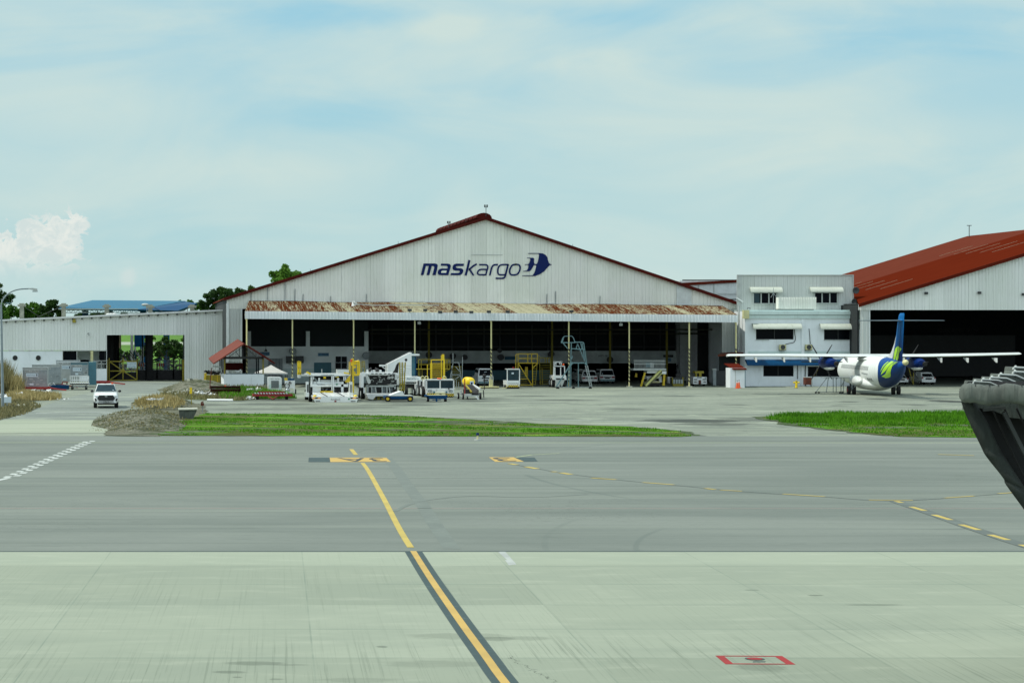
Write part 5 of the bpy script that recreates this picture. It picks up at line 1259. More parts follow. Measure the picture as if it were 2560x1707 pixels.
# blue roofed shed behind
YS = 318.0
def sx(cx, Y=YS): return wx(cx / 4.127, Y)
def sz(cy, Y=YS): return wz(680 + cy / 4.127, Y)
t = thing('blue_roof_shed', 'open shed with broad bright blue metal roof behind the warehouse', 'shed', (sx(1100), YS, 0))
e0, e1 = Vector((sx(602), YS, sz(352))), Vector((sx(602), YS, sz(378)))
Yb = YS + 22
A_ = Vector((sx(602), YS, sz(368))); B_ = Vector((sx(1425), YS, sz(385))); Cc = Vector((sx(1915, Yb), Yb, sz(298, Yb))); Dd = Vector((sx(955, Yb), Yb, sz(290, Yb)))
mb = MB(); V = [A_, B_, Cc, Dd]; mb.add(V + [v - Vector((0, 0, .25)) for v in V], [(0, 1, 2, 3), (7, 6, 5, 4), (0, 4, 5, 1), (1, 5, 6, 2), (2, 6, 7, 3), (3, 7, 4, 0)]); mb.build('roof', 'blue_metal', t, world=True)
mb = MB(); E_ = Vector((sx(2035, YS + 6), YS + 6, sz(322, YS + 6))); F_2 = Vector((sx(1830, YS), YS, sz(400))); V = [B_ - Vector((0, .1, .02)), Cc - Vector((0, .3, .1)), E_, F_2]; mb.add(V + [v + Vector((0, .3, -.3)) for v in V], [(0, 1, 2, 3), (7, 6, 5, 4), (0, 4, 5, 1), (1, 5, 6, 2), (2, 6, 7, 3), (3, 7, 4, 0)]); mb.build('gable_end', 'blue_paint', t, world=True)
mb = MB()
for cx in (875, 1130, 1475, 1718): mb.box(sx(cx) - .45, sx(cx) + .45, YS + 2, YS + 2.6, 0, sz(385))
mb.build('column', 'blue_paint', t, world=True)
mb = MB(); z1, z2 = sz(392), sz(420)
mb.bar((sx(620), YS + .2, z1), (sx(1430), YS + .2, z1), .10, .1); mb.bar((sx(660), YS + .2, z2), (sx(1430), YS + .2, z2), .1)
for k in range(16): a = sx(660 + k * 48); b = sx(684 + k * 48); c = sx(708 + k * 48); mb.bar((a, YS + .2, z1), (b, YS + .2, z2), .08); mb.bar((b, YS + .2, z2), (c, YS + .2, z1), .08)
mb.build('truss', 'grey_paint', t, world=True)
mb = MB(); mb.box(A_.x, B_.x, YS - .1, YS + .1, sz(386), sz(377)); mb.build('eave_gutter', 'light_grey', t, world=True)
fr = Fr(0, 680, 4.127, 1515, 420, 300)
t = thing('yard_lamp', 'small lamp post in front of the blue shed roof', 'street lamp', (fr.X, 300, 0))
mb = MB(); mb.tube((0, 0, 0), (0, 0, fr.z(350)), .07); mb.tube((0, 0, fr.z(350)), (fr.x(1495), 0, fr.z(335)), .06); mb.build('pole', 'grey_paint', t)
mb = MB(); mb.ball((fr.x(1497), 0, fr.z(338)), .5, .25, .2); mb.build('lamp_head', 'light_grey', t)

# ---------------------------------------------------------------- trees
def tree(name, label, px, Y, zt, blobs, mat, n=2600, leaf=.32, seed=1, trunk=.25, group=None, zbase=0.0, gap=.0):
    """blobs: (px, py, r_px, depth) clumps of the crown in photo pixels"""
    rnd = random.Random(seed); X = wx(px, Y); t = thing(name, label, 'tree', (X, Y, 0), group)
    cl = [(wx(a, Y) - X, rnd.uniform(-1, 1) * r * Y / F * .6, wz(b, Y), r * Y / F) for a, b, r in blobs]
    zl = min(c[2] for c in cl); mb = MB(); mb.tube((0, 0, 0), (0, 0, max(1, zl * .75)), trunk, trunk * .7, 8)
    for c in cl: mb.tube((0, 0, max(.8, zl * .7)), (c[0] * .8, c[1] * .8, c[2]), trunk * .5, trunk * .12, 6)
    mb.build('trunk', 'wood_trunk', t)
    tot = sum(c[3] ** 2 for c in cl); vs = []; fs = []
    sub = []
    for c in cl:
        for _ in range(9):
            d = Vector((rnd.gauss(0, 1), rnd.gauss(0, 1), rnd.gauss(0, 1))).normalized() * c[3] * rnd.uniform(.45, 1.0); sub.append((c[0] + d.x, c[1] + d.y, c[2] + d.z * .85, c[3] * rnd.uniform(.22, .42)))
        sub.append((c[0], c[1], c[2], c[3] * .7))
    wts = [s_[3] ** 2 for s_ in sub]
    n = int(n * 1.7); leaf *= .74
    for s_ in rnd.choices(sub, wts, k=n):
        d = Vector((rnd.gauss(0, 1), rnd.gauss(0, 1), rnd.gauss(0, 1))).normalized() * s_[3] * rnd.uniform(.55, 1.08) ** .7
        p = Vector(s_[:3]) + d; a = Vector((rnd.gauss(0, 1), rnd.gauss(0, 1), rnd.gauss(0, .7))).normalized(); b = a.cross(Vector((rnd.gauss(0, 1), rnd.gauss(0, 1), rnd.gauss(0, 1)))).normalized()
        l = leaf * rnd.uniform(.6, 1.4); o = len(vs)
        vs += [p - a * l * .5, p + b * l * .3, p + a * l * .6, p - b * l * .3]; fs.append((o, o + 1, o + 2, o + 3))
    mb = MB(); mb.add(vs, fs); mb.build('crown', mat, t)
    return t
G_ = 'trees behind the warehouse'
tree('dark_tree', 'tall sparse tree at the left edge above the street lamp arm', -2, 330, 0, [(-15, 735, 26), (8, 745, 22), (28, 742, 11), (-5, 715, 12), (-30, 720, 26)], 'leaf_dark', 2200, .45, 1, group=G_)
tree('leafy_bush', 'green bushy tree behind the roof left of the first concrete pole', 25, 322, 0, [(5, 780, 22), (30, 778, 20), (-15, 785, 22), (12, 796, 20)], 'leaf_mid', 2400, .45, 2, group=G_)
tree('leafy_bush', 'green bushy tree between the first concrete pole and the dark tree', 75, 324, 0, [(62, 775, 18), (82, 772, 18), (98, 786, 18), (70, 792, 20), (48, 785, 12)], 'leaf_mid', 2400, .45, 3, group=G_)
tree('dark_tree', 'dark dense tree at the left end of the blue roof', 130, 320, 0, [(128, 762, 16), (108, 772, 13), (145, 775, 15), (122, 785, 18), (152, 790, 14), (138, 755, 8)], 'leaf_dark', 3000, .42, 4, group=G_)
tree('dark_tree', 'far dark trees seen under the blue roof', 300, 370, 0, [(200, 795, 16), (235, 792, 14), (270, 795, 16), (310, 790, 14), (350, 795, 16), (385, 793, 12), (420, 790, 14)], 'leaf_dark', 3000, .6, 5, group=G_)
tree('leafy_bush', 'thin bush top poking above the dark blue gable', 462, 355, 0, [(450, 757, 8), (475, 755, 8), (490, 765, 10), (505, 770, 10), (440, 770, 10)], 'leaf_mid', 900, .4, 6, group=G_)
tree('dark_tree', 'dark round tree between the blue shed and the cargo hangar', 560, 335, 0, [(530, 745, 22), (565, 738, 24), (600, 735, 20), (630, 725, 12), (510, 765, 18), (545, 765, 24), (590, 765, 26), (630, 750, 18)], 'leaf_dark', 7000, .42, 7, group=G_)
tree('light_tree', 'light green round tree above the left slope of the hangar roof', 712, 350, 0, [(712, 685, 24), (690, 690, 17), (735, 690, 17), (712, 668, 10), (700, 710, 22), (728, 705, 20), (750, 684, 7), (678, 682, 6)], 'leaf_light', 5200, .36, 8, group=G_)
tree('leafy_bush', 'dark shrub seen in the right half of the gateway', 400, 300, 0, [(395, 862, 12), (412, 850, 12), (425, 868, 14), (440, 860, 14), (405, 880, 16), (450, 875, 12), (432, 885, 14)], 'leaf_dark', 2600, .3, 9, trunk=.12, group='shrubs in the gateway')
tree('leafy_bush', 'pale green shrub at the right end of the gateway', 450, 303, 0, [(452, 868, 9), (458, 850, 7), (455, 885, 10), (385, 845, 6), (365, 850, 5)], 'leaf_light', 1100, .3, 10, trunk=.1, group='shrubs in the gateway')

tree('leafy_bush', 'low dark shrubs behind the yellow gate in the gateway', 300, 298, 0, [(285, 885, 9), (300, 880, 9), (315, 888, 10), (330, 882, 9), (345, 885, 10), (300, 895, 12), (330, 897, 12), (290, 868, 5)], 'leaf_dark', 1600, .3, 11, trunk=.1, group='shrubs in the gateway')
tree('leafy_bush', 'dark low hedge behind the dark columns at the right of the gateway', 420, 296, 0, [(385, 872, 9), (395, 885, 10), (408, 868, 9), (425, 885, 11), (440, 878, 10), (455, 890, 10), (376, 858, 6), (446, 862, 7), (415, 855, 7)], 'leaf_dark', 2600, .3, 13, trunk=.1, group='shrubs in the gateway')
tree('leafy_bush', 'dark climbing shrub around the blue tank stand', 350, 296, 0, [(352, 860, 8), (362, 870, 10), (372, 862, 8), (358, 882, 12), (376, 885, 10), (368, 848, 5)], 'leaf_dark', 1500, .3, 12, trunk=.1, group='shrubs in the gateway')
# ---------------------------------------------------------------- street lamp and small markers
fr = Fr(0, 680, 4.127, 28, 1415)
t = thing('street_lamp', 'tall grey street lamp with curved arm at the left edge', 'street lamp', fr.loc)
H = fr.z(340); mb = MB(); mb.tube((0, 0, 0), (fr.x(12), 0, H), .13, .07, 12); mb.build('pole', 'pole_grey', t)
mb = MB(); mb.path([fr.p(*q) for q in smooth([(12, 345), (20, 310), (45, 265), (90, 220), (150, 190), (215, 176), (300, 172)], 4)], .055, 8); mb.build('arm', 'pole_grey', t)
mb = MB(); mb.loft([[(fr.x(cx), y * .18, fr.z(cy)) for y, cy in ((-1, a), (-1, b), (1, b), (1, a))] for cx, a, b in ((292, 168, 178), (335, 165, 185), (385, 172, 200))], smooth=False); lh = mb.build('lamp_head', 'light_grey', t)
mb = MB(); mb.box(fr.x(335), fr.x(388), -.15, .15, fr.z(208), fr.z(190)); mb.build('lens', 'lamp_lens', lh)
mb = MB(); mb.bar(fr.p(60, 318), fr.p(118, 322), .08); mb.build('stub_arm', 'alu_blue', t)
fr = Fr(0, 680, 4.127, 72, 1402)
t = thing('post_sign', 'small blank white sign on a short post beside the street lamp', 'sign', fr.loc)
bx(fr, 'board', 'sign_white', t, (40, 1288, 116, 1348, -.05, 0)); bx(fr, 'post', 'grey_paint', t, (66, 1310, 80, 1402, .0, .08))
fr = Fr(0, 680, 4.127, 1975, 1370)
t = thing('marker_post', 'yellow marker plate on a thin post on the bank', 'sign', fr.loc)
bx(fr, 'plate', 'yellow_bright', t, (1956, 1190, 1982, 1255, -.04, 0)); bx(fr, 'post', 'yellow_old', t, (1972, 1250, 1980, 1370, .0, .06))
fr = Fr(0, 680, 4.127, 2090, 1450)
t = thing('obstacle_lamp', 'small rusty lamp on a grey post beside the concrete headwall', 'lamp', fr.loc)
mb = MB(); mb.box(fr.x(2070), fr.x(2105), -.15, .12, fr.z(1378), fr.z(1348)); mb.bar(fr.p(2075, 1345), fr.p(2100, 1335), .08); mb.build('lamp_box', 'rust', t)
bx(fr, 'post', 'grey_paint', t, (2085, 1378, 2093, 1450, 0, .06))
fr = Fr(0, 680, 4.127, 1940, 1530, gy(1048))
t = thing('headwall', 'stained concrete culvert headwall beside the gravel mound', 'culvert', fr.loc)
mb = MB(); mb.prism([(fr.x(1855), .0), (fr.x(1990), 0), (fr.x(2035), fr.z(1418)), (fr.x(1845), fr.z(1422))], 0, 2.2); mb.build('wall', 'concrete_dark', t)
mb = MB(); mb.prism([(fr.x(1840), fr.z(1425)), (fr.x(2040), fr.z(1421)), (fr.x(2040), fr.z(1410)), (fr.x(1840), fr.z(1414))], -.1, 2.4); mb.build('coping', 'concrete', t)
X, Y = gp(1194, 1100)
t = thing('taxiway_light', 'small blue topped edge light on the taxiway margin', 'edge light', (X, Y, .0))
mb = MB(); mb.tube((0, 0, 0), (0, 0, .05), .2, .2, 12); mb.build('base', 'light_grey', t); mb = MB(); mb.tube((0, 0, .05), (0, 0, .28), .05); mb.build('stem', 'cream_paint', t); mb = MB(); mb.tube((0, 0, .28), (0, 0, .42), .09, .07, 10); mb.build('lens', 'logo_blue', t)

# ---------------------------------------------------------------- vehicles and apron equipment
def sect(y, pts): return [(x, y, z) for x, z in pts]
def wheels(t, pos, r, wd, hub='light_grey', n=18):
    out = []
    for (x, y) in pos:
        mb = MB(); mb.wheel((0, 0, 0), r, wd, 'x', n); w_ = mb.build('wheel', 'black_rubber', t); w_.location = (x, y, r)
        mb = MB(); mb.wheel((0, 0, 0), r * .55, wd + .03, 'x', 12); mb.build('hub', hub, w_); out.append(w_)
    return out
def lbox(name, mat, t, *bs):
    mb = MB()
    for b in bs: mb.box(*b)
    return mb.build(name, mat, t)

# white pickup coming down the road (front to the camera)
X, Y = gp(265, 1021)
tr = thing('pickup_truck', 'white double cab pickup with roof beacon driving towards the apron', 'pickup truck', (X, Y + .3, 0), rz=R(2))
mb = MB()
def hx_(y, w0, w1, z0, z1, zm=None):
    zm = zm or (z0 + z1) / 2
    return [(-w0 * .88, y, z0), (-w0, y, z0 + .12), (-w0, y, zm), (-w1, y, z1 - .06), (-w1 * .86, y, z1), (w1 * .86, y, z1), (w1, y, z1 - .06), (w0, y, zm), (w0, y, z0 + .12), (w0 * .88, y, z0)]
mb.loft([hx_(-.05, .80, .66, .50, .95), hx_(.06, .93, .80, .42, 1.08), hx_(.35, .99, .88, .42, 1.17), hx_(1.4, 1.0, .92, .42, 1.27), hx_(2.0, 1.0, .92, .42, 1.28), hx_(3.9, 1.0, .94, .42, 1.22), hx_(5.25, .98, .93, .45, 1.20)])
body = mb.build('body', 'vehicle_white', tr)
mb = MB(); mb.loft([hx_(1.35, .90, .86, 1.20, 1.30), hx_(2.05, .86, .70, 1.2, 1.84, 1.3), hx_(2.5, .86, .70, 1.2, 1.88, 1.3), hx_(3.3, .86, .70, 1.2, 1.86, 1.3), hx_(3.75, .86, .72, 1.2, 1.60, 1.3)], smooth=False); cab = mb.build('cab', 'vehicle_white', tr)
mb = MB(); mb.add([(-.83, 1.38, 1.27), (.83, 1.38, 1.27), (.64, 2.02, 1.80), (-.64, 2.02, 1.80)], [(0, 1, 2, 3)])
mb.v = [(a, b - .04, c + .03) for a, b, c in mb.v]; mb.add([(-.83, 1.40, 1.24), (.83, 1.40, 1.24), (.64, 2.04, 1.77), (-.64, 2.04, 1.77)], [(0, 1, 2, 3)]); mb.build('windscreen', 'glass_blue', cab)
for s_ in (-1, 1):
    mb = MB(); mb.add([(s_ * .90, 1.75, 1.30), (s_ * .90, 3.5, 1.30), (s_ * .745, 3.3, 1.76), (s_ * .745, 2.25, 1.76)], [(0, 1, 2, 3)]); mb.build('side_window', 'glass_dark', cab)
    mb = MB(); mb.loft([sect(.02, [(s_ * .62, .90), (s_ * .92, .93), (s_ * .93, 1.03), (s_ * .64, 1.02)]), sect(-.05, [(s_ * .62, .90), (s_ * .84, .93), (s_ * .86, 1.0), (s_ * .64, 1.0)])], smooth=False); mb.build('headlight', 'lamp_lens', tr)
    mb = MB(); mb.prism([(s_ * .70, .55), (s_ * .86, .58), (s_ * .92, .80), (s_ * .80, .78)][::s_], -.08, .1); mb.build('fog_lamp', 'black_metal', tr)
    mb = MB(); mb.ball((s_ * 1.10, 1.62, 1.32), .13, .07, .10, 10, 6); mb.bar((s_ * .9, 1.65, 1.27), (s_ * 1.08, 1.62, 1.3), .05); mb.build('mirror', 'black_metal', tr)
    lbox('mud_flap', 'black_rubber', tr, (s_ * .70, s_ * .97, 1.15, 1.2, .28, .5))
mb = MB(); mb.prism([(-.56, 1.04), (.56, 1.04), (.70, .82), (.58, .62), (-.58, .62), (-.70, .82)], -.10, .1); gr = mb.build('grille', 'black_metal', tr)
lbox('grille_bar', 'dark_grey', gr, *[(-.60, .60, -.115, -.10, z, z + .02) for z in (.70, .78, .86, .94)])
mb = MB()
for rx, rz in ((.10, .065), (.05, .065), (.075, .025)):
    N = 20; P = [(rx * math.cos(2 * math.pi * i / N), -.125, .955 + rz * math.sin(2 * math.pi * i / N)) for i in range(N + 1)]; mb.path(P, .010, 4)
mb.build('badge', 'light_grey', gr)
lbox('bumper', 'vehicle_white', tr, (-.80, .80, -.12, .1, .44, .585))
pl = lbox('number_plate', 'plate_black', tr, (-.26, .26, -.15, -.12, .47, .58)); text_mesh('LA 993', -.22, .22, .49, .56, -.155, 'lettering', 'tarp_white', pl)
lbox('lower_intake', 'black_metal', tr, (-.60, -.28, -.13, -.11, .50, .56), (.28, .60, -.13, -.11, .50, .56))
lbox('beacon', 'orange_paint', tr, (.44, .60, 2.3, 2.45, 1.87, 1.97)); mb = MB(); mb.tube((0, 2.3, 1.88), (0, 2.35, 2.02), .012); mb.build('aerial', 'black_metal', tr)
lbox('sticker', 'sign_white', tr, (.52, .64, 1.42, 1.43, 1.36, 1.44))
wheels(tr, [(-.84, .9), (.84, .9), (-.84, 4.0), (.84, 4.0)], .40, .26)
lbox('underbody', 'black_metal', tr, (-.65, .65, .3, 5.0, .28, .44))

# --- containers on dollies at the left
def container(label, cx, cy, w_, h_, d_, side='light_grey', lab=True, z0=.55, face='grey_paint'):
    fr = Fr(0, 680, 4.127, cx, cy); t = thing('cargo_container', label, 'container', (fr.X, fr.Y, z0), 'air cargo containers by the warehouse')
    mb = MB(); mb.prism([(-w_ / 2, 0), (w_ / 2, 0), (w_ / 2, h_), (-w_ / 2, h_)], 0, d_); mb.build('shell', side, t)
    lbox('front_panel', face, t, (-w_ / 2 + .04, w_ / 2 - .04, -.03, -.005, .04, h_ - .24))
    lbox('edge_rail', 'steel', t, (-w_ / 2, w_ / 2, -.05, .0, h_ - .05, h_ + .03), (-w_ / 2, -w_ / 2 + .05, -.05, 0, 0, h_), (w_ / 2 - .05, w_ / 2, -.05, 0, 0, h_))
    a = lbox('number_strip', 'light_grey', t, (-w_ * .42, w_ * .15, -.045, -.03, h_ - .46, h_ - .22)); text_mesh('AKE 11276 MH', -w_ * .4, w_ * .13, h_ - .42, h_ - .26, -.05, 'lettering', 'ink_dark', a)
    if lab:
        b = lbox('label', 'sign_white', t, (-w_ * .36, w_ * .12, -.045, -.03, h_ - .92, h_ - .56)); text_mesh('maskargo', -w_ * .33, w_ * .02, h_ - .82, h_ - .64, -.05, 'lettering', 'ink_teal', b)
        lbox('label_mark', 'ink_dark', b, (w_ * .05, w_ * .09, -.05, -.045, h_ - .84, h_ - .62))
    lbox('small_label', 'sign_white', t, (-w_ * .22, -w_ * .06, -.045, -.03, .18, .38))
    mb = MB(); rnd = random.Random(int(cx))
    for _ in range(14): q, z = rnd.uniform(-w_ * .45, w_ * .4), rnd.uniform(.1, h_ * .6); mb.box(q, q + rnd.uniform(.1, .4), -.035, -.03, z, z + rnd.uniform(.03, .1))
    mb.build('scrape', 'light_grey', t)
    return fr, t
container('grey scraped container with white label on red dolly, nearest the street lamp', 362, 1222, 2.5, 1.95, 2.2, z0=.35)
container('grey dented container behind and right of the front one', 480, 1200, 3.0, 2.0, 2.2, z0=.45, lab=False)
container('pale container with plastic on top, behind the red arm', 700, 1180, 2.5, 2.3, 2.2, lab=True, side='white_paint', face='light_grey', z0=.5)
fr, t = container('container with white label and blue side on the barred white cart', 818, 1190, 1.9, 1.5, 2.4, side='teal_paint', z0=1.15)
lbox('blue_cover', 'teal_paint', t, (.96, 1.75, .05, 2.4, -.9, 1.52))
# white barred cart
fr = Fr(0, 680, 4.127, 818, 1215)
t = thing('baggage_cart', 'white cart with upright bars in front of a container', 'cart', fr.loc)
mb = MB()
for a, b in (((724, 1072), (914, 1072)), ((724, 1155), (914, 1155)), ((724, 1070), (724, 1160)), ((914, 1070), (914, 1160)), ((724, 1115), (914, 1115))): fr.bar(mb, a, b, .10, -.05)
mb.build('end_frame', 'vehicle_white', t)
for i in range(7): mb = MB(); cx = 745 + i * 24; fr.bar(mb, (cx, 1075), (cx, 1150), .09, -.05); mb.build('bar', 'vehicle_white', t)
lbox('deck', 'light_grey', t, (fr.x(722), fr.x(916), -.1, 2.6, fr.z(1162), fr.z(1148)))
lbox('axle_beam', 'light_grey', t, (fr.x(740), fr.x(900), 0, .2, fr.z(1185), fr.z(1168)))
wheels(t, [(fr.x(742), .1), (fr.x(886), .1), (fr.x(742), 2.3), (fr.x(886), 2.3)], .22, .16)
def dolly_red(label, c0, cy, c1, thick=24, y=0):
    fr = Fr(0, 680, 4.127, (c0 + c1) / 2, cy); t = thing('pallet_dolly', label, 'dolly', (fr.X, fr.Y, 0), 'red pallet dollies by the warehouse')
    lbox('frame', 'red_paint', t, (fr.x(c0), fr.x(c1), 0, .15, .18, .42), (fr.x(c0), fr.x(c1), 2.2, 2.35, .18, .42), (fr.x(c0), fr.x(c0) + .15, .15, 2.2, .18, .40), (fr.x(c1) - .15, fr.x(c1), .15, 2.2, .18, .40), (fr.x(c0) + .15, fr.x(c1) - .15, .15, 2.2, .3, .34))
    wheels(t, [(fr.x(c0) + .5, .5), (fr.x(c1) - .5, .5), (fr.x(c0) + .5, 1.8), (fr.x(c1) - .5, 1.8)], .17, .15, 'rust')
    mb = MB(); mb.bar((fr.x(c1), .5, .3), (fr.x(c1) + 1.7, -.5, .12), .12); mb.bar((fr.x(c1), 1.4, .3), (fr.x(c1) + 1.6, -.45, .12), .10); mb.build('tow_bar', 'red_paint', t); return t
dolly_red('red pallet dolly under the scraped grey container', 150, 1228, 510)
dolly_red('red pallet dolly behind the pickup truck', 975, 1165, 1130)
dolly_red('second red dolly right of the first under the containers', 520, 1195, 640)
fr = Fr(0, 680, 4.127, 690, 1160)
t = thing('red_hoist', 'folded red and white hoist arm leaning over the containers', 'hoist', fr.loc)
mb = MB(); fr.bar(mb, (545, 955), (635, 945), .22); fr.bar(mb, (550, 975), (545, 950), .12); mb.build('white_arm', 'vehicle_white', t)
mb = MB(); fr.bar(mb, (625, 945), (700, 1115), .16); mb.build('red_arm', 'red_paint', t)
lbox('base', 'red_paint', t, (fr.x(625), fr.x(700), 0, .8, .2, .75)); wheels(t, [(fr.x(640), .2), (fr.x(690), .2)], .2, .12)
X, Y = gp(150, 974)
o = MB(); o.box(-.9, .9, 0, 1, .05, .45); o.bar((-.9, -.1, .3), (-1.8, -.6, .15), .18); o = o.build('blue_skid', 'blue_paint', label='low blue skid with white plastic between the containers', cat='skid'); o.location = (X, Y, 0)
litter('plastic_sheet', 'white plastic draped over the blue skid', 125, 973, 1.0, .6, 20, 'tarp_white', 44, 'plastic sheet', (.15, .4), .5)

# ---------------------------------------------------------------- shelter, skip, crates, tent
fr = Fr(500, 840, 9.8, 1070, 1255, 233)
t = thing('red_roof_shelter', 'open shelter with white half walls and faded red gable roof', 'shelter', fr.loc)
Wf = (fr.x(585), fr.x(1568)); dp = 5.0; sk = -.30       # side wall recedes to the left
zw = fr.z(935)
mb = MB(); xl = fr.x(500)
mb.add([(Wf[0], 0, 0), (Wf[1], 0, 0), (Wf[1], 0, zw), (Wf[0], 0, zw), (Wf[0], .2, 0), (Wf[1], .2, 0), (Wf[1], .2, zw), (Wf[0], .2, zw)], [(0, 1, 2, 3), (7, 6, 5, 4), (3, 2, 6, 7), (0, 3, 7, 4), (1, 5, 6, 2)]); mb.build('front_wall', 'plaster', t)
def slant(x0, y0, x1, y1, th, z0, z1, nm, mat):
    mb = MB(); mb.prism([(x0, y0), (x1, y1), (x1 + th, y1), (x0 + th, y0)], z0, z1, 'z'); return mb.build(nm, mat, t)
slant(Wf[0] - .01, .02, xl, dp, .2, 0, zw + .02, 'side_wall', 'plaster'); slant(Wf[1] - .2, .21, Wf[1] - .9, dp, .2, 0, zw, 'side_wall', 'plaster'); lbox('rear_wall', 'pale_teal', t, (xl, Wf[1] - .9, dp, dp + .2, 0, zw))
ridge = (fr.x(1060), fr.z(215)); eL = (fr.x(330), fr.z(690)); eR = (fr.x(1830), fr.z(690)); dx = fr.x(270) - fr.x(330)
def roofslab(a, b, nm, mat, shx, dz):
    mb = MB(); V = [(a[0], -.9, a[1]), (b[0], -.9, b[1]), (b[0] + shx, dp + .6, b[1] + dz), (a[0] + shx, dp + .6, a[1] + dz)]
    mb.add(V + [(x, y, z + .14) for x, y, z in V], [(0, 3, 2, 1), (4, 5, 6, 7), (0, 1, 5, 4), (1, 2, 6, 5), (2, 3, 7, 6), (3, 0, 4, 7)]); return mb.build(nm, mat, t)
pm('roof_pink', (104, 44, 28), .9, .15, .8, dirt=.3)
shx = fr.x(940) - fr.x(1060)
roofslab(eL, ridge, 'roof', 'roof_pink', shx * .75, .45); roofslab(ridge, eR, 'roof', 'red_trim', shx * .75, .45)  # right slope in darker red: shade of its underside put into the colour
mb = MB()
for cx, y_ in ((605, .1), (1548, .1), (520, 4.6), (1420, 3.5), (1480, 4.8), (548, 2.3)): mb = MB(); mb.box(fr.x(cx) - .07, fr.x(cx) + .07, y_, y_ + .14, zw - .05, fr.z(560)); mb.build('post', 'ink_dark' if cx not in (605, 1548) else 'yellow_old', t)
mb = MB(); fr.box(mb, 570, 505, 1560, 562, .0, .16); fr.box(mb, 520, 515, 1480, 560, 4.6, 4.8); mb.build('tie_beam', 'black_metal', t)
mb = MB()
for i in range(22):
    cx = 690 + i * 35; zt = 505; top = 215 + abs(cx - 1060) * .62 + 20
    if top < zt: mb.bar(fr.p(cx, zt, .1), fr.p(cx + (4 if i % 2 else -4), top, .1), .03)
fr.box(mb, 965, 290, 985, 505, .0, .12); fr.box(mb, 1020, 240, 1062, 505, .0, .14)
mb.build('gable_lattice', 'black_metal', t)
mb = MB(); mb.bar(fr.p(720, 505, .05), fr.p(1040, 262, .05), .05); mb.bar(fr.p(880, 385, .05), fr.p(965, 500, .05), .05); mb.bar(fr.p(1230, 380, .05), fr.p(1370, 500, .05), .05); mb.build('gable_brace', 'black_metal', t)
mb = MB(); fr.box(mb, 622, 660, 1055, 835, 4.3, 4.5); mb.build('red_board', 'red_trim', t)
mb = MB(); fr.box(mb, 622, 640, 1020, 655, 4.25, 4.5); mb.build('board_rail', 'tarp_white', t)
mb = MB(); mb.path([fr.p(315, 690, -.7), fr.p(320, 735, -.7), fr.p(505, 755, -.1), fr.p(525, 900, .0)], .07); mb.build('downpipe', 'light_grey', t)
lbox('counter', 'teal_paint', t, (Wf[0], Wf[1], .2, .6, zw - .1, zw + .02))
mb = MB(); mb.path([fr.p(860, 850, .5), fr.p(930, 880, .5), fr.p(1010, 825, .5)], .09); mb.build('draped_sheet', 'tarp_white', t)

fr = Fr(500, 840, 9.8, 300, 1165, 236)
t = thing('yellow_skip', 'worn yellow open skip full of scrap left of the shelter', 'skip', fr.loc)
mb = MB(); mb.prism([(fr.x(90), .5), (fr.x(105), fr.z(1140)), (fr.x(110), fr.z(905)), (fr.x(160), fr.z(960)), (fr.x(500), fr.z(960)), (fr.x(500), fr.z(1130)), (fr.x(110), fr.z(1130))][1:], 0, 2.0); mb.build('body', 'yellow_old', t); MATS['yellow_old']
mb = MB(); fr.bar(mb, (110, 1130), (140, 905), .22, -.05); fr.bar(mb, (295, 960), (295, 1125), .08, -.05); fr.bar(mb, (430, 960), (430, 1125), .08, -.05); mb.build('rib', 'yellow_paint', t)
mb = MB(); rnd = random.Random(12)
for _ in range(26): q = Vector((fr.x(rnd.uniform(160, 480)), rnd.uniform(.2, 1.8), fr.z(rnd.uniform(880, 960)))); mb.bar(q, q + Vector((rnd.uniform(-.7, .7), rnd.uniform(-.3, .3), rnd.uniform(-.1, .25))), rnd.uniform(.05, .2))
mb.build('scrap', 'black_metal', t)
mb = MB(); mb.path([fr.p(*q, 1) for q in smooth([(290, 850), (330, 830), (400, 850), (500, 845)], 4)], .06); mb.build('hose', 'light_grey', t)
fr = Fr(500, 840, 9.8, 620, 1470)
cr_ = thing('rusty_frame_stack', 'stack of dark rusty steel frames in the weeds before the shelter', 'scrap stack', fr.loc)
for i, (a, b, c, d) in enumerate(((260, 1225, 990, 1290), (265, 1295, 1000, 1370), (270, 1375, 985, 1440))):
    mb = MB(); fr.box(mb, a, b, c, d - 30, 0, .1); fr.box(mb, a, b + 8, c, d - 34, 1.6, 1.7); fr.box(mb, a, b, a + 22, d, -.02, 1.7); fr.box(mb, c - 22, b, c, d, -.02, 1.7); fr.box(mb, a + 24, b + 6, c - 24, d - 8, .1, 1.6)
    for q_ in range(12): fr.box(mb, a + 40 + q_ * 56, b, a + 52 + q_ * 56, d - 6, .04, .1)
    mb.build('frame', 'rust_dark', cr_)
lbox('orange_lug', 'orange_paint', cr_, (fr.x(600), fr.x(635), -.06, .1, fr.z(1232), fr.z(1200)))
fr = Fr(500, 840, 9.8, 240, 1400)
mb = MB(); mb.path([fr.p(232, 1400), fr.p(255, 1050), fr.p(272, 890), fr.p(285, 780)], .05, 6); o = mb.build('rusty_rod', 'rust', label='thin rusty rod standing upright left of the rusty frames', cat='rod'); o.location = fr.loc
fr = Fr(500, 840, 9.8, 850, 1200)
mb = MB(); mb.tube(fr.p(500, 1010), fr.p(860, 1200), .045, n=6); o = mb.build('leaning_pole', 'dark_grey', label='dark pole leaning against the front wall of the shelter', cat='pole'); o.location = fr.loc
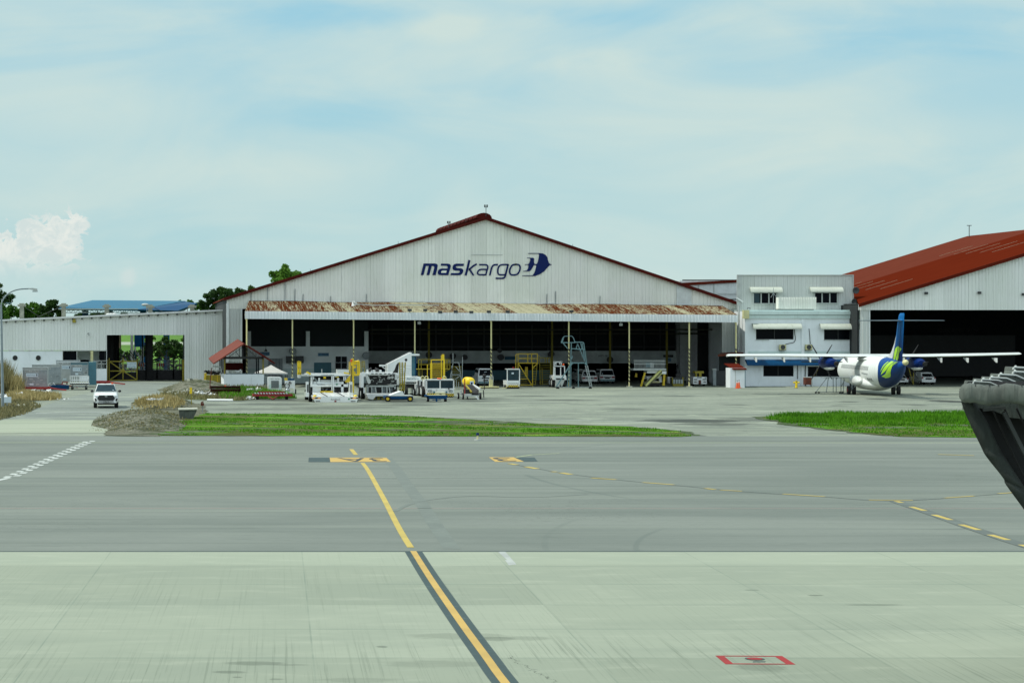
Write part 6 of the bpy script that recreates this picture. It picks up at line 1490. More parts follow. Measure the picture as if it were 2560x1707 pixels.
# white canopy tent
fr = Fr(500, 840, 9.8, 1760, 1250, 240)
t = thing('canopy_tent', 'white pop up canopy tent right of the shelter', 'tent', fr.loc)
a = 1.72; ze = fr.z(905); zb = fr.z(940); zp = fr.z(715); mb = MB(); cxm = 0.0
n = 8
for sgn in range(4):
    c, s_ = [(1, 0), (0, 1), (-1, 0), (0, -1)][sgn]
    def rot(x, y): return (x * c - y * s_, x * s_ + y * c)
    rows = []
    for j in range(n + 1):
        f = j / n; hw = a * (1 - f) ** 1.0 + .02; z = ze + (zp - ze) * (f ** 1.25 * .85 + f * .15)
        rows.append([(*rot(hw * u, -hw), z) for u in (-1, -.5, 0, .5, 1)])
    for r0, r1 in zip(rows, rows[1:]): mb.add(r0 + r1, [(i, i + 1, 6 + i, 5 + i) for i in range(4)])
    mb.add([(*rot(-a, -a), ze), (*rot(a, -a), ze), (*rot(a, -a), zb), (*rot(-a, -a), zb)], [(3, 2, 1, 0)])
mb.v = [(x * 1.0, y + a, z) for x, y, z in mb.v]; mb.build('canopy', 'tarp_white', t)
for x, y in ((-a + .05, .05), (a - .05, .05), (-a + .05, 2 * a - .05), (a - .05, 2 * a - .05)): lbox('leg', 'dark_grey', t, (x - .03, x + .03, y - .03, y + .03, 0, ze))
# ground power unit, heater cart, roller dolly
fr = Fr(500, 840, 9.8, 1860, 1400)
t = thing('power_unit', 'boxy white ground power unit with louvred front on the red dolly', 'power unit', fr.loc)
mb = MB(); mb.loft([sect(0, [(fr.x(1680), fr.z(1340)), (fr.x(2000), fr.z(1340)), (fr.x(2000), fr.z(1030)), (fr.x(1980), fr.z(1005)), (fr.x(1690), fr.z(1005)), (fr.x(1680), fr.z(1030))]), sect(2.4, [(fr.x(1680), fr.z(1340)), (fr.x(2000), fr.z(1340)), (fr.x(2000), fr.z(1030)), (fr.x(1980), fr.z(1005)), (fr.x(1690), fr.z(1005)), (fr.x(1680), fr.z(1030))])], smooth=False); mb.build('housing', 'vehicle_white', t)
lbox('lower_band', 'sign_blue' if 0 else 'pale_teal', t, (fr.x(1690), fr.x(1745), -.02, -.003, fr.z(1325), fr.z(1180)), (fr.x(1935), fr.x(1995), -.02, -.003, fr.z(1325), fr.z(1180)))
g_ = lbox('grille', 'dark_grey', t, (fr.x(1745), fr.x(1930), -.03, -.004, fr.z(1270), fr.z(1090)))
lbox('slat', 'grey_paint', g_, *[(fr.x(1750), fr.x(1925), -.05, -.03, fr.z(1100 + k * 22), fr.z(1090 + k * 22)) for k in range(8)])
text_mesh('GPU 140704-1', fr.x(1735), fr.x(1965), fr.z(1062), fr.z(1038), -.01, 'lettering', 'ink_dark', t)
lbox('chassis', 'black_metal', t, (fr.x(1685), fr.x(1995), .1, 2.3, fr.z(1375), fr.z(1340)))
lbox('side_panel', 'light_grey', t, (fr.x(2000) + .003, fr.x(2000) + .03, .2, 2.2, fr.z(1320), fr.z(1050)))
wheels(t, [(fr.x(1710), .6), (fr.x(1970), .6)], .22, .14)
fr = Fr(500, 840, 9.8, 2200, 1420)
t = thing('heater_cart', 'white service cart with hoses and blue tray right of the power unit', 'cart', fr.loc)
lbox('body', 'vehicle_white', t, (fr.x(2105), fr.x(2325), .4, 2, fr.z(1280), fr.z(1090)))
lbox('frame', 'vehicle_white', t, (fr.x(2300), fr.x(2325), 0, .1, .3, fr.z(1090)), (fr.x(2080), fr.x(2325), 0, .1, fr.z(1390), fr.z(1360)), (fr.x(2080), fr.x(2325), .1, 2, fr.z(1385), fr.z(1365)))
mb = MB()
for q in (((2120, 1150), (2090, 1180), (2085, 1240), (2110, 1290)), ((2150, 1170), (2190, 1200), (2180, 1250), (2140, 1290)), ((2230, 1130), (2190, 1120), (2190, 1160), (2240, 1150))): mb.path([fr.p(*p, .3) for p in smooth(list(q), 4)], .04)
mb.build('hose', 'black_rubber', t)
lbox('blue_tray', 'blue_paint', t, (fr.x(2165), fr.x(2315), .5, 1.6, fr.z(1085), fr.z(1045))); lbox('yellow_box', 'yellow_paint', t, (fr.x(2090), fr.x(2150), .5, 1.4, fr.z(1085), fr.z(1035)))
mb = MB(); mb.ball((fr.x(2150), .3, fr.z(1330)), .25, .2, .2); mb.build('canister', 'steel', t); wheels(t, [(fr.x(2345), .3), (fr.x(2120), 1.5)], .24, .12)
X, Y = gp(668, 996)
mb = MB()
for k in range(9): mb.bar((k * .13, 0, 0), (k * .13, 0, 1.3), .04)
mb.bar((0, 0, 1.3), (1.1, 0, 1.3), .06); mb.bar((0, 0, .2), (1.1, 0, .2), .06); o = mb.build('cage_panel', 'grey_paint', label='grey barred panel between the shelter wall and power unit', cat='panel'); o.location = (wx(660, 225), 225, 0)
fr = Fr(500, 840, 9.8, 1785, 1560)
t = thing('roller_dolly', 'long red roller dolly with a pale V shaped tow bar', 'dolly', fr.loc)
lbox('frame', 'red_paint', t, (fr.x(1300), fr.x(2270), 0, .12, fr.z(1475), fr.z(1415)), (fr.x(1450), fr.x(2110), 2.0, 2.12, fr.z(1440), fr.z(1370)), (fr.x(1300), fr.x(1320), .12, 2, fr.z(1470), fr.z(1425)), (fr.x(2230), fr.x(2260), .12, 2, fr.z(1470), fr.z(1425)), (fr.x(1330), fr.x(2230), .12, 2.0, fr.z(1470), fr.z(1450)))
for k in range(12): mb = MB(); X_ = fr.x(1370 + k * 70); mb.tube((X_, .1, fr.z(1425)), (X_, 1.95, fr.z(1412)), .055, n=8); mb.ball((X_, -.01, fr.z(1412)), .06, .06, .06, 8, 6); mb.build('roller', 'steel', t)
mb = MB(); fr.bar(mb, (1670, 1475), (1790, 1545), .09, -.05, -.9); fr.bar(mb, (1905, 1475), (1790, 1545), .09, -.05, -.9); mb.ball(fr.p(1790, 1545, -.95), .1); mb.build('tow_bar', 'roof_pink', t)
wheels(t, [(fr.x(1420), .4), (fr.x(2140), .4), (fr.x(1420), 1.8), (fr.x(2140), 1.8)], .24, .18, 'rust')

# ---------------------------------------------------------------- cargo loaders
fr = Fr(700, 860, 7.84, 1060, 1140)
t = thing('container_loader', 'white scissor cargo loader with yellow control mast, front deck down', 'cargo loader', fr.loc)
def FB(name, mat, *bs, par=None): return bx(fr, name, mat, par or t, *bs)
mb = MB(); zf, zr = fr.z(1030), fr.z(968)
mb.add([(fr.x(640), 0, fr.z(1075)), (fr.x(1528), 0, fr.z(1075)), (fr.x(1528), 0, zf), (fr.x(640), 0, zf), (fr.x(590), 3, fr.z(1000)), (fr.x(1450), 3, fr.z(1000)), (fr.x(1450), 3, zr), (fr.x(590), 3, zr)], [(0, 1, 2, 3), (3, 2, 6, 7), (1, 5, 6, 2), (0, 3, 7, 4), (5, 4, 7, 6), (0, 4, 5, 1)]); dk = mb.build('front_deck', 'vehicle_white', t)
mb = MB(); mb.prism([(fr.x(650), fr.z(1072)), (fr.x(1528), fr.z(1072)), (fr.x(1500), fr.z(1138)), (fr.x(690), fr.z(1138))], -.03, .4); sk_ = mb.build('front_skirt', 'vehicle_white', t)
lbox('hazard_panel', 'hazard_orange', dk, (fr.x(638), fr.x(800), -.02, -.004, fr.z(1076), fr.z(1044))); lbox('hazard_panel', 'hazard_orange', dk, (fr.x(1380), fr.x(1530), -.02, -.004, fr.z(1076), fr.z(1044)))
text_mesh('AeroDarat', fr.x(995), fr.x(1175), fr.z(1096), fr.z(1066), -.06, 'lettering', 'ink_dark', dk)
lbox('slot', 'dark_grey', sk_, *[(fr.x(a), fr.x(a + 16), -.05, -.03, fr.z(1128), fr.z(1108)) for a in (700, 722, 744, 768, 1390, 1412, 1436, 1460)]); lbox('tail_lamp', 'red_lens', sk_, (fr.x(1065), fr.x(1105), -.05, -.03, fr.z(1132), fr.z(1106)))
mb = MB(); mb.tube((fr.x(1350), -.06, fr.z(1074)), (fr.x(1350), -.03, fr.z(1074)), .07, n=14); mb.build('badge', 'green_badge', sk_)
for a in (790, 860, 940, 1130, 1190, 1310): mb = MB(); mb.bar((fr.x(a - 20), 2.9, zr + .015), (fr.x(a + 70), .05, zf + .015), .10, .03); mb.build('deck_rail', 'dark_grey' if a in (860, 1190) else 'light_grey', dk)
lbox('deck_edge', 'yellow_bright', dk, (fr.x(838), fr.x(1092), 2.9, 3.1, fr.z(962), fr.z(942)))
for c in (685, 1482): mb = MB(); mb.ball((fr.x(c), .15, fr.z(1022)), .16, .16, .12, 10, 6); mb.build('corner_guide', 'yellow_bright', dk)
mb = MB(); mb.bar((fr.x(1390), 2.9, zr + .03), (fr.x(1470), .5, zf + .05), .08, .04); mb.build('deck_edge', 'yellow_bright', dk)
# side arms
for a, b in ((512, 560), (1368, 1420)): FB('side_post', 'vehicle_white', (a, 740, b, 960, 1.0, 1.6), (a - 4, 950, b + 10, 1035, .4, 2.5)); 
FB('side_ram', 'dark_grey', (530, 795, 556, 960, .95, .99), (1380, 795, 1404, 960, .95, .99))
# mid frame
FB('mid_beam', 'vehicle_white', (600, 786, 1340, 838, 3.2, 3.5), (640, 835, 800, 960, 3.3, 3.6), (1200, 740, 1245, 960, 3.2, 3.5), (600, 640, 640, 790, 3.3, 3.5), (1315, 640, 1345, 800, 3.3, 3.5))
text_mesh('AeroDarat', fr.x(775), fr.x(945), fr.z(822), fr.z(796), 3.19, 'lettering', 'ink_dark', t)
mb = MB(); mb.tube((fr.x(1175), 3.17, fr.z(808)), (fr.x(1175), 3.2, fr.z(808)), .07, n=14); mb.build('badge', 'green_badge', t)
FB('centre_post', 'vehicle_white', (1008, 600, 1028, 960, 3.1, 3.19), (1040, 600, 1058, 960, 3.1, 3.19))
FB('machinery_bay', 'black_metal', (600, 845, 1340, 965, 3.7, 7.5), (620, 650, 1300, 780, 4.0, 7.5))
mb = MB(); rnd = random.Random(21)
for _ in range(16): cx, cy = rnd.uniform(820, 1290), rnd.uniform(850, 950); fr.bar(mb, (cx, cy), (cx + rnd.uniform(-40, 40), cy + rnd.uniform(-35, 35)), rnd.uniform(.03, .12), 3.66)
mb.build('hydraulics', 'grey_paint', t)
FB('scissor_tray', 'vehicle_white', (720, 740, 1195, 782, 3.3, 3.9), (750, 660, 785, 740, 3.4, 3.6), (1120, 660, 1160, 740, 3.4, 3.6), (790, 705, 1110, 730, 3.5, 3.8), (655, 730, 715, 790, 3.4, 3.7), (1195, 740, 1240, 790, 3.6, 3.8))
mb = MB(); fr.bar(mb, (640, 640), (780, 775), .14, 3.6); fr.bar(mb, (1310, 640), (1170, 775), .14, 3.6); mb.build('scissor_arm', 'grey_paint', t)
FB('mechanism', 'yellow_bright', (855, 640, 900, 675, 3.3, 3.6), (1090, 640, 1150, 656, 3.3, 3.6))
# upper deck
mb = MB(); z1, z2 = fr.z(602), fr.z(640)
mb.add([(fr.x(575), 3.1, z2), (fr.x(1360), 3.1, z2), (fr.x(1360), 3.1, z1), (fr.x(575), 3.1, z1), (fr.x(600), 8, z2 - .05), (fr.x(1340), 8, z2 - .05), (fr.x(1340), 8, z1 - .02), (fr.x(600), 8, z1 - .02)], [(0, 1, 2, 3), (3, 2, 6, 7), (1, 5, 6, 2), (0, 3, 7, 4), (5, 4, 7, 6), (0, 4, 5, 1)]); mb.build('upper_deck', 'vehicle_white', t)
FB('deck_roller', 'grey_paint', (805, 602, 1010, 612, 3.0, 3.09), (1060, 628, 1110, 644, 3.0, 3.09)); FB('deck_slot', 'dark_grey', (905, 602, 935, 610, 2.97, 3.0), (1180, 690, 1290, 720, 3.3, 3.35))
FB('inner_leg', 'vehicle_white', (615, 640, 632, 700, 3.1, 3.3), (648, 640, 662, 700, 3.1, 3.3), (1245, 640, 1262, 720, 3.1, 3.3), (1280, 640, 1296, 720, 3.1, 3.3))
FB('left_catwalk', 'light_grey', (410, 600, 600, 632, 3.5, 5.0), (362, 600, 410, 665, 3.4, 5.0)); FB('right_catwalk', 'light_grey', (1370, 606, 1560, 632, 3.5, 5.0))
mb = MB()
for a, b in (((350, 340), (350, 600)), ((403, 350), (403, 600)), ((350, 340), (403, 350)), ((350, 460), (403, 470)), ((375, 345), (375, 460)), ((370, 470), (370, 590))): fr.bar(mb, a, b, .10, 3.5)
fr.box(mb, 355, 380, 400, 455, 3.52, 3.56); fr.box(mb, 362, 560, 405, 600, 3.45, 3.5)
mb.build('guard_panel', 'yellow_bright', t)
mb = MB(); fr.bar(mb, (525, 545), (600, 590), .14, 3.1); fr.bar(mb, (525, 545), (525, 570), .1, 3.1); fr.bar(mb, (1250, 560), (1360, 580), .12, 3.1); mb.build('side_guide', 'yellow_bright', t)
FB('mast', 'yellow_bright', (1415, 285, 1448, 960, 3.2, 3.4), (1385, 350, 1412, 620, 3.25, 3.4), (1352, 345, 1366, 540, 3.3, 3.4), (1450, 350, 1500, 410, 3.3, 3.6), (1405, 285, 1448, 300, 3.1, 3.5), (1452, 430, 1490, 470, 3.3, 3.5), (1450, 540, 1480, 600, 3.3, 3.4))
mb = MB(); P = [fr.p(*q, 3.3) for q in smooth([(1455, 345), (1520, 340), (1550, 350), (1553, 560), (1540, 600), (1450, 604)], 4)]; mb.path(P, .09, 6); P = [fr.p(*q, 3.3) for q in ((1520, 345), (1520, 600))]; mb.path(P, .06); mb.build('cage', 'yellow_bright', t)
mb = MB(); mb.prism([(fr.x(1330), fr.z(745)), (fr.x(1440), fr.z(620)), (fr.x(1440), fr.z(770)), (fr.x(1350), fr.z(770))], 3.1, 3.2); mb.build('mast_bracket', 'yellow_paint', t)
mb = MB(); fr.bar(mb, (1395, 300), (1400, 350), .15, 3.15); mb.build('beacon', 'orange_paint', t)
mb = MB(); fr.bar(mb, (820, 490), (820, 570), .05, 5); fr.bar(mb, (1532, 300), (1532, 350), .05, 3.3); mb.build('rod', 'light_grey', t)
FB('cable_run', 'dark_grey', (1398, 420, 1412, 960, 3.1, 3.19)); wheels(t, [(fr.x(620), 1.5), (fr.x(1300), 4.5), (fr.x(620), 6.5), (fr.x(1300), 6.5)], .45, .3)
# small dark skid behind the loader, and white box
fr2 = Fr(700, 860, 7.84, 1240, 640, 205)
t2 = thing('white_cabinet', 'white cabinet behind the yellow mast of the loader', 'cabinet', (fr2.X, 205, 0)); mb = MB(); fr2.box(mb, 1130, 500, 1350, 620, 0, 2); mb.build('body', 'vehicle_white', t2); lbox('leg', 'dark_grey', t2, (fr2.x(1140), fr2.x(1340), .1, 1.9, 0, fr2.z(620))); lbox('lid', 'dark_grey', t2, (fr2.x(1130), fr2.x(1350), 0, 2, fr2.z(500), fr2.z(490)))

# second loader
fr = Fr(700, 860, 7.84, 1900, 1075, 195)
t = thing('open_loader', 'white cargo loader with exposed dark machinery, right of the first', 'cargo loader', fr.loc)
FB('side_plate', 'vehicle_white', (1580, 560, 1640, 850, 0, 1.2), (1640, 560, 1680, 640, 0, .6), (1635, 850, 1665, 960, .2, .8), (2250, 600, 2300, 700, 1.0, 2.2))
mb = MB(); fr.poly(mb, [(1680, 600), (1720, 610), (1780, 730), (1770, 775), (1730, 775), (1690, 680)], -.1, .4); mb.build('side_arm', 'light_grey', t)
FB('upper_deck', 'vehicle_white', (1680, 565, 2300, 590, 0, 4), (1720, 590, 2150, 612, .2, 3.6))
FB('deck_roller', 'dark_grey', *[(a, 572, a + 46, 588, -.04, -.005) for a in (1790, 1870, 1950, 2040, 2120, 2200)])
FB('machinery_bay', 'black_metal', (1760, 612, 2290, 790, 1.5, 5), (1740, 840, 2240, 970, 1.6, 4))
mb = MB(); rnd = random.Random(22)
for _ in range(30): cx, cy = rnd.uniform(1780, 2280), rnd.uniform(620, 770); fr.bar(mb, (cx, cy), (cx + rnd.uniform(-60, 60), cy + rnd.uniform(-25, 25)), rnd.uniform(.03, .10), 1.35)
mb.build('hydraulics', 'light_grey', t)
mb = MB()
for cx, cy in ((2140, 655), (2200, 650), (2300, 640)): mb.ball(fr.p(cx, cy, 1.2), .15)
mb.build('lamp', 'tarp_white', t)
FB('lower_frame', 'light_grey', (1720, 810, 2260, 840, 1.0, 1.2), (1700, 800, 1735, 980, 1, 1.3), (2240, 800, 2268, 980, 1, 1.3))
mb = MB()
for a, b in (((1795, 840), (1800, 975)), ((1870, 845), (1885, 975)), ((2002, 845), (2002, 975)), ((2140, 845), (2155, 975)), ((2095, 840), (2095, 975))): fr.bar(mb, a, b, .10, 1.0)
mb.build('strut', 'light_grey', t)
FB('panel', 'grey_paint', (1800, 850, 1860, 970, 1.3, 1.4), (2010, 850, 2070, 970, 1.3, 1.4), (2160, 850, 2230, 970, 1.3, 1.4))
mb = MB(); a0 = fr.z(1050); fr.poly(mb, [(1700, 985), (1760, 975), (2350, 978), (2350, 1012), (1880, 1020), (1820, 1090), (1730, 1070)], -2.0, .9); mb.build('front_deck', 'vehicle_white', t)
FB('deck_edge', 'yellow_bright', (1735, 970, 1830, 982, .5, .9)); FB('chassis', 'yellow_old', (1830, 1022, 2080, 1090, -1.6, .5)); FB('hose', 'dark_grey', (1880, 1035, 1905, 1085, -1.65, -1.6), (1960, 1035, 1990, 1085, -1.65, -1.6))
FB('buffer', 'black_rubber', (1548, 850, 1600, 920, .2, .6)); wheels(t, [(fr.x(1640), 1.0), (fr.x(2280), 1.5), (fr.x(1640), 3.4)], .6, .35)
mb = MB()
for a, b in (((1605, 340), (1600, 555)), ((1660, 340), (1660, 555)), ((1605, 340), (1660, 340)), ((1600, 445), (1660, 445)), ((1630, 345), (1625, 440))): fr.bar(mb, a, b, .06, .5)
mb.build('guard_rail', 'yellow_old', t)
mb = MB()
for cx, cy, r in ((1720, 515, .18), (1850, 530, .2), (1970, 528, .18), (1800, 530, .14)): fr.box(mb, cx - r * 100, cy - r * 120, cx + r * 110, 562, 1.8, 2.2)
mb.build('deck_gear', 'vehicle_white', t)
mb = MB()
for cx, cy, r in ((1760, 505, .14), (1905, 510, .17), (1880, 480, .1), (1780, 480, .1)): mb.ball(fr.p(cx, cy, 1.7), r)
mb.build('deck_motor', 'black_metal', t)
# yellow ladder tower in front of the stairs
fr = Fr(980, 860, 7.84, 200, 950, 196)
t = thing('ladder_tower', 'narrow yellow lattice ladder tower with small siren on top', 'ladder', fr.loc)
mb = MB()
for cx, c2 in ((150, 160), (200, 205), (262, 235)): fr.bar(mb, (cx, 355), (c2, 920), .10); fr.bar(mb, (cx, 360), (c2, 920), .07, 1.0)
mb.build('stile', 'yellow_old', t)
for k in range(16): mb = MB(); cy = 380 + k * 35; fr.bar(mb, (152 + k * .6, cy), (260 - k * 1.6, cy), .05, .3); mb.build('rung', 'yellow_old', t)
FB('yellow_panel', 'yellow_paint', (148, 780, 240, 800, -.05, .3), (148, 890, 240, 915, -.05, .3)); FB('white_panel', 'vehicle_white', (228, 470, 252, 555, -.05, 0))
mb = MB(); fr.bar(mb, (275, 350), (275, 318), .05); mb.ball(fr.p(275, 308), .13); mb.build('siren', 'black_metal', t)
mb = MB(); mb.prism([(fr.x(10), fr.z(570)), (fr.x(60), fr.z(500)), (fr.x(90), fr.z(410)), (fr.x(130), fr.z(360)), (fr.x(140), fr.z(380)), (fr.x(120), fr.z(560)), (fr.x(60), fr.z(600))], .1, .4); mb.build('black_cover', 'black_rubber', t)

# covered stairs
fr = Fr(980, 860, 7.84, 300, 880, 209)
t = thing('covered_stairs', 'white covered boarding stairs with sloping side and teal rear face', 'boarding stairs', fr.loc)
mb = MB(); fr.poly(mb, [(-330, 420), (-80, 400), (384, 165), (384, 800), (-60, 800), (-90, 600), (-200, 560)][1:6] , 0, 2.2); mb.build('side_panel', 'vehicle_white', t)
FB('panel_seam', 'light_grey', *[(110, cy, 384, cy + 5, -.03, -.003) for cy in (420, 480, 520, 560, 600)])
FB('rear_face', 'teal_paint', (386, 190, 458, 640, .2, 2.2)); FB('rear_face_edge', 'blue_paint', (455, 240, 472, 640, .1, .2)); FB('hood', 'vehicle_white', (386, 195, 540, 228, -.1, 2.3))
mb = MB(); fr.bar(mb, (-250, 420), (-120, 420), .18, 1); fr.bar(mb, (-190, 445), (-110, 500), .08, 1); mb.build('hood_arm', 'vehicle_white', t)
fr = Fr(980, 860, 7.84, 415, 880, 206)
t = thing('stairs_truck', 'white truck body lettered AeroDarat under the covered stairs', 'truck', fr.loc)
FB('body', 'vehicle_white', (268, 642, 565, 740, 0, 3)); FB('lower_trim', 'dark_grey', (285, 748, 400, 768, -.02, .5), (425, 748, 500, 768, -.02, .5)); text_mesh('AeroDarat', fr.x(292), fr.x(530), fr.z(694), fr.z(660), -.01, 'lettering', 'ink_teal', t)
FB('frame', 'light_grey', (268, 770, 500, 782, 0, 2.8)); FB('chassis', 'black_metal', (275, 790, 480, 860, .4, 3)); wheels(t, [(fr.x(290), .6), (fr.x(450), .6), (fr.x(290), 2.4)], .42, .28)
# blue flat dolly with tarpaulin
fr = Fr(700, 860, 7.84, 2330, 1130)
t = thing('blue_dolly', 'low blue flat dolly with yellow wheels and white cover in front of the open loader', 'dolly', fr.loc)
FB('bed', 'blue_paint', (2070, 1020, 2610, 1072, 0, 2.0)); FB('deck_plate', 'light_grey', (2150, 1008, 2610, 1020, .0, 2.0))
mb = MB(); mb.loft([[(fr.x(cx), y, fr.z(cy) - (.0 if y in (.3, 1.7) else -.05)) for y in (.1, .3, 1, 1.7, 1.9)] + [(fr.x(cx), 1.9, fr.z(1012)), (fr.x(cx), .1, fr.z(1012))] for cx, cy in ((2180, 1008), (2240, 985), (2310, 960), (2380, 935), (2410, 945), (2440, 1000), (2450, 1008))], smooth=False); mb.build('cover', 'tarp_white', t)
for cx in (2110, 2548): mb = MB(); mb.tube((fr.x(cx), -.1, .25), (fr.x(cx), .1, .25), .26, n=18); w_ = mb.build('wheel', 'black_rubber', t); mb = MB(); mb.tube((fr.x(cx), -.13, .25), (fr.x(cx), -.1, .25), .13, n=12); mb.build('hub', 'yellow_paint', w_)
FB('underframe', 'black_metal', (2120, 1072, 2540, 1095, .3, 1.8))

# pushback tractors
def tug(label, c0, Y=None, front=True):
    fr = Fr(980, 860, 7.84, (c0 + c0 + 540) / 2, 1040, Y); return fr
fr = Fr(980, 860, 7.84, 950, 1045)
t = thing('pushback_tractor', 'low white aircraft tractor with two wide windscreens and hazard stripes', 'aircraft tractor', fr.loc, 'pushback tractors')
P = lambda c, d: fr.x(c)
mb = MB(); mb.loft([sect(0, [(fr.x(690), fr.z(985)), (fr.x(1215), fr.z(985)), (fr.x(1215), fr.z(880)), (fr.x(680), fr.z(880))]), sect(1.5, [(fr.x(640), fr.z(1000)), (fr.x(1215), fr.z(1000)), (fr.x(1215), fr.z(870)), (fr.x(640), fr.z(870))]), sect(5, [(fr.x(640), fr.z(1000)), (fr.x(1215), fr.z(1000)), (fr.x(1215), fr.z(870)), (fr.x(640), fr.z(870))])], smooth=False); mb.build('body', 'vehicle_white', t)
FB('cab_roof', 'vehicle_white', (655, 690, 1222, 712, .1, 2.2)); 
mb = MB(); fr.box(mb, 660, 700, 690, 880, .1, .22); fr.box(mb, 932, 700, 955, 880, .1, .22); fr.box(mb, 1198, 700, 1222, 880, .1, .22); fr.box(mb, 660, 866, 1222, 882, .05, .2)
mb.build('cab_frame', 'vehicle_white', t); mb = MB(); fr.box(mb, 640, 690, 662, 985, 0.6, 2.2); mb.build('door', 'vehicle_white', t)
FB('windscreen', 'glass_blue', (690, 714, 932, 866, .16, .19)); FB('windscreen', 'glass_blue', (955, 714, 1198, 866, .16, .19)); FB('cab_interior', 'dark_grey', (690, 714, 1198, 866, 1.6, 1.8))
FB('seat', 'black_metal', (760, 780, 830, 866, 1.0, 1.2), (1040, 780, 1110, 866, 1.0, 1.2))
for a in (716, 1118): o = FB('headlight_panel', 'dark_grey', (a, 900, a + 66, 938, -.04, -.002)); lbox('lamp', 'lamp_lens', o, (fr.x(a + 8), fr.x(a + 28), -.06, -.04, fr.z(932), fr.z(908)), (fr.x(a + 38), fr.x(a + 58), -.06, -.04, fr.z(932), fr.z(908)))
for a in (825, 1065): mb = MB(); mb.tube((fr.x(a), -.05, fr.z(940)), (fr.x(a), 0, fr.z(940)), .09, n=14); mb.build('round_mark', 'teal_paint', t)
mb = MB(); fr.box(mb, 685, 962, 850, 998, -.06, .0); mb.build('hazard_panel', 'hazard_yellow', t); mb = MB(); fr.box(mb, 1050, 968, 1215, 1022, -.06, .0); mb.build('hazard_panel', 'hazard_yellow', t)
FB('tow_hitch', 'cream_paint', (860, 955, 1045, 1012, -.3, 0)); FB('hitch_pin', 'dark_grey', (930, 975, 970, 996, -.36, -.3))
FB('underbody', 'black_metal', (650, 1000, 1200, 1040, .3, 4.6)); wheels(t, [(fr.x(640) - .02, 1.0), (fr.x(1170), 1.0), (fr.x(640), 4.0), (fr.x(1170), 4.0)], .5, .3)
for a in (600, 678, 1028): mb = MB(); N = 14; C0 = Vector(fr.p(a, 662, .8)); mb.path([C0 + Vector((.15 * math.cos(2 * math.pi * i / N), 0, .15 * math.sin(2 * math.pi * i / N))) for i in range(N + 1)], .04, 5); mb.bar(C0 + Vector((0, 0, -.15)), C0 + Vector((0, 0, -.32)), .05); mb.build('lifting_eye', 'cream_paint', t)
FB('beacon', 'orange_paint', (893, 662, 970, 690, .6, .9))
mb = MB(); fr.bar(mb, (880, 860), (878, 930), .04, -.05); mb.build('wiper', 'light_grey', t); FB('mirror', 'black_metal', (1105, 862, 1128, 884, -.1, 0))
fr = Fr(980, 860, 7.84, 560, 1020)
t = thing('pushback_tractor', 'white aircraft tractor mostly hidden behind the windscreened one', 'aircraft tractor', fr.loc, 'pushback tractors')
FB('body', 'vehicle_white', (462, 790, 640, 985, 1.0, 5)); FB('cab', 'vehicle_white', (500, 700, 640, 790, 1.0, 3)); FB('door_opening', 'black_metal', (500, 715, 524, 1000, .93, .99)); FB('door_opening', 'black_metal', (568, 730, 604, 1010, .90, .97)); FB('side_window', 'glass_blue', (612, 730, 638, 850, .93, .99)); FB('door_edge', 'light_grey', (470, 792, 482, 980, .94, .99), (530, 700, 560, 1000, .88, .93))
FB('underbody', 'black_metal', (440, 985, 640, 1018, 1.2, 4.8)); wheels(t, [(fr.x(480), 1.3), (fr.x(620), 1.3)], .35, .25)
fr = Fr(980, 860, 7.84, 880, 1130)
t = thing('tow_dolly', 'small blue dolly parked nose to nose with the windscreened tractor', 'dolly', fr.loc)
FB('bed', 'blue_paint', (665, 1005, 1090, 1030, 0, 1.2), (720, 1030, 1075, 1075, 0, 1.0)); FB('deck_plate', 'cream_paint', (720, 1000, 1060, 1008, .1, 1.0)); mb = MB(); fr.bar(mb, (870, 1060), (875, 1130), .14, -.05); fr.bar(mb, (790, 1095), (960, 1088), .06, -.02); mb.build('tow_bar', 'blue_paint', t)
wheels(t, [(fr.x(712), .3), (fr.x(1055), .3)], .22, .2)

# yellow access stairs behind the tractors
fr = Fr(980, 860, 7.84, 830, 880, 226)
t = thing('yellow_stairs', 'bright yellow access stairs with side platform behind the tractors', 'access stairs', fr.loc)
mb = MB(); fr.bar(mb, (770, 375), (770, 860), .18); fr.bar(mb, (1020, 310), (1020, 860), .18); fr.bar(mb, (770, 310), (770, 380), .09); fr.bar(mb, (770, 310), (1020, 310), .09); fr.bar(mb, (1000, 200), (1005, 320), .22); fr.bar(mb, (967, 220), (967, 860), .07, -.1); fr.bar(mb, (693, 400), (693, 860), .06, -.1); mb.build('stile', 'yellow_bright', t)
for k in range(13): mb = MB(); fr.box(mb, 785, 375 + k * 38, 1008, 390 + k * 38, .3 + (12 - k) * .0, .7); mb.build('tread', 'yellow_paint', t)
FB('riser_panel', 'yellow_old', (785, 385, 1008, 480, 1.0, 1.1))
mb = MB()
for a, b in (((520, 302), (1135, 302)), ((520, 400), (770, 400)), ((1030, 400), (1135, 400)), ((490, 490), (770, 490)), ((1030, 490), (1135, 490)), ((1135, 302), (1135, 490)), ((1090, 302), (1090, 490)), ((1065, 302), (1065, 490)), ((520, 302), (520, 620)), ((572, 302), (572, 490)), ((590, 490), (590, 860)), ((545, 490), (545, 860)), ((1130, 490), (1040, 540))): fr.bar(mb, a, b, .06, 1.2)
mb.build('platform_rail', 'yellow_old', t)
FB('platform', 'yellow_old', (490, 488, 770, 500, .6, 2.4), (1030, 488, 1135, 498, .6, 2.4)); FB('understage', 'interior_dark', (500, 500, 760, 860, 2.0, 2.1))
fr = Fr(980, 860, 7.84, 1270, 860, 229)
t = thing('metal_steps', 'tall thin metal steps with yellow treads and cage top', 'access stairs', fr.loc)
mb = MB()
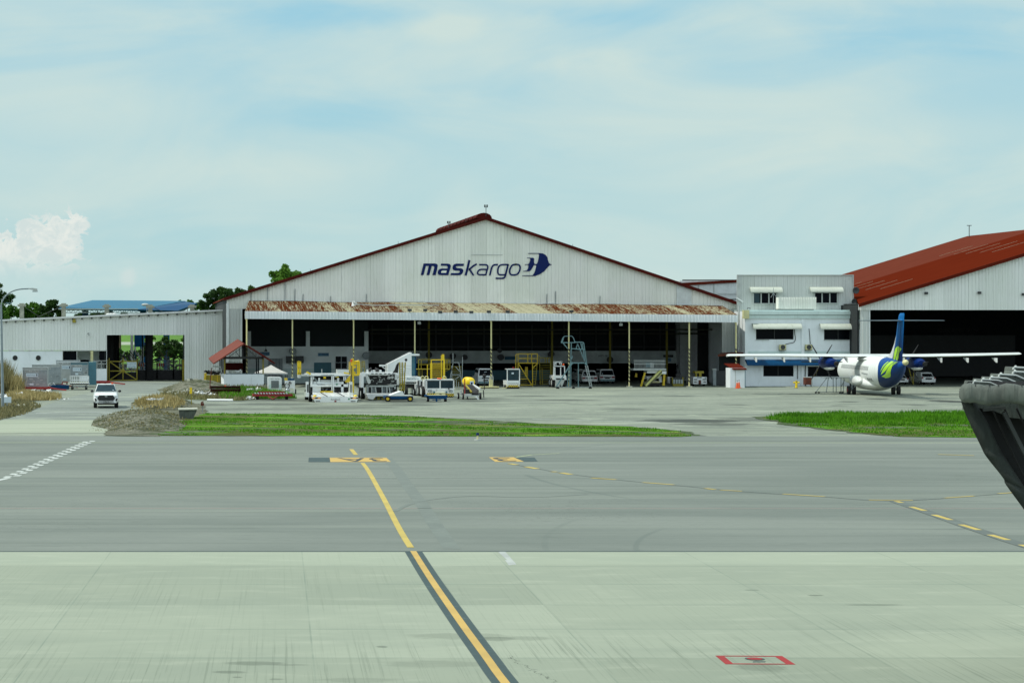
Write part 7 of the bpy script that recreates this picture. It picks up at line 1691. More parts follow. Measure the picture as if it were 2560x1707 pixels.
for a, b in (((1195, 175), (1195, 380)), ((1195, 360), (1310, 360)), ((1195, 380), (1135, 690)), ((1310, 360), (1380, 840)), ((1172, 425), (1172, 860)), ((1378, 430), (1378, 840)), ((1380, 250), (1380, 430)), ((1165, 600), (1350, 600)), ((1235, 690), (1350, 610)), ((1245, 440), (1320, 530)), ((1260, 860), (1260, 700)), ((1305, 860), (1305, 740))): fr.bar(mb, a, b, .06, 0)
mb.build('frame', 'steel', t)
for k in range(11): mb = MB(); fr.box(mb, 1180, 440 + k * 38, 1365, 448 + k * 38, .2, .5); mb.build('tread', 'yellow_old', t)
# yellow tank bowser and belt cart
fr = Fr(980, 860, 7.84, 1540, 900, 212)
t = thing('yellow_tank', 'round yellow tank with a pictogram plate behind the belt cart', 'tank', fr.loc)
mb = MB(); cz = fr.z(742); r = fr.x(1628) - fr.x(1535)
secs = [[(q * .0 + dx_ + rr * math.cos(a_), y, cz + rr * math.sin(a_)) for a_ in [2 * math.pi * i / 24 for i in range(24)]] for y, rr, dx_ in ((-.15, r * .2, 0), (-.1, r * .75, 0), (.05, r * .97, 0), (.25, r, -.02), (1.6, r, -.14), (1.9, r * .9, -.16), (2.0, r * .4, -.17)) for q in (0,)]
mb.loft(secs); mb.build('shell', 'yellow_bright', t)
pl_ = FB('pictogram', 'sign_white', (1530, 725, 1600, 800, -.22, -.16)); 
mb = MB(); mb.ball(fr.p(1563, 768, -.23), .1, .02, .1); mb.build('mark', 'logo_blue', pl_)
FB('cradle', 'black_metal', (1450, 800, 1640, 870, .2, 1.8)); wheels(t, [(fr.x(1450), .5), (fr.x(1640), .5)], .28, .15)
fr = Fr(980, 860, 7.84, 1560, 1085)
t = thing('belt_cart', 'small belt conveyor cart with black sloping belt', 'belt loader', fr.loc)
mb = MB(); V = [fr.p(1460, 795, 2.6), fr.p(1580, 790, 2.6), fr.p(1700, 900, .4), fr.p(1700, 975, .0), fr.p(1570, 970, .0)]; mb.add(V + [(x, y + .15, z - .12) for x, y, z in V], [(0, 4, 3, 2, 1), (5, 6, 7, 8, 9), (0, 1, 6, 5), (1, 2, 7, 6), (2, 3, 8, 7), (3, 4, 9, 8), (4, 0, 5, 9)]); mb.build('belt', 'black_rubber', t)
mb = MB(); fr.bar(mb, (1440, 800), (1560, 940), .12, 2.6, 0); mb.build('side_rail', 'yellow_old', t); mb = MB(); fr.bar(mb, (1590, 800), (1720, 880), .14, 2.6, .3); fr.bar(mb, (1600, 810), (1720, 900), .08, 2.6, .2); mb.build('side_rail', 'vehicle_white', t)
FB('chassis', 'light_grey', (1430, 975, 1730, 1000, .2, 2.4), (1340, 900, 1370, 1000, .8, 1), (1440, 1000, 1700, 1025, 0, .2)); FB('dark_chassis', 'black_metal', (1440, 890, 1560, 975, .6, 2.2))
mb = MB(); fr.bar(mb, (1425, 680), (1425, 1000), .08, .6); mb.build('red_handle', 'red_paint', t); mb = MB(); fr.bar(mb, (1650, 1030), (1700, 1085), .16, -.1); mb.build('tow_tongue', 'tarp_white', t); mb = MB(); fr.bar(mb, (1810, 640), (1810, 890), .07, 2.6); mb.ball(fr.p(1810, 620, 2.6), .18, .1, .16); fr.bar(mb, (1790, 900), (1800, 1050), .08, .8); mb.build('control_post', 'black_metal', t)
wheels(t, [(fr.x(1400), .3), (fr.x(1740), .3), (fr.x(1345), 1.5), (fr.x(1780), 1.5)], .28, .14); wheels(t, [(fr.x(1480), .1)], .15, .1)
fr = Fr(980, 860, 7.84, 1930, 870)
t = thing('low_trolley', 'low cream wheeled trolley at the foot of a canopy post', 'trolley', fr.loc)
FB('bed', 'cream_paint', (1740, 830, 2100, 855, 0, 1)); FB('underframe', 'rust', (1760, 855, 2090, 868, .1, .9)); wheels(t, [(fr.x(1780), .3), (fr.x(2070), .3)], .14, .1); FB('bagged_foot', 'cream_paint', (1915, 700, 1975, 830, .2, .5))
# blue fronted van under the canopy
def van(name, label, crop, c0, c1, ct, cb, Y, colr, rear=True, lower=None):
    ox_, oy_, k_ = crop; fr = Fr(ox_, oy_, k_, (c0 + c1) / 2, cb, Y); t = thing(name, label, 'van', fr.loc, 'vans parked in the hangar')
    w_ = (fr.x(c1) - fr.x(c0)) / 2; h = fr.z(ct); zb = max(.28, fr.z(cb)); zw_ = h * .56
    S = lambda y, k, top: [(-w_ * .95, y, zb), (-w_, y, zb + .15), (-w_, y, zw_), (-w_ * k, y, top - .08), (-w_ * k * .93, y, top), (w_ * k * .93, y, top), (w_ * k, y, top - .08), (w_, y, zw_), (w_, y, zb + .15), (w_ * .95, y, zb)]
    mb = MB(); mb.loft([S(0, .90, zw_ + .05), S(.05, .9, zw_ + .08), S(.35, .80, h), S(2.8, .82, h), S(3.4, .88, zw_ + .1), S(4.3, .9, zw_ - .05)], smooth=False); mb.build('body', colr, t)
    mb = MB(); mb.add([(-w_ * .84, -.0, zw_ + .1), (w_ * .84, -.0, zw_ + .1), (w_ * .72, .27, h - .12), (-w_ * .72, .27, h - .12), (-w_ * .84, .04, zw_ + .1), (w_ * .84, .04, zw_ + .1), (w_ * .72, .31, h - .12), (-w_ * .72, .31, h - .12)], [(0, 1, 2, 3), (7, 6, 5, 4), (0, 4, 5, 1), (2, 6, 7, 3), (1, 5, 6, 2), (0, 3, 7, 4)]); mb.build('rear_window' if rear else 'windscreen', 'glass_dark', t)
    for s_ in (-1, 1):
        lbox('tail_light' if rear else 'headlight', 'red_lens' if rear else 'lamp_lens', t, (s_ * w_ * .55, s_ * w_ * .97, -.03, .1, zw_ - .28, zw_ - .08))
        mb = MB(); mb.prism([(.5, zw_ + .1), (2.7, zw_ + .1), (2.6, h - .15), (.6, h - .15)], s_ * (w_ * .9), s_ * (w_ * .9 + .01), 'x'); mb.build('side_window', 'glass_dark', t)
    lbox('bumper', lower or colr, t, (-w_ * .95, w_ * .95, -.14, .05, zb + .02, zb + .22)); lbox('number_plate', 'plate_black', t, (-.26, .26, -.04, .02, zb + .28, zb + .42)); lbox('trim', 'dark_grey', t, (-w_ * .5, w_ * .5, -.02, .02, zw_ - .26, zw_ - .12))
    lbox('sticker', 'sign_white', t, (-w_ * .7, -w_ * .6, .01, .03, zw_ + .18, zw_ + .27) if rear else (-.12, .12, .15, .17, h - .5, h - .34))
    wheels(t, [(-w_ + .1, .8), (w_ - .1, .8), (-w_ + .1, 3.4), (w_ - .1, 3.4)], .31, .2); return t
van('parked_van', 'blue tinted white van facing out behind the yellow tank', (980, 860, 7.84), 1685, 1990, 480, 800, 238, 'vehicle_white', rear=False, lower='alu_blue')
E6 = (1380, 830, 10.456)
van('parked_van', 'white van with red tail lamps behind the ladder of the blue platform', E6, 782, 1190, 1005, 1335, 247, 'vehicle_white')
van('parked_van', 'white van with pale blue bumper, right of the tail lamped one', E6, 1250, 1645, 972, 1315, 248, 'vehicle_white', lower='alu_blue')
van('parked_van', 'shaded van half hidden behind the white tail lamped van', E6, 640, 1010, 972, 1310, 255, 'light_grey')
# open tow tractor lettered on its nose
fr = Fr(1220, 820, 6.918, 440, 1050)
t = thing('tow_tractor', 'small white tow tractor with roll cab, red beacon and lettered nose', 'tow tractor', fr.loc)
mb = MB()
for a, b in (((333, 708), (333, 910)), ((545, 708), (545, 910)), ((333, 712), (545, 712))): fr.bar(mb, a, b, .09, .3); fr.bar(mb, a, b, .08, 1.5)
mb.build('cab_frame', 'vehicle_white', t); FB('cab_roof', 'vehicle_white', (328, 704, 552, 716, .3, 1.6)); FB('windscreen', 'glass_blue', (342, 722, 540, 905, .34, .36)); FB('sticker', 'sign_white', (408, 768, 446, 795, .31, .335))
FB('body', 'vehicle_white', (325, 908, 553, 985, .0, 2.4)); FB('seat', 'blue_paint', (350, 840, 420, 905, .9, 1.1), (465, 840, 530, 905, .9, 1.1)); text_mesh('TOYOTA', fr.x(352), fr.x(530), fr.z(972), fr.z(948), -.01, 'lettering', 'ink_dark', t)
FB('hazard_panel', 'hazard_yellow', (325, 985, 553, 1020, -.04, .2)); FB('tow_plate', 'cream_paint', (262, 1030, 325, 1040, .1, .5)); FB('beacon', 'red_lens', (425, 672, 455, 702, .6, .75)); FB('underbody', 'black_metal', (330, 1020, 545, 1045, .1, 2.3)); FB('headlight', 'lamp_lens', (330, 990, 350, 1008, -.07, -.04), (525, 990, 545, 1008, -.07, -.04))
wheels(t, [(fr.x(345), .4), (fr.x(533), .4), (fr.x(345), 2), (fr.x(533), 2)], .28, .2)
# yellow platforms further in
fr = Fr(1220, 820, 6.918, 690, 1020, 238)
t = thing('yellow_platform', 'yellow work platform with square railing and diagonal brace', 'work platform', fr.loc)
mb = MB()
for a, b in (((520, 445), (855, 445)), ((520, 525), (855, 525)), ((520, 605), (855, 605)), ((520, 445), (520, 820)), ((855, 445), (855, 610)), ((688, 445), (688, 605)), ((755, 445), (755, 605)), ((770, 610), (770, 1015)), ((525, 612), (755, 980)), ((855, 612), (775, 690)), ((560, 985), (770, 985)), ((560, 880), (690, 880)), ((480, 460), (520, 445)), ((480, 460), (480, 820))): fr.bar(mb, a, b, .08, 0); 
mb.build('frame', 'yellow_paint', t); FB('deck', 'yellow_old', (520, 602, 855, 612, 0, 2))
for k in range(8): mb = MB(); fr.box(mb, 785 - k * 1, 650 + k * 45, 845 - k * 3, 660 + k * 45, .5, .9); mb.build('tread', 'yellow_old', t)
mb = MB(); fr.bar(mb, (850, 610), (820, 990), .06, .5); 
for k in range(6): fr.bar(mb, (560, 760 + k * 40), (680, 760 + k * 40), .05, 1)
mb.build('rear_frame', 'yellow_old', t); FB('yellow_board', 'yellow_paint', (640, 670, 690, 830, 1.5, 1.6))
fr = Fr(1220, 820, 6.918, 1000, 1010, 243)
t = thing('olive_stairs', 'shaded olive yellow stairs right of the yellow platform', 'access stairs', fr.loc)
mb = MB()
for a, b in (((885, 470), (905, 1010)), ((1080, 510), (1085, 1000)), ((885, 515), (1080, 515)), ((935, 700), (940, 1010)), ((990, 515), (990, 600)), ((1030, 515), (1030, 600))): fr.bar(mb, a, b, .09, 0)
mb.build('frame', 'yellow_old', t)
for k in range(10): mb = MB(); fr.box(mb, 905, 600 + k * 40, 1078, 608 + k * 40, .1, .5); mb.build('tread', 'yellow_old', t)
# white high cab loader
fr = Fr(1380, 830, 10.456, 215, 1450)
t = thing('cab_tractor', 'white tractor with tall open cab and roof rack', 'tractor', fr.loc)
mb = MB()
for a, b in (((50, 890), (40, 1150)), ((325, 890), (335, 1150)), ((50, 890), (325, 890)), ((75, 920), (75, 1130)), ((225, 920), (225, 1130)), ((35, 780), (265, 780)), ((55, 760), (55, 890)), ((240, 760), (240, 860)), ((100, 780), (100, 860)), ((200, 780), (200, 840))): fr.bar(mb, a, b, .09, .4)
mb.build('cab_frame', 'vehicle_white', t); FB('cab_interior', 'glass_dark', (60, 910, 320, 1140, 1.2, 1.3))
mb = MB(); mb.loft([sect(0, [(fr.x(35), fr.z(1250)), (fr.x(380), fr.z(1250)), (fr.x(370), fr.z(1140)), (fr.x(45), fr.z(1140))]), sect(2.4, [(fr.x(35), fr.z(1250)), (fr.x(380), fr.z(1250)), (fr.x(370), fr.z(1130)), (fr.x(45), fr.z(1130))])], smooth=False); mb.build('bonnet', 'vehicle_white', t)
mb = MB(); fr.poly(mb, [(95, 1250), (330, 1250), (270, 1415), (235, 1415), (215, 1330), (190, 1440), (110, 1430)], -.1, .4); mb.build('front_guard', 'light_grey', t); FB('grille', 'black_metal', (105, 1205, 320, 1245, -.05, -.005)); FB('underbody', 'black_metal', (60, 1250, 360, 1400, .5, 2.4))
mb = MB(); mb.ball(fr.p(300, 850, .6), .1); mb.build('beacon', 'orange_paint', t); wheels(t, [(fr.x(60), 1), (fr.x(350), 1), (fr.x(60), 2.2), (fr.x(350), 2.2)], .5, .25)
# blue grey tail dock
fr = Fr(1380, 830, 10.456, 620, 1480)
t = thing('tail_dock', 'tall blue grey tubular tail dock on splayed legs with hooped rail', 'work platform', fr.loc)
def seg(nm, mat, wd, L, dd=(0, 1.6)):
    mb = MB()
    for d_ in dd:
        for a, b in L: fr.bar(mb, a, b, wd, d_)
    return mb.build(nm, mat, t)
seg('hoop_rail', 'alu_blue', .07, [((240, 275), (280, 160)), ((280, 160), (330, 108)), ((330, 108), (520, 105)), ((520, 105), (560, 150)), ((560, 150), (600, 262)), ((262, 275), (300, 160))], (0, 1.4))
seg('platform', 'alu_blue', .09, [((240, 275), (600, 275)), ((600, 265), (800, 262)), ((800, 262), (830, 290))]); seg('lower_platform', 'alu_blue', .10, [((500, 432), (850, 455))])
seg('upper_leg', 'alu_blue', .08, [((505, 290), (490, 780)), ((830, 290), (910, 860)), ((790, 290), (850, 700)), ((750, 285), (790, 450)), ((290, 290), (410, 430)), ((675, 290), (630, 430)), ((660, 290), (860, 760)), ((540, 620), (500, 720))], (0, 1.4))
seg('waist_beam', 'alu_blue', .12, [((540, 805), (850, 805)), ((840, 800), (910, 860))], (0,)); mb = MB(); fr.poly(mb, [(490, 770), (560, 800), (480, 910), (450, 900)], -.05, .1); fr.poly(mb, [(850, 800), (900, 770), (915, 880), (880, 850)], -.05, .1); mb.build('gusset', 'alu_blue', t)
seg('leg', 'alu_blue', .11, [((480, 860), (110, 1430))], (0,)); seg('leg', 'alu_blue', .07, [((495, 900), (490, 1440)), ((440, 900), (400, 1440)), ((688, 820), (688, 1440)), ((465, 900), (455, 1440))], (0,))
mb = MB(); fr.bar(mb, (870, 870), (1000, 1440), .08); fr.bar(mb, (925, 870), (1045, 1440), .08); mb.build('ladder_stile', 'steel', t)
for k in range(9): mb = MB(); fr.bar(mb, (880 + k * 14, 910 + k * 60), (938 + k * 13, 910 + k * 60), .05); mb.build('rung', 'steel', t)
seg('base_rail', 'steel', .07, [((120, 1440), (1040, 1445))], (0,))
for cx in (150, 560, 1000): mb = MB(); mb.wheel(fr.p(cx, 1465), .16, .1, 'y'); mb.build('castor', 'black_rubber', t)
# deicing style stairs truck at the right
fr = Fr(1540, 820, 6.918, 600, 1000, 236)
t = thing('catering_platform', 'white platform truck with railings and striped sloping stairs', 'platform truck', fr.loc)
mb = MB(); 
for k in range(26): cx = 320 + k * 21; fr.bar(mb, (cx, 545 + (k % 3) * 8), (cx, 700), .035, (k % 2) * 1.8)
for cy in (560, 620): fr.bar(mb, (310, cy), (860, cy + 5), .05, 0)
mb.build('railing', 'light_grey', t); FB('deck', 'light_grey', (300, 700, 870, 730, 0, 2.2)); FB('body', 'vehicle_white', (540, 725, 740, 780, .3, 2), (800, 745, 870, 795, .0, .6), (540, 830, 790, 940, 1.2, 3)); FB('blue_window', 'teal_paint', (520, 598, 595, 680, 2.2, 2.3)); FB('cabin_panel', 'light_grey', (595, 600, 660, 690, 2.2, 2.3)); FB('cab_window', 'glass_dark', (555, 790, 700, 820, .8, .9), (660, 870, 740, 910, 1.1, 1.2)); FB('bumper', 'cream_paint', (610, 920, 755, 945, .5, .8))
mb = MB(); fr.bar(mb, (500, 990), (790, 745), .40, -.1, .2, h=.42); mb.build('stair_flight', 'hazard_pale', t)
mb = MB(); fr.bar(mb, (430, 1010), (500, 770), .18, .3); fr.bar(mb, (835, 795), (820, 995), .22, .3); fr.bar(mb, (350, 780), (345, 850), .2, 1.8); mb.build('stabiliser', 'yellow_paint', t)
FB('chassis', 'black_metal', (530, 940, 800, 990, .8, 4)); wheels(t, [(fr.x(560), 1.5), (fr.x(770), 1.5)], .4, .25)
fr = Fr(1540, 820, 6.918, 1075, 1010, 238)
t = thing('yellow_sweeper', 'small dark machine with yellow front bumper inside the hangar', 'sweeper', fr.loc)
FB('body', 'dark_grey', (980, 855, 1160, 960, .3, 1.8)); FB('bumper', 'yellow_old', (985, 965, 1165, 1005, 0, .4)); FB('canister', 'steel', *[(a, 890, a + 32, 962, .05, .28) for a in (990, 1035, 1080, 1125)]); FB('frame', 'yellow_old', (970, 850, 985, 965, .1, .3), (1150, 850, 1168, 990, .1, .3)); FB('white_box', 'vehicle_white', (895, 845, 975, 955, 1.5, 2)); FB('black_top', 'black_metal', (1040, 790, 1120, 850, .5, 1))
wheels(t, [(fr.x(1000), .8), (fr.x(1140), .8)], .2, .12)
fr = Fr(1540, 820, 6.918, 1452, 1000, 238)
t = thing('white_tug', 'low white tug with square nose in the last hangar bay', 'tow tractor', fr.loc)
FB('body', 'vehicle_white', (1335, 845, 1570, 968, 0, 3)); FB('grille', 'dark_grey', (1350, 880, 1405, 897, -.03, -.004), (1500, 880, 1560, 897, -.03, -.004), (1350, 925, 1395, 940, -.03, -.004), (1512, 925, 1560, 940, -.03, -.004)); FB('hitch', 'rust', (1435, 900, 1470, 968, -.2, -.004)); mb = MB(); fr.box(mb, 1400, 850, 1480, 862, -.02, -.004); mb.build('name_strip', 'ink_dark', t); mb = MB(); mb.tube(fr.p(1545, 862, -.03), fr.p(1545, 862, -.002), .07, n=12); mb.build('badge', 'teal_paint', t)
FB('yellow_top', 'yellow_old', (1365, 745, 1520, 780, 1, 2), (1440, 780, 1480, 845, 1, 1.4), (1380, 780, 1400, 845, 1, 1.4)); wheels(t, [(fr.x(1360), .8), (fr.x(1545), .8)], .3, .2)
fr = Fr(1540, 820, 6.918, 1715, 1000, 239)
t = thing('grey_locker', 'grey steel cabinets by the right end of the hangar opening', 'cabinet', fr.loc)
FB('body', 'grey_paint', (1680, 715, 1735, 990, 0, .6)); FB('top', 'light_grey', (1672, 705, 1742, 722, -.1, .7)); FB('body', 'dark_grey', (1740, 740, 1900, 990, .5, 1.4)); 
# guard booth, cones, board, hydrant, fire box
fr = Fr(1540, 820, 6.918, 2100, 1045, 232)
t = thing('guard_booth', 'tiny white booth with red lean-to roof by the office block', 'booth', fr.loc)
mb = MB(); mb.prism([(fr.x(2030), 0), (fr.x(2230), 0), (fr.x(2230), 1.8), (fr.x(1970), 1.8), (fr.x(1970), 0)][:2] + [(fr.x(2225), 1.7), (fr.x(1990), 1.7), (fr.x(1968), .0)], 0, 0.0, 'z') if 0 else None
mb.box(fr.x(1975), fr.x(2228), 0, 1.8, 0, fr.z(690)); mb.build('wall', 'plaster', t)
mb = MB(); V = [(fr.x(2020), -.35, fr.z(706)), (fr.x(2250), -.35, fr.z(706)), (fr.x(2195), 2.1, fr.z(612)), (fr.x(1950), 2.1, fr.z(612))]; mb.add(V + [(a, b, c - .1) for a, b, c in V], [(0, 1, 2, 3), (7, 6, 5, 4), (0, 4, 5, 1), (1, 5, 6, 2), (2, 6, 7, 3), (3, 7, 4, 0)]); mb.build('roof', 'roof_red', t)
FB('edge', 'light_grey', (2060, 715, 2068, 1045, -.03, -.004)); FB('door', 'teal_paint', (2228, 715, 2240, 1040, .3, 1.2)); FB('plinth', 'concrete_dark', (1970, 1035, 2235, 1050, -.04, -.003))
def cone(label, cx, cy, Y, s_=1.0):
    fr = Fr(1540, 820, 6.918, cx, cy, Y); t = thing('traffic_cone', label, 'traffic cone', fr.loc, 'cones by the booth'); mb = MB(); mb.box(-.2 * s_, .2 * s_, -.2 * s_, .2 * s_, 0, .05); mb.build('base', 'orange_paint', t)
    mb = MB(); mb.tube((0, 0, .05), (0, 0, .62 * s_), .15 * s_, .06 * s_, 14); mb.build('body', 'orange_paint', t); mb = MB(); mb.tube((0, 0, .62 * s_), (0, 0, .72 * s_), .055 * s_, .05 * s_, 12); mb.build('collar', 'tarp_white', t); mb = MB(); mb.tube((0, 0, .72 * s_), (0, 0, .86 * s_), .04 * s_, .03 * s_, 8); mb.build('top', 'black_metal', t)
cone('bright orange traffic cone in front of the white booth', 2095, 1060, 229.5, 1.0); cone('second traffic cone, thinner, just behind the bright one', 2128, 1050, 231.2, 1.0)
fr = Fr(1800, 660, 4.6125, 340, 1400)
mb = MB(); fr.poly(mb, [(303, 1175), (312, 1175), (372, 1400), (340, 1402)], 1.0, 1.1); o = mb.build('leaning_board', 'ink_dark', label='narrow dark board leaning against the office beside the booth', cat='board'); o.location = (fr.X, fr.Y, 0)
fr = Fr(1800, 660, 4.6125, 880, 1430)
t = thing('fire_hydrant', 'stubby yellow green hydrant before the office wall', 'hydrant', fr.loc)
mb = MB(); mb.tube((0, 0, 0), (0, 0, fr.z(1362)), .13, n=12); mb.build('barrel', 'yellow_bright', t); mb = MB(); mb.tube((-.32, 0, fr.z(1365)), (.32, 0, fr.z(1365)), .08, n=10); mb.build('outlet', 'yellow_bright', t); mb = MB(); mb.ball((0, 0, fr.z(1352)), .12, .12, .1); mb.build('bonnet', 'yellow_old', t); mb = MB(); mb.tube((0, 0, 0), (0, 0, .06), .2, n=12); mb.build('flange', 'yellow_old', t)
fr = Fr(1800, 660, 4.6125, 1020, 1415, 236)
t = thing('hose_box', 'rusty red box on legs with pale surround against the office wall', 'hose box', fr.loc)
FB('box', 'rust', (985, 1308, 1055, 1390, 0, .8)); FB('surround', 'light_grey', (1055, 1305, 1066, 1395, 0, .8), (985, 1302, 1066, 1308, 0, .8)); FB('leg', 'dark_grey', (988, 1390, 996, 1415, .1, .2), (1048, 1390, 1056, 1415, .1, .2)); mb = MB(); fr.bar(mb, (1075, 1300), (1125, 1220), .06, .1); mb.build('lance', 'yellow_paint', t)
# steel step stand next to the aircraft
fr = Fr(1800, 660, 4.6125, 1310, 1490)
t = thing('step_stand', 'long low steel step stand beside the aircraft nose wheel side', 'work platform', fr.loc)
mb = MB()
for d_ in (0, 1.4):
    for a, b in (((1210, 1308), (1560, 1308)), ((1235, 1308), (1110, 1470)), ((1250, 1308), (1225, 1480)), ((1305, 1308), (1305, 1480)), ((1340, 1308), (1340, 1480)), ((1395, 1308), (1395, 1480)), ((1430, 1308), (1420, 1480)), ((1110, 1475), (1430, 1475)), ((1340, 1330), (1355, 1308)), ((1440, 1330), (1400, 1410))): fr.bar(mb, a, b, .06, d_)
mb.build('frame', 'grey_paint', t)
for k in range(6): mb = MB(); fr.bar(mb, (1215 - k * 20, 1335 + k * 26), (1215 - k * 20, 1335 + k * 26), .05, 0, 1.4); mb.build('step', 'grey_paint', t)
mb = MB(); fr.box(mb, 1210, 1304, 1560, 1312, 0, 1.4); mb.build('deck', 'grey_paint', t)
for cx in (1104, 1140, 1385, 1412): mb = MB(); mb.wheel(fr.p(cx, 1482), .1, .06, 'y'); mb.build('castor', 'black_rubber', t)

# ---------------------------------------------------------------- turboprop airliner, seen from behind
PX, PY = wx(2184, gy(986)), gy(986)
pl = thing('turboprop_airliner', 'white twin propeller airliner with blue and green tail, parked tail first', 'aeroplane', (PX, PY, 0), rz=R(-7))
RF = 1.43; ZC = 2.22
def fus(y):            # y forward from main gear; returns radius_x, radius_z, z centre
    if y < -5.5:
        f = min(1, (-5.5 - y) / 8.7); k = 1 - f ** 1.4; return max(.10, RF * k), max(.13, RF * (k ** .92)), ZC + .98 * f ** 1.3
    if y > 9.5:
        f = min(1, (y - 9.5) / 4.2); k = math.sqrt(max(0, 1 - f ** 2.2)); return max(.06, RF * k), max(.06, RF * k), ZC - .45 * f ** 2
    return RF, RF, ZC
def fp(y, a, off=0.0):
    rx, rz, zc = fus(y); return ((rx + off) * math.sin(a), y, zc + (rz + off) * math.cos(a))
ys_ = [-14.2 + 28 * i / 84 for i in range(85)]; NA = 48
mb = MB(); mb.loft([[fp(y, 2 * math.pi * i / NA) for i in range(NA)] for y in ys_]); 
def mat_livery():
    m, g, b = newmat('fuselage_livery')
    x, y, z = g.sep(g.obj())
    # edge of the blue tail: curve leaning forward with height
    q = g.math('SUBTRACT', z, 2.55); edge = g.math('SUBTRACT', g.math('MULTIPLY', g.math('MULTIPLY', q, q), .75), 8.0)
    blue = g.math('LESS_THAN', y, g.math('ADD', edge, g.math('MULTIPLY', g.math('MAXIMUM', q, 0.0), .4)))
    dirt = g.noise(g.map(g.obj(), (2, .6, 2)), 1, 5, .7)
    wht = g.mix(g.rng(dirt, .5, .8, 0, .25), C(208, 212, 208), C(168, 170, 160))
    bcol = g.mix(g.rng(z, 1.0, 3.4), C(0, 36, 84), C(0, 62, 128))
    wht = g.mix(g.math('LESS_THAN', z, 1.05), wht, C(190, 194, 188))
    g.put(b.inputs['Base Color'], g.mix(blue, wht, bcol)); b.inputs['Roughness'].default_value = .5; b.inputs['Specular IOR Level'].default_value = .12
mat_livery()
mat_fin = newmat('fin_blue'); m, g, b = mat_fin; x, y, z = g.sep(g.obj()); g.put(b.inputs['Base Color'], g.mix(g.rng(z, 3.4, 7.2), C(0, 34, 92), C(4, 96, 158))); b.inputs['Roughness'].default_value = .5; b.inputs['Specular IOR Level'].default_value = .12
pm('livery_green', (158, 206, 40), .35, .05, 1); pm('livery_blue', (8, 40, 120), .35, .1, 1); pm('window_dark', (26, 32, 38), .3, .1, 2)
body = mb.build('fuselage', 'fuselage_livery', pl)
# belly and gear fairing
mb = MB(); mb.loft([[(rx * math.sin(a), y, zc + rz * math.cos(a)) for a in [2 * math.pi * i / 28 for i in range(28)]] for y, rx, rz, zc in ((-4.6, .3, .1, .95), (-3.6, 1.2, .45, 1.05), (-2, 1.62, .72, 1.15), (0, 1.72, .78, 1.2), (2, 1.62, .72, 1.15), (3.8, 1.1, .4, 1.05), (4.6, .3, .1, .95))]); mb.build('belly_fairing', 'plane_white', pl)
for s_ in (-1, 1):
    mb = MB(); mb.ball((s_ * 1.62, -.2, 1.32), .52, 2.3, .52, 16, 12); mb.build('gear_fairing', 'plane_white', pl)
    for k, dx in enumerate((-.24, .24)):
        mb = MB(); mb.wheel((0, 0, 0), .42, .26, 'x', 22); w_ = mb.build('main_wheel', 'black_rubber', pl); w_.location = (s_ * 2.05 + dx, 0, .42); mb = MB(); mb.wheel((0, 0, 0), .2, .28, 'x', 14); mb.build('hub', 'red_paint' if (s_ == -1 and k == 0) else 'dark_grey', w_)
    mb = MB(); mb.tube((s_ * 2.05, .0, .42), (s_ * 1.75, .1, 1.2), .10); mb.bar((s_ * 2.05, -.1, .45), (s_ * 1.6, -.5, 1.0), .07); mb.build('gear_leg', 'grey_paint', pl)
mb = MB(); mb.wheel((.18, 10.8, .24), .24, .15); mb.wheel((-.18, 10.8, .24), .24, .15); mb.build('nose_wheel', 'black_rubber', pl); mb = MB(); mb.tube((0, 10.8, .3), (0, 10.8, 1.2), .07); mb.build('nose_leg', 'grey_paint', pl)
# windows along both sides
for s_ in (-1, 1):
    for k in range(25):
        y = -4.4 + k * .54; mb = MB(); q = [fp(y + a, s_ * th, .012) for a, th in ((-.09, 1.20), (.15, 1.20), (.07, 1.46), (-.16, 1.46))]; mb.add(q, [(0, 1, 2, 3) if s_ > 0 else (3, 2, 1, 0)]); mb.build('cabin_window', 'window_dark', pl)
mb = MB(); mb.prism([(-4.9, 1.6), (-5.5, 1.6), (-5.5, 3.0), (-4.9, 3.0)], -1.40, -1.42, 'x')
def band(y0, y1, a0, a1, off, name, mat, n=24):
    mb = MB(); V = []
    for i in range(n + 1):
        a = a0 + (a1 - a0) * i / n; V += [fp(y0, a, off), fp(y1, a, off)]
    mb.add(V, [(2 * i, 2 * i + 1, 2 * i + 3, 2 * i + 2) for i in range(n)], True); return mb.build(name, mat, pl)
band(-5.6, -5.57, -2.6, -.3, .008, 'door_seam', 'light_grey'); band(-6.35, -6.32, -2.6, -.3, .008, 'door_seam', 'light_grey'); band(-7.0, -6.97, -2.6, 0, .008, 'panel_seam', 'light_grey')
def side_text(s_, y0, y1, a0, a1, name, mat):
    cu = bpy.data.curves.new('c', 'FONT'); cu.body = s_; cu.shear = .3; o = bpy.data.objects.new('tmp', cu); COL.objects.link(o); bpy.context.view_layer.update()
    me = bpy.data.meshes.new_from_object(o.evaluated_get(bpy.context.evaluated_depsgraph_get())); bpy.data.objects.remove(o)
    xs = [v.co.x for v in me.vertices]; zs = [v.co.y for v in me.vertices]
    for v in me.vertices:
        fx = (v.co.x - min(xs)) / (max(xs) - min(xs)); fz = (v.co.y - min(zs)) / (max(zs) - min(zs)); v.co = Vector((fx, fz, 0))
    for v in me.vertices: v.co = Vector(fp(y0 + (y1 - y0) * v.co.x, a1 + (a0 - a1) * v.co.y, .015))
    me.materials.clear(); me.materials.append(MATS[mat]); ob_ = bpy.data.objects.new(name, me); COL.objects.link(ob_); ob_.parent = pl
side_text('MASwings', -1.6, -4.6, -1.62, -1.78, 'airline_name', 'grey_paint')
side_text('9M-MWL', -3.6, -5.9, -1.95, -2.2, 'registration', 'ink_dark')
side_text('9M-', 4.2, 2.8, -1.95, -2.2, 'registration', 'ink_dark')
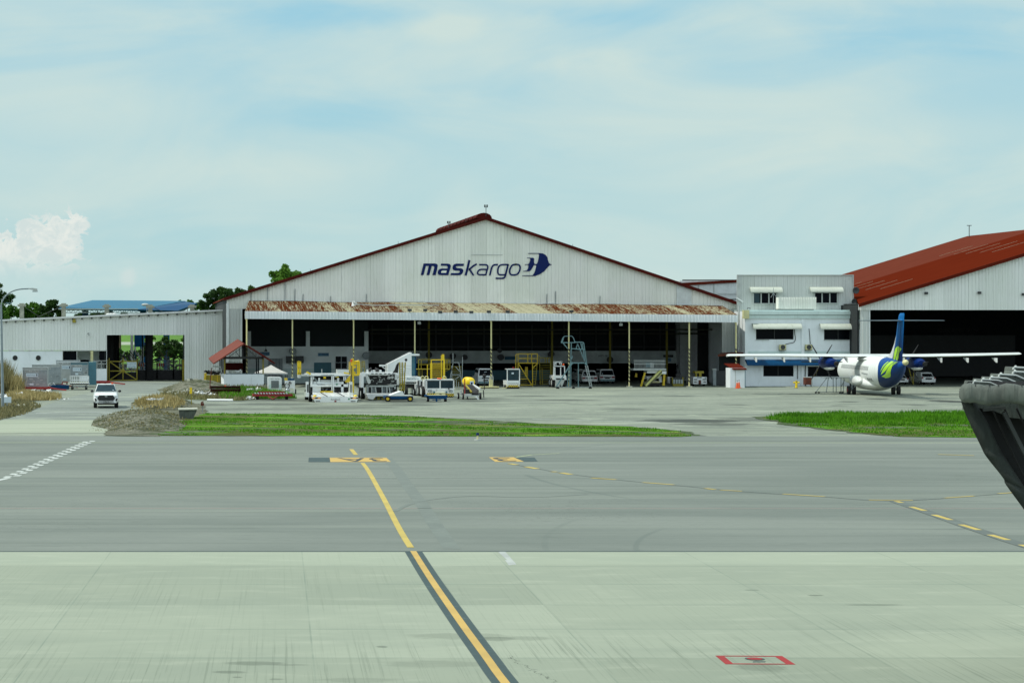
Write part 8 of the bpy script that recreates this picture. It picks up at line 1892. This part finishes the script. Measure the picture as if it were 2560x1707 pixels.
# green swooshes on the tail cone
def swoosh(pts, off, mat, n=8):
    """pts: (y, angle, half width in y)"""
    P = []
    for i in range(len(pts) - 1):
        for j in range(n):
            t = j / n; t2 = t; P.append(tuple(a + (b - a) * t2 for a, b in zip(pts[i], pts[i + 1])))
    P.append(pts[-1]); mb = MB(); V = []
    for y, a, h in P:
        for q in (-1, -.5, 0, .5, 1): V.append(fp(y + h * q, a, off))
    mb.add(V, [(5 * i + j, 5 * i + j + 1, 5 * i + j + 6, 5 * i + j + 5) for i in range(len(P) - 1) for j in range(4)], True); return mb.build('tail_swoosh', mat, pl)
from mathutils.bvhtree import BVHTree
def decal(ob_, left, right, name, mat, par, n=5, kx=7.129, ox_=2090, oy_=780):
    """leaf painted on a curved skin: its outline is sampled where it lies on the surface"""
    me = ob_.data; Mw = Matrix.Translation(pl.location) @ Matrix.Rotation(pl.rotation_euler.z, 4, 'Z'); Mi = Mw.inverted()
    tree_ = BVHTree.FromPolygons([v.co for v in me.vertices], [list(p.vertices) for p in me.polygons])
    o0 = Mi @ Vector((0, 0, CAMZ)); Ls, Rs = smooth(left, 5), smooth(right, 5); V = []; ok = []
    for a, b in zip(Ls, Rs):
        for j in range(n + 1):
            q = [a[k] + (b[k] - a[k]) * j / n for k in (0, 1)]; px, py = ox_ + q[0] / kx, oy_ + q[1] / kx
            d = (Mi.to_3x3() @ Vector(((px - HX) / F, 1, (HY - py) / F))).normalized(); h = tree_.ray_cast(o0, d)
            if h[0] is None: V.append((0, 0, 0)); ok.append(False)
            else:
                nn = h[1] if h[1].dot(d) < 0 else -h[1]; V.append(h[0] + nn * .02); ok.append(True)
    w_ = n + 1; fs = []
    for i in range(len(Ls) - 1):
        for j in range(n):
            f = (i * w_ + j, i * w_ + j + 1, (i + 1) * w_ + j + 1, (i + 1) * w_ + j)
            if all(ok[k] for k in f) and max((Vector(V[f[0]]) - Vector(V[k])).length for k in f) < 1.2: fs.append(f)
    mb = MB(); mb.add(V, fs, True); return mb.build(name, mat, par)
decal(body, [(985, 875), (905, 935), (840, 1020), (803, 1108)], [(1035, 880), (950, 960), (890, 1040), (812, 1112)], 'tail_swoosh', 'livery_green', pl)
decal(body, [(1045, 885), (960, 960), (905, 1040), (880, 1100), (815, 1142)], [(1105, 890), (1010, 965), (975, 1060), (970, 1150), (890, 1175)], 'tail_swoosh', 'livery_green', pl)
decal(body, [(930, 880), (860, 935), (815, 1005), (795, 1060)], [(945, 882), (880, 940), (828, 1010), (797, 1064)], 'tail_swoosh', 'livery_green', pl)

# wing: constant centre section, tapering outer panels
def foil(x, yq, z, c, t):
    pts = [(0, 0), (.03, .5), (.12, .85), (.3, 1), (.55, .8), (.8, .4), (1, .04), (.8, -.12), (.5, -.38), (.2, -.5), (.05, -.35)]
    return [(x, yq + c * (.25 - a), z + t * b * .5) for a, b in pts]
ZW = 3.62; secs = []
for x, c, z in ((-13.52, 1.35, 3.62), (-13.3, 1.6, 3.66), (-9, 2.1, 3.66), (-4.1, 2.6, ZW), (0, 2.6, ZW), (4.1, 2.6, ZW), (9, 2.1, 3.72), (13.3, 1.6, 3.84), (13.52, 1.35, 3.86)): secs.append(foil(x, 1.0, z, c, .36 * c / 2.6 + .10))
mb = MB(); mb.loft(secs, smooth=False); mb.build('wing', 'plane_white', pl)
mb = MB(); mb.loft([[(rx * math.cos(a), y, 3.3 + rz * math.sin(a)) for a in [math.pi * i / 14 for i in range(15)]] for y, rx, rz in ((-3.2, .1, .02), (-2.2, .8, .3), (-.5, 1.25, .46), (1.5, 1.25, .46), (3, .8, .3), (4, .1, .02))]); mb.build('wing_fairing', 'plane_white', pl)
for x in (-11.0, -8.4, -6.0, -2.6, 6.0, 8.4, 11.0, 2.6):
    mb = MB(); mb.loft([[(x + a * w_, y, ZW - .12 - d * (1 if b else 0)) for a, b in ((-1, 0), (1, 0), (1, 1), (-1, 1))] for y, w_, d in ((.6, .05, .05), (-.4, .07, .26), (-1.05, .05, .44), (-1.3, .015, .40))], smooth=False); mb.build('flap_fairing', 'plane_white', pl)
for s_ in (-1, 1):
    n_ = []
    for y, rx, rz, zc in ((-1.6, .30, .20, 3.05), (-1.0, .52, .45, 3.0), (.5, .60, .62, 2.98), (2.6, .58, .60, 3.0), (3.6, .46, .50, 3.0), (4.0, .30, .32, 3.02)): n_.append([(s_ * 4.05 + rx * math.sin(a), y, zc + rz * math.cos(a)) for a in [2 * math.pi * i / 24 for i in range(24)]])
    mb = MB(); mb.loft(n_); nc = mb.build('engine_nacelle', 'fin_blue', pl)
    mb = MB(); mb.ball((s_ * 4.05, .4, 2.52), .42, 1.8, .22, 16, 8); mb.build('nacelle_belly', 'plane_white', nc)
    mb = MB(); mb.tube((s_ * 4.05 + .25, -1.2, 3.0), (s_ * 4.05 + .32, -1.85, 2.92), .22, .20, 14); mb.build('exhaust', 'black_metal', nc)
    mb = MB(); mb.loft([[(s_ * 4.05 + r * math.cos(a), y, 3.02 + r * math.sin(a)) for a in [2 * math.pi * i / 14 for i in range(14)]] for y, r in ((4.0, .28), (4.3, .24), (4.6, .05))]); mb.build('spinner', 'light_grey', nc)
    for k in range(6):
        a = R(-30 + 60 * k); mb = MB(); d = Vector((math.sin(a), 0, math.cos(a))); c0 = Vector((s_ * 4.05, 4.25, 3.02)); n2_ = Vector((math.cos(a), 0, -math.sin(a)))
        mb.loft([[c0 + d * r + n2_ * w_ * q + Vector((0, th * e, 0)) for q, e in ((-1, 0), (0, 1), (1, 0), (0, -1))] for r, w_, th in ((.2, .04, .05), (.6, .06, .04), (1.3, .06, .03), (1.85, .04, .02), (1.96, .02, .01))], smooth=False); mb.build('propeller_blade', 'black_metal', nc)
# fin with dorsal fillet, rudder and tailplane
def finsec(z, yle, yte, th):
    c = yle - yte; return [(0, yle, z), (th * .6, yle - .12 * c, z), (th, yle - .35 * c, z), (th * .5, yle - .75 * c, z), (.02, yte, z), (-.02, yte, z), (-th * .5, yle - .75 * c, z), (-th, yle - .35 * c, z), (-th * .6, yle - .12 * c, z)]
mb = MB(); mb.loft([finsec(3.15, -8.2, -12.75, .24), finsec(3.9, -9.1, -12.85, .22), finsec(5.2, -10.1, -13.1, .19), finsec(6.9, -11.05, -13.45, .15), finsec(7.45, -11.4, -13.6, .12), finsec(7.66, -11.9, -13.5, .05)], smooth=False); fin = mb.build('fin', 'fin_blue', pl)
mb = MB(); mb.loft([[(0, y0, z), (w_, y0 - .5, z), (w_, y1, z), (-w_, y1, z), (-w_, y0 - .5, z)] for z, y0, y1, w_ in ((3.2, -4.2, -9.0, .16), (3.6, -6.3, -9.3, .13), (4.1, -8.0, -9.7, .10), (4.9, -9.3, -10.2, .07), (5.6, -10.1, -10.4, .04))], smooth=False); mb.build('dorsal_fillet', 'plane_white', pl)
mb = MB(); mb.add([(-.045, -12.0, 3.3), (-.035, -12.7, 6.6), (-.10, -12.65, 6.6), (-.17, -11.9, 3.3)], [(0, 1, 2, 3)]); mb.build('rudder_gap', 'black_metal', fin)
decal(fin, [(1025, 870), (1030, 790), (1045, 700), (1068, 640), (1105, 606)], [(1055, 872), (1068, 800), (1085, 730), (1098, 680), (1110, 608)], 'tail_swoosh', 'livery_green', fin)
decal(fin, [(1075, 872), (1078, 810), (1098, 720), (1105, 665), (1106, 606)], [(1098, 874), (1120, 800), (1140, 710), (1168, 665), (1165, 648)], 'tail_swoosh', 'livery_green', fin)
secs = [foil(x, -12.0 - abs(x) * .06, 6.98, c, (.15 * c / 1.7)) for x, c in ((-3.66, .95), (-3.5, 1.1), (0, 1.8), (3.5, 1.1), (3.66, .95))]
mb = MB(); mb.loft(secs, smooth=False); mb.build('tailplane', 'tail_teal', pl)
mb = MB(); mb.ball((0, -12.2, 7.0), .16, 1.1, .16, 12, 8); mb.build('tail_bullet', 'fin_blue', pl)
mb = MB(); mb.ball((.0, -14.1, 3.28), .26, .45, .26, 16, 10); mb.build('tail_cone', 'cream_paint', pl)

# cars inside the second hangar
def car(label, px, pyb, Y, wpx, hpx):
    s_ = F / Y; w_ = wpx / s_ / 2; h = hpx / s_; t = thing('parked_car', label, 'car', (wx(px, Y), Y, 0), 'cars in the second hangar')
    S = lambda y, k, top, zb=.3: [(-w_ * .95, y, zb), (-w_, y, zb + .2), (-w_, y, h * .58), (-w_ * k, y, top), (w_ * k, y, top), (w_, y, h * .58), (w_, y, zb + .2), (w_ * .95, y, zb)]
    mb = MB(); mb.loft([S(0, .85, h * .6), S(.3, .85, h * .64), S(.9, .76, h * .97), S(2.4, .76, h), S(3.2, .85, h * .64), S(4.2, .8, h * .55)], smooth=False); mb.build('body', 'vehicle_white', t)
    mb = MB(); mb.add([(-w_ * .78, .29, h * .66), (w_ * .78, .29, h * .66), (w_ * .68, .84, h * .93), (-w_ * .68, .84, h * .93)], [(0, 1, 2, 3)]); mb.build('rear_window', 'glass_dark', t)
    lbox('number_plate', 'plate_black', t, (-.35, .35, -.03, .0, h * .42, h * .55)); [lbox('tail_light', 'red_lens', t, (q * w_ * .8, q * w_ * .98, -.02, .1, h * .48, h * .62)) for q in (-1, 1)]; wheels(t, [(-w_ + .1, .8), (w_ - .1, .8), (-w_ + .1, 3.3), (w_ - .1, 3.3)], .3, .18)
car('white car with dark plate parked inside the right hangar', 2322, 958, 243, 34, 32); car('white car partly hidden behind the aircraft tail', 2254, 958, 243.5, 34, 27)
mb = MB(); mb.ball((0, 0, 0), .09); o = mb.build('work_lamp', 'tarp_white', label='tiny bright lamp near the aircraft tail in the dark hangar', cat='lamp'); o.location = (wx(2290, 243), 243, wz(937, 243))
for i, (px, lab) in enumerate(((2283, 'yellow trestle leaning in the dark hangar behind the tail'),)):
    mb = MB(); Yq = 244; mb.bar((0, 0, 0), (-.5, 0, 1.9), .08); mb.bar((0, 0, 0), (.2, .4, 1.9), .08); o = mb.build('trestle', 'yellow_old', label=lab, cat='trestle'); o.location = (wx(px, Yq), Yq, 0)

# ---------------------------------------------------------------- boarding bridge hood at the right edge
YJ = 38.0
def jp(cx, cy, y=0.0): Y = YJ + y; return Vector((wx(2300 + cx / 3.564, Y), Y, wz(880 + cy / 3.564, Y)))
J = jp(1200, 1400); jb = thing('boarding_bridge', 'grey fabric hood of a boarding bridge at the right edge', 'boarding bridge', (J.x, YJ, 0))
JL = Vector(jb.location)
def ring(c, r, d, n=14, sx=1.0, rnd=None):
    d = d.normalized(); a = d.cross(Vector((0, 0, 1))).normalized(); b = a.cross(d).normalized()
    sq = lambda v: math.copysign(abs(v) ** .62, v)
    return [c + (a * sq(math.cos(2 * math.pi * i / n)) * sx + b * sq(math.sin(2 * math.pi * i / n))) * r * (1 + (rnd.uniform(-.01, .01) if rnd else 0)) for i in range(n)]
rnd = random.Random(5); mb = MB(); A0, B0 = jp(350, 372), jp(1500, 385, -.8); secs = []
n = 46
for i in range(n + 1):
    f = i / n; c = A0.lerp(B0, f); r = .168 * (1 + .045 * math.sin(f * 90) * (1 - f) + .03 * math.sin(f * 37)) + .0; c.z += .02 * math.sin(f * 20)
    if i == 0: r *= .35
    elif i == 1: r *= .8
    secs.append(ring(c, r, B0 - A0, 18, 1.2, rnd))
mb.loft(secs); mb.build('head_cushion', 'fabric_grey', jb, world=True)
mb = MB()
for k in range(10): f = .05 + k * .09; c = A0.lerp(B0, f); mb.path([q for q in ring(c, .175, (B0 - A0) + Vector((0, 0, .25 * (1 if k % 2 else -1))), 16, 1.2)[2:12]], .006, 4)
mb.build('crease_cord', 'fabric_dark', jb, world=True)
# left curtain: thick folded flap hanging from the cushion's end down to the right
edge = [(365, 440), (420, 585), (540, 835), (590, 930), (740, 1120), (765, 1180), (925, 1400), (1120, 1680)]
inn = [(500, 462), (600, 620), (720, 880), (800, 1000), (930, 1200), (960, 1260), (1120, 1480), (1300, 1760)]
mb = MB(); secs = []
E_, I_ = smooth(edge, 4), smooth(inn, 4)
for i, (a, b) in enumerate(zip(E_, I_)):
    p, q = jp(*a), jp(*b, .15); m_ = p.lerp(q, .5) + Vector((0, -.09 - .03 * math.sin(i * 1.3), 0)); bk = p.lerp(q, .5) + Vector((0.03, .16, 0)); secs.append([p, p.lerp(m_, .6) + Vector((0, -.03, 0)), m_, m_.lerp(q, .6) + Vector((0, -.01, 0)), q, bk])
mb.loft(secs); mb.build('side_curtain', 'fabric_shaded', jb, world=True)
# inside of the hood
mb = MB(); V = [jp(470, 440, .9), jp(1500, 470, .2), jp(1500, 1800, .2), jp(1250, 1800, .9)]
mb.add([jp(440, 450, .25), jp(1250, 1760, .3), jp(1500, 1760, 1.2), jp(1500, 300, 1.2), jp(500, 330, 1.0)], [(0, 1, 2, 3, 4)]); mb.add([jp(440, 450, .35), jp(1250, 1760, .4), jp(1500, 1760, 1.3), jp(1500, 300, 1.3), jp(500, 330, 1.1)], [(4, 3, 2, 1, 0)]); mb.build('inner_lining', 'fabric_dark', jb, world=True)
for k in range(3):
    mb = MB(); o_ = 40 + k * 110; mb.path([jp(600 + o_, 500, .22), jp(720 + o_, 760, .28), jp(860 + o_, 1060, .34), jp(1010 + o_, 1330, .4)], .016, 5); mb.build('lining_rib', 'black_rubber', jb, world=True)
mb = MB(); mb.bar(jp(745, 535, .05), jp(1010, 1060, .0), .10, .06); mb.build('strut', 'dark_grey', jb, world=True); mb = MB(); mb.bar(jp(560, 515, .1), jp(760, 495, .05), .07, .05); mb.build('cross_bar', 'dark_grey', jb, world=True)
mb = MB(); mb.loft([[jp(865, 310, -.25), jp(925, 285, -.35), jp(1010, 300, -.4), jp(1010, 780, -.35), jp(925, 590, -.3), jp(880, 480, -.25)], [jp(875, 310, .1), jp(930, 285, .1), jp(1010, 300, .1), jp(1010, 780, .1), jp(930, 590, .1), jp(885, 480, .1)]], smooth=False); mb.build('corner_flap', 'fabric_grey', jb, world=True)
# bellows folds stepping up and back on top
steps = [(470, 268, .35), (545, 250, .75), (620, 232, 1.2), (700, 205, 1.7), (825, 180, 2.3), (830, 142, 3.0)]
for k, (cx, cy, y) in enumerate(steps):
    mb = MB(); w_ = .12 + .03 * k; Y1 = y + .5
    top = [jp(cx, cy + 22, y), jp(cx + 8, cy, y), jp(cx + 150, cy + 8, y), jp(cx + 330, cy + 85, y), jp(cx + 1000, cy + 160, y)]
    bot = [p + Vector((0, 0, -.45)) for p in top]
    V = top + bot + [p + Vector((.03, .5, .02)) for p in top] + [p + Vector((0, .5, 0)) for p in bot]; fs = []
    for i in range(4): fs += [(i, 5 + i, 6 + i, i + 1), (10 + i, 11 + i, 16 + i, 15 + i), (i, i + 1, 11 + i, 10 + i)]
    fs += [(0, 10, 15, 5), (4, 9, 19, 14)]
    mb.add(V, fs); o = mb.build('bellows_fold', 'fabric_grey', jb, world=True)
    mb = MB(); mb.path([p + Vector((0, -.01, .012)) for p in top], .014 + .002 * k, 6); rb = mb.build('fold_rod', 'light_grey', jb, world=True)
    mb = MB(); c = jp(cx + 22, cy - 10, y + .02); mb.ball(c, .028, .028, .03, 10, 6); mb.tube(c, c + Vector((.04, 0, -.14)), .012); mb.build('rod_knuckle', 'light_grey', jb, world=True)
mb = MB(); mb.add([jp(350, 330, .3), jp(430, 262, .4), jp(1500, 262, 1.0), jp(1500, 420, .6), jp(430, 420, .3)] + [jp(350, 330, 3.2) + Vector((.9, 0, 0)), jp(430, 262, 3.4) + Vector((.9, 0, 0)), jp(1500, 262, 3.4), jp(1500, 420, 3.4), jp(430, 420, 3.2) + Vector((.9, 0, 0))], [(0, 1, 2, 3, 4), (9, 8, 7, 6, 5), (0, 5, 6, 1), (1, 6, 7, 2), (4, 3, 8, 9), (0, 4, 9, 5)]); mb.build('bellows_body', 'fabric_dark', jb, world=True)
# the bridge cab and tunnel beyond the frame
mb = MB(); mb.box(J.x + 1.6, J.x + 9, YJ + .6, YJ + 4.2, 2.6, 5.6); mb.build('bridge_cab', 'light_grey', jb, world=True)
mb = MB(); mb.box(J.x + 6, J.x + 6.6, YJ + 2, YJ + 2.6, 0, 2.6); mb.box(J.x + 5.4, J.x + 7.2, YJ + 1.6, YJ + 3, 0, .9); mb.build('drive_column', 'grey_paint', jb, world=True)

# ---------------------------------------------------------------- pieces that stand apart become parts of their own
def split_loose(o):
    me = o.data; nv = len(me.vertices); par = list(range(nv))
    def find(a):
        while par[a] != a: par[a] = par[par[a]]; a = par[a]
        return a
    for p in me.polygons:
        vs = list(p.vertices)
        for v in vs[1:]: par[find(v)] = find(vs[0])
    comp = {}
    for v in range(nv): comp.setdefault(find(v), []).append(v)
    gs = []
    for vs in comp.values():
        co = [me.vertices[v].co for v in vs]
        gs.append([set(vs), [min(c[i] for c in co) - .012 for i in range(3)], [max(c[i] for c in co) + .012 for i in range(3)]])
    ch = True
    while ch:
        ch = False
        for i in range(len(gs)):
            for j in range(i + 1, len(gs)):
                a, b = gs[i], gs[j]
                if all(a[1][k] <= b[2][k] and b[1][k] <= a[2][k] for k in range(3)):
                    a[0] |= b[0]; a[1] = [min(a[1][k], b[1][k]) for k in range(3)]; a[2] = [max(a[2][k], b[2][k]) for k in range(3)]; gs.pop(j); ch = True; break
            if ch: break
    if len(gs) < 2 or len(gs) > 12: return
    base = o.name.split('.')[0]
    for k, (vs, _, _) in enumerate(gs):
        idx = sorted(vs); mp = {v: i for i, v in enumerate(idx)}
        P = [p for p in me.polygons if p.vertices[0] in vs]
        nm = bpy.data.meshes.new(base); nm.from_pydata([tuple(me.vertices[v].co) for v in idx], [], [[mp[v] for v in p.vertices] for p in P])
        for m in me.materials: nm.materials.append(m)
        nm.polygons.foreach_set('material_index', [p.material_index for p in P]); nm.polygons.foreach_set('use_smooth', [p.use_smooth for p in P]); nm.update()
        if k == 0: first = nm
        else:
            c = bpy.data.objects.new(base, nm); COL.objects.link(c); c.parent = o.parent; c.location = o.location; c.rotation_euler = o.rotation_euler
            for key in o.keys():
                if isinstance(o[key], str): c[key] = o[key]
    o.data = first
SPLIT = set('corner_panel side_wall inner_column dark_window inner_leg lamp leg side_post side_ram upright stabiliser seat canister gusset wall_pipe centre_post machinery_bay mid_beam scissor_arm scissor_tray scissor_frame side_guide mechanism catwalk side_plate panel platform surround beacon_mast letter_counter pilaster corner_trim downpipe ladder_hoop deck_motor deck_gear lower_trim door_opening headlight_panel yellow_panel yellow_top frame body chassis hose deck_edge deck_roller platform_rail cab_window lower_band strut tank_stand column side_rail tow_bar drive_column gap_wall lower_intake nose_wheel edge_trim tie_beam cable canopy_lamp rear_frame lower_frame rib guard_rail stile frame_post white_arm cab_frame railing sheet_lap'.split())
for o in list(bpy.data.objects):
    if o.name.startswith('plastic_sheet'): o.name = 'plastic_litter'
for o in [o for o in bpy.data.objects if o.type == 'MESH' and o.parent is not None and o.name.split('.')[0] in SPLIT and not o.children]: split_loose(o)
